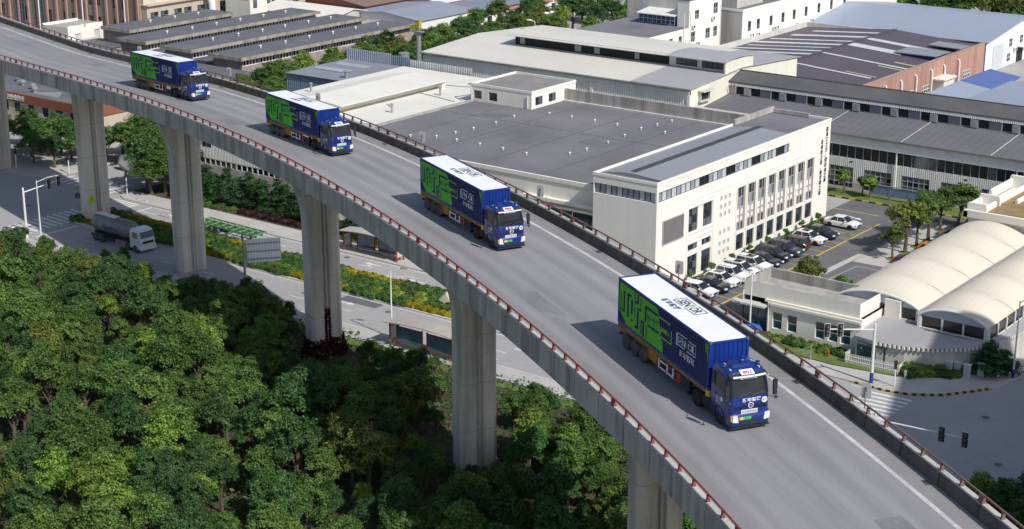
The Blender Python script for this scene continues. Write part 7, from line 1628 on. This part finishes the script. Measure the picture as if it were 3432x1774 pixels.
pts = [('behind the blue-grey shed', [(-203, 184), (-199.5, 188), (-196, 184.5), (-192.5, 188.5), (-189, 186), (-195, 192.5), (-199, 195.5), (-190.5, 193.5), (-187.6, 189.6), (-202.5, 191), (-193, 180.5), (-188.6, 180.8), (-206.5, 199.5), (-201, 201.5), (-195.5, 198.5), (-208.5, 204.5), (-197, 205)], 6.4, 2.8),
       ('along the red brick wall', [(-209.5, 213), (-207, 218.5), (-204.5, 224), (-209, 226.5), (-205.5, 230.5), (-202, 236), (-207.5, 237.5), (-203.5, 243), (-198.5, 229.5), (-199.5, 220.5), (-203, 213.5), (-208.5, 206.5), (-197, 238), (-208.6, 246), (-201, 226.5), (-195, 224.5), (-206, 221.5), (-210.6, 232), (-200.2, 232.6), (-193.5, 232), (-205.2, 248)], 7.4, 3.1),
       ('before the pink-panelled building', [(-212, 255), (-208, 259), (-213.5, 263.5), (-207, 266), (-202.5, 251.5), (-201, 260), (-216, 272), (-210, 274.5), (-205, 272), (-197, 246), (-199.5, 254.6), (-194.5, 251), (-205.5, 255.6), (-209.6, 268.4), (-199.6, 266)], 6.2, 3.1),
       ('right of the pink-panelled building', [(-218, 282), (-213.5, 286), (-208, 281), (-217, 294), (-211, 297), (-205, 291), (-213, 306), (-206, 304), (-199.5, 298), (-209, 314), (-202, 312), (-196, 306), (-193, 314), (-201, 321), (-208, 324), (-190, 322), (-200, 277), (-195, 283), (-189.5, 290), (-194, 297), (-186.5, 298.5), (-189, 308), (-183, 307), (-203, 284.5), (-198.5, 290.5), (-184.5, 316), (-180, 325)], 7.4, 3.4),
       ('behind the blue-roofed hall', [(-176 + i * 4.6, 341.5 + (i * 37 % 7)) for i in range(20)] + [(-190 + i * 5.2, 350 + (i * 37 % 11)) for i in range(17)], 9.6, 3.9)]
for lab, ps, h, cr in pts:
    for i, (x, y) in enumerate(ps):
        k = ('mid green', 'dark green', 'mid green', 'olive yellow', 'mid green', 'fresh green')[int(rng.integers(6))]
        tree_at('%s tree %s%s' % (k, lab, ' in the rear row' if y > 350 else ''), k, x, y, h * rng.uniform(.85, 1.15), cr, 0, 'trees ' + lab, 'leafy_tree')
V_L = [tree_variant(500 + i, 7.0, 2.35, 'l', lf_olive if i == 0 else lf_green, 5200, .14, .42) for i in range(3)]
for (x, y, h, cr, k, lab) in ((-79.8, 181.2, 4.1, 1.35, 0, 'smallest round olive tree, nearest in the row on the parking lot'), (-79.7, 184.6, 6.6, 2.3, 0, 'large olive round tree, second in the row on the parking lot'), (-79.6, 187.8, 6.0, 1.9, 1, 'third tree in the row on the parking lot'), (-79.5, 191.0, 6.5, 2.2, 1, 'bright green tree, fourth in the row beside the gold sedan'), (-80.3, 196.6, 5.6, 2.0, 2, 'green tree, fifth in the row on the parking lot'), (-79.0, 198.6, 6.2, 2.2, 1, 'leaning tree at the far end of the parking lot row')):
    t = plant('street_tree', lab, 'tree', V_L[k], x, y, .01, cr / 2.35 * 1.18, rng.uniform(0, 6), 'trees on the parking lot', sz=h / 7.0)
    if 'leaning' in lab: t.rotation_euler = (R(-3), R(10), 0)
    b = MB(); b.lathe([(.75, 0), (.7, .06), (.2, .08)], 14, (x, y, .01)); struct('tree_well', b, grass)
V_S = [tree_variant(520 + i, 3.4, 1.15, 's', lf_pale if i else lf_green, 900, .17, .35) for i in range(2)]
for (x, y, s, lab) in ((-98.3, 205.4, 1.0, 'left slim young tree before the warehouse windows'), (-95.7, 205.8, .85, 'middle slim young tree before the warehouse windows'), (-94.2, 205.1, .95, 'slim young tree beside the blue notice boards'), (-102.0, 205.6, .95, 'young tree at the office corner, half hidden'), (-83.6, 206.2, .8, 'young tree behind the parking lot row'), (-77.5, 205.8, .9, 'young tree left of the roof terrace building'), (-74.6, 205.2, .8, 'young tree against the roof terrace building')):
    plant('young_tree', lab, 'tree', V_S[int(rng.integers(2))], x, y, .12, s, rng.uniform(0, 6), 'young trees before the warehouse')
V_B = [tree_variant(540 + i, 3.0, 1.75, 'b', lf_olive if i == 0 else lf_green, 3600, .13, .08) for i in range(2)]
plant('round_bush', 'large loose round bush on the parking lot before the gate house roof', 'bush', V_B[0], -83.5, 166.6, .01, 1.05, 1); plant('round_bush', 'smaller round bush beside the corner of the tensile hall', 'bush', V_B[1], -78.7, 166.0, .01, .68, 2)
# clipped shrubs: lumps of leaf cards; hedges of the median are set out clump by clump
def shrub_variant(seed, sx, sy, h, mat, n=1500, size=.075, lump=.32):
    rg = np.random.default_rng(seed); d = rg.normal(0, 1, (n, 3)); d[:, 2] = np.abs(d[:, 2]) * .8; d /= np.linalg.norm(d, axis=1)[:, None]
    k = np.sign(d) * np.abs(d) ** .62; bump = 1 + lump * .5 * np.sin(5 * k[:, 0] + seed) * np.cos(4 * k[:, 1] + 2 * seed)
    P = k * np.array([sx, sy, h]) * (bump * rg.uniform(.78, 1.04, n))[:, None] * .92; P[:, 2] = np.maximum(P[:, 2], .03)
    V, Fc = leaves(rg, P, d + np.array([0, 0, .4]), size); return leaf_mesh('shrub', V, Fc, mat)
SH_Y = [shrub_variant(600 + i, 1.05, .55, .62, lf_yellow) for i in range(2)]; SH_G = [shrub_variant(620 + i, 1.15, .8, .7, lf_hedge) for i in range(2)]; SH_P = [shrub_variant(640 + i, 1.0, .7, .55, lf_pale) for i in range(2)]; SH_T = [shrub_variant(660, .8, .8, .95, lf_lime, 1500, .07, .05)]; SH_D = [shrub_variant(680 + i, 1.2, .9, .9, lf_dark, 1500, .09) for i in range(2)]; SH_R = [shrub_variant(690, 1.4, .55, .75, lf_plum, 1500, .075)]
def shrub(label, me, x, y, z, s, rz, group, cat='shrub', name='shrub'):
    o = obj(name, me, None, (x, y, z), (0, 0, rz)); o.scale = (s, s, s); return tag(o, label, cat, group)
i = 0
x = -171.8
while x < -109:
    gap = rng.uniform(1.35, 1.7)
    for y, rowname in ((132.05, 'front'), (133.5, 'middle'), (135.2, 'middle'), (137.0, 'back')):
        u = rng.random(); blk = math.sin(x * .33 + y) > .05
        if rowname == 'middle': me, kn = (SH_G[i % 2], 'green') if u < .75 else (SH_P[i % 2], 'pale green')
        else: me, kn = (SH_Y[i % 2], 'golden') if blk else (SH_G[i % 2], 'green')
        sxp = proj((x, y, 0))[0]; zn = 'near first pier' if sxp < 480 else 'behind second pier' if sxp < 800 else 'behind third pier' if sxp < 1130 else 'behind the lamp post'
        shrub('%s clipped shrub, %s median row %s' % (kn, rowname, zn), me, x + rng.uniform(-.2, .2), y + rng.uniform(-.12, .12), .16, rng.uniform(.85, 1.15), rng.uniform(-.2, .2), 'shrubs of the planted median'); i += 1
    x += gap
for x, y in ((-120.6, 133.2), (-119.2, 134.4), (-117.4, 133.0), (-115.2, 134.5), (-114.0, 133.2), (-140.6, 133.4), (-138.9, 134.4)): shrub('pale round topiary ball in the planted median', SH_T[0], x, y, .16, rng.uniform(.85, 1.1), 0, 'topiary balls of the median')
for x, y, s in ((-167.6, 147.5, 1.1), (-164.3, 147.6, 1.2), (-161.8, 147.4, .9), (-166, 148.2, .8), (-159.6, 147.6, .8)): shrub('round green shrub at the foot of the evergreen row', SH_G[0], x, y, .1, s, x, 'round shrubs before the evergreen row')
for k in range(5): shrub('dark plum hedge piece along the far pavement', SH_R[0], -156.5 + k * 2.3, 147.4, .1, 1.05, 0, 'plum hedge')
for k in range(12): shrub('low green shrub behind the far pavement', SH_D[k % 2], -145 + k * 3.6, 147.6 + rng.uniform(-.3, .3), .1, rng.uniform(.7, 1.1), k, 'low shrubs behind the far pavement')
for k in range(16):
    y = 157.2 + k * 2.25; shrub('%s shrub in the planting bed at the office wall' % ('dark' if k % 2 else 'green'), (SH_D if k % 2 else SH_G)[0], -94.1, y, .1, .45 + .12 * (k % 3), k, 'shrubs at the office wall')
    if k % 2 == 0: plant('potted_sapling', 'small sapling in the planting bed at the office wall', 'sapling', V_S[k % 2], -94.2, y + 1.1, .1, .42, k, 'saplings at the office wall')
for k in range(7): shrub('low hedge clump before the gate house windows', SH_P[k % 2] if k % 3 else SH_G[0], -80.2 + k * 1.75, 147.0 + rng.uniform(-.15, .15), .14, rng.uniform(.9, 1.15), k, 'hedge before the gate house')
for k, (x, y, s) in enumerate(((-61.6, 147.3, 2.1), (-61.2, 146.4, 1.3), (-59.6, 147.8, .9), (-58.8, 147.9, 1.0), (-59.5, 149.6, 2.0), (-57.9, 148.6, .85), (-62.2, 148.6, 1.9), (-57.4, 150.4, 1.2), (-58.4, 150.6, 1.3))): shrub('ivy-covered green bush among the utility cabinets', (SH_G if k % 2 else SH_P)[k % 2], x, y, .12, s, k, 'ivy bushes at the utility cabinets')
plant('dark_bush', 'tall dark conical bush at the curved annex by the right lamp', 'bush', V_C[0], -55.4, 151.0, .1, 1.0, 1, sz=.52); plant('dark_bush', 'lower dark bush right of the utility cabinets', 'bush', V_C[1], -54.4, 152.3, .1, .85, 2, sz=.34)
for k, (x, y, h) in enumerate(((-43.6, 119.6, 4.6), (-41.2, 117.6, 5.2), (-38.6, 116.2, 5.4), (-39.6, 120.4, 4.6), (-36.4, 113.6, 5.6), (-42.0, 114.8, 4.4))): tree_at('%s tree rising beyond the far railing, bottom right corner' % ('dark green' if k else 'fresh green'), 'dark green' if k else 'fresh green', x, y, h, 2.0, 0, 'trees in the bottom right corner')
# red creeper at the foot of the third pier
f3 = PIER_FOOT[3]; n = 2600; a = rng.uniform(0, 2 * math.pi, n); zz = rng.uniform(0, 1, n) ** 1.6 * 2.0; rad = 1.9 + .5 * (1 - zz / 2.0)
c_, n_0 = deck_pt(PIERS[3]); t_0 = np.array([n_0.y, -n_0.x, 0]); n_0 = np.array(n_0)
P = np.array([f3.x, f3.y, 0]) + np.outer(np.cos(a) * (rad + .1), n_0) + np.outer(np.sin(a) * rad * .68, t_0); P[:, 2] = zz
m2 = 420; z2 = rng.uniform(0, 5.2, m2); P2 = np.array([f3.x, f3.y, 0]) + np.outer(rng.normal(0, .22, m2) * (1.3 - z2 / 6), n_0) + np.outer(np.full(m2, 1.02), t_0); P2[:, 2] = z2
PP = np.vstack([P, P2]); NN = np.vstack([np.outer(np.cos(a), n_0) + np.outer(np.sin(a), t_0), np.tile(t_0, (m2, 1))]); V, Fc = leaves(rng, PP, NN, .17); V = V - np.array([f3.x, f3.y, 0])
tag(obj('creeper', leaf_mesh('creeper', V, Fc, lf_red), None, (f3.x, f3.y, 0)), 'dark red creeper round the foot of the third pier', 'creeper')
# ------------------------------------------------------------------ office tower out of view to the right: it shades the junction
tw = thing('office_tower', 'tall office tower out of view whose shadow falls on the junction', 'building', (4.6, 124, 0)); tw.rotation_euler = (0, 0, R(18))
b = MB(); b.box(-8, 10, -37, 21, 0, 55); part(tw, 'wall', b, conc_pale, world=False)
for k in range(16): b = MB(); b.box(-8.03, 10.03, -36, 20, 1.4 + k * 3.4, 3.0 + k * 3.4); part(tw, 'window_band', b, glass_blue, world=False)

# ------------------------------------------------------------------ labels: tell look-alikes of a group apart by their order in the row
ORD = 'first second third fourth fifth sixth seventh eighth ninth tenth eleventh twelfth thirteenth fourteenth fifteenth sixteenth seventeenth eighteenth nineteenth twentieth'.split()
bpy.context.view_layer.update()
by = {}
for o in SC.objects:
    if o.parent is None and 'label' in o.keys() and 'group' in o.keys(): by.setdefault((o['group'], o['label']), []).append(o)
for (g, lab), os_ in by.items():
    if 1 < len(os_) <= len(ORD) and len(lab.split()) <= 12:
        os_.sort(key=lambda o: proj(o.location)[0])
        for i, o in enumerate(os_): o['label'] = '%s, %s from left' % (lab, ORD[i])
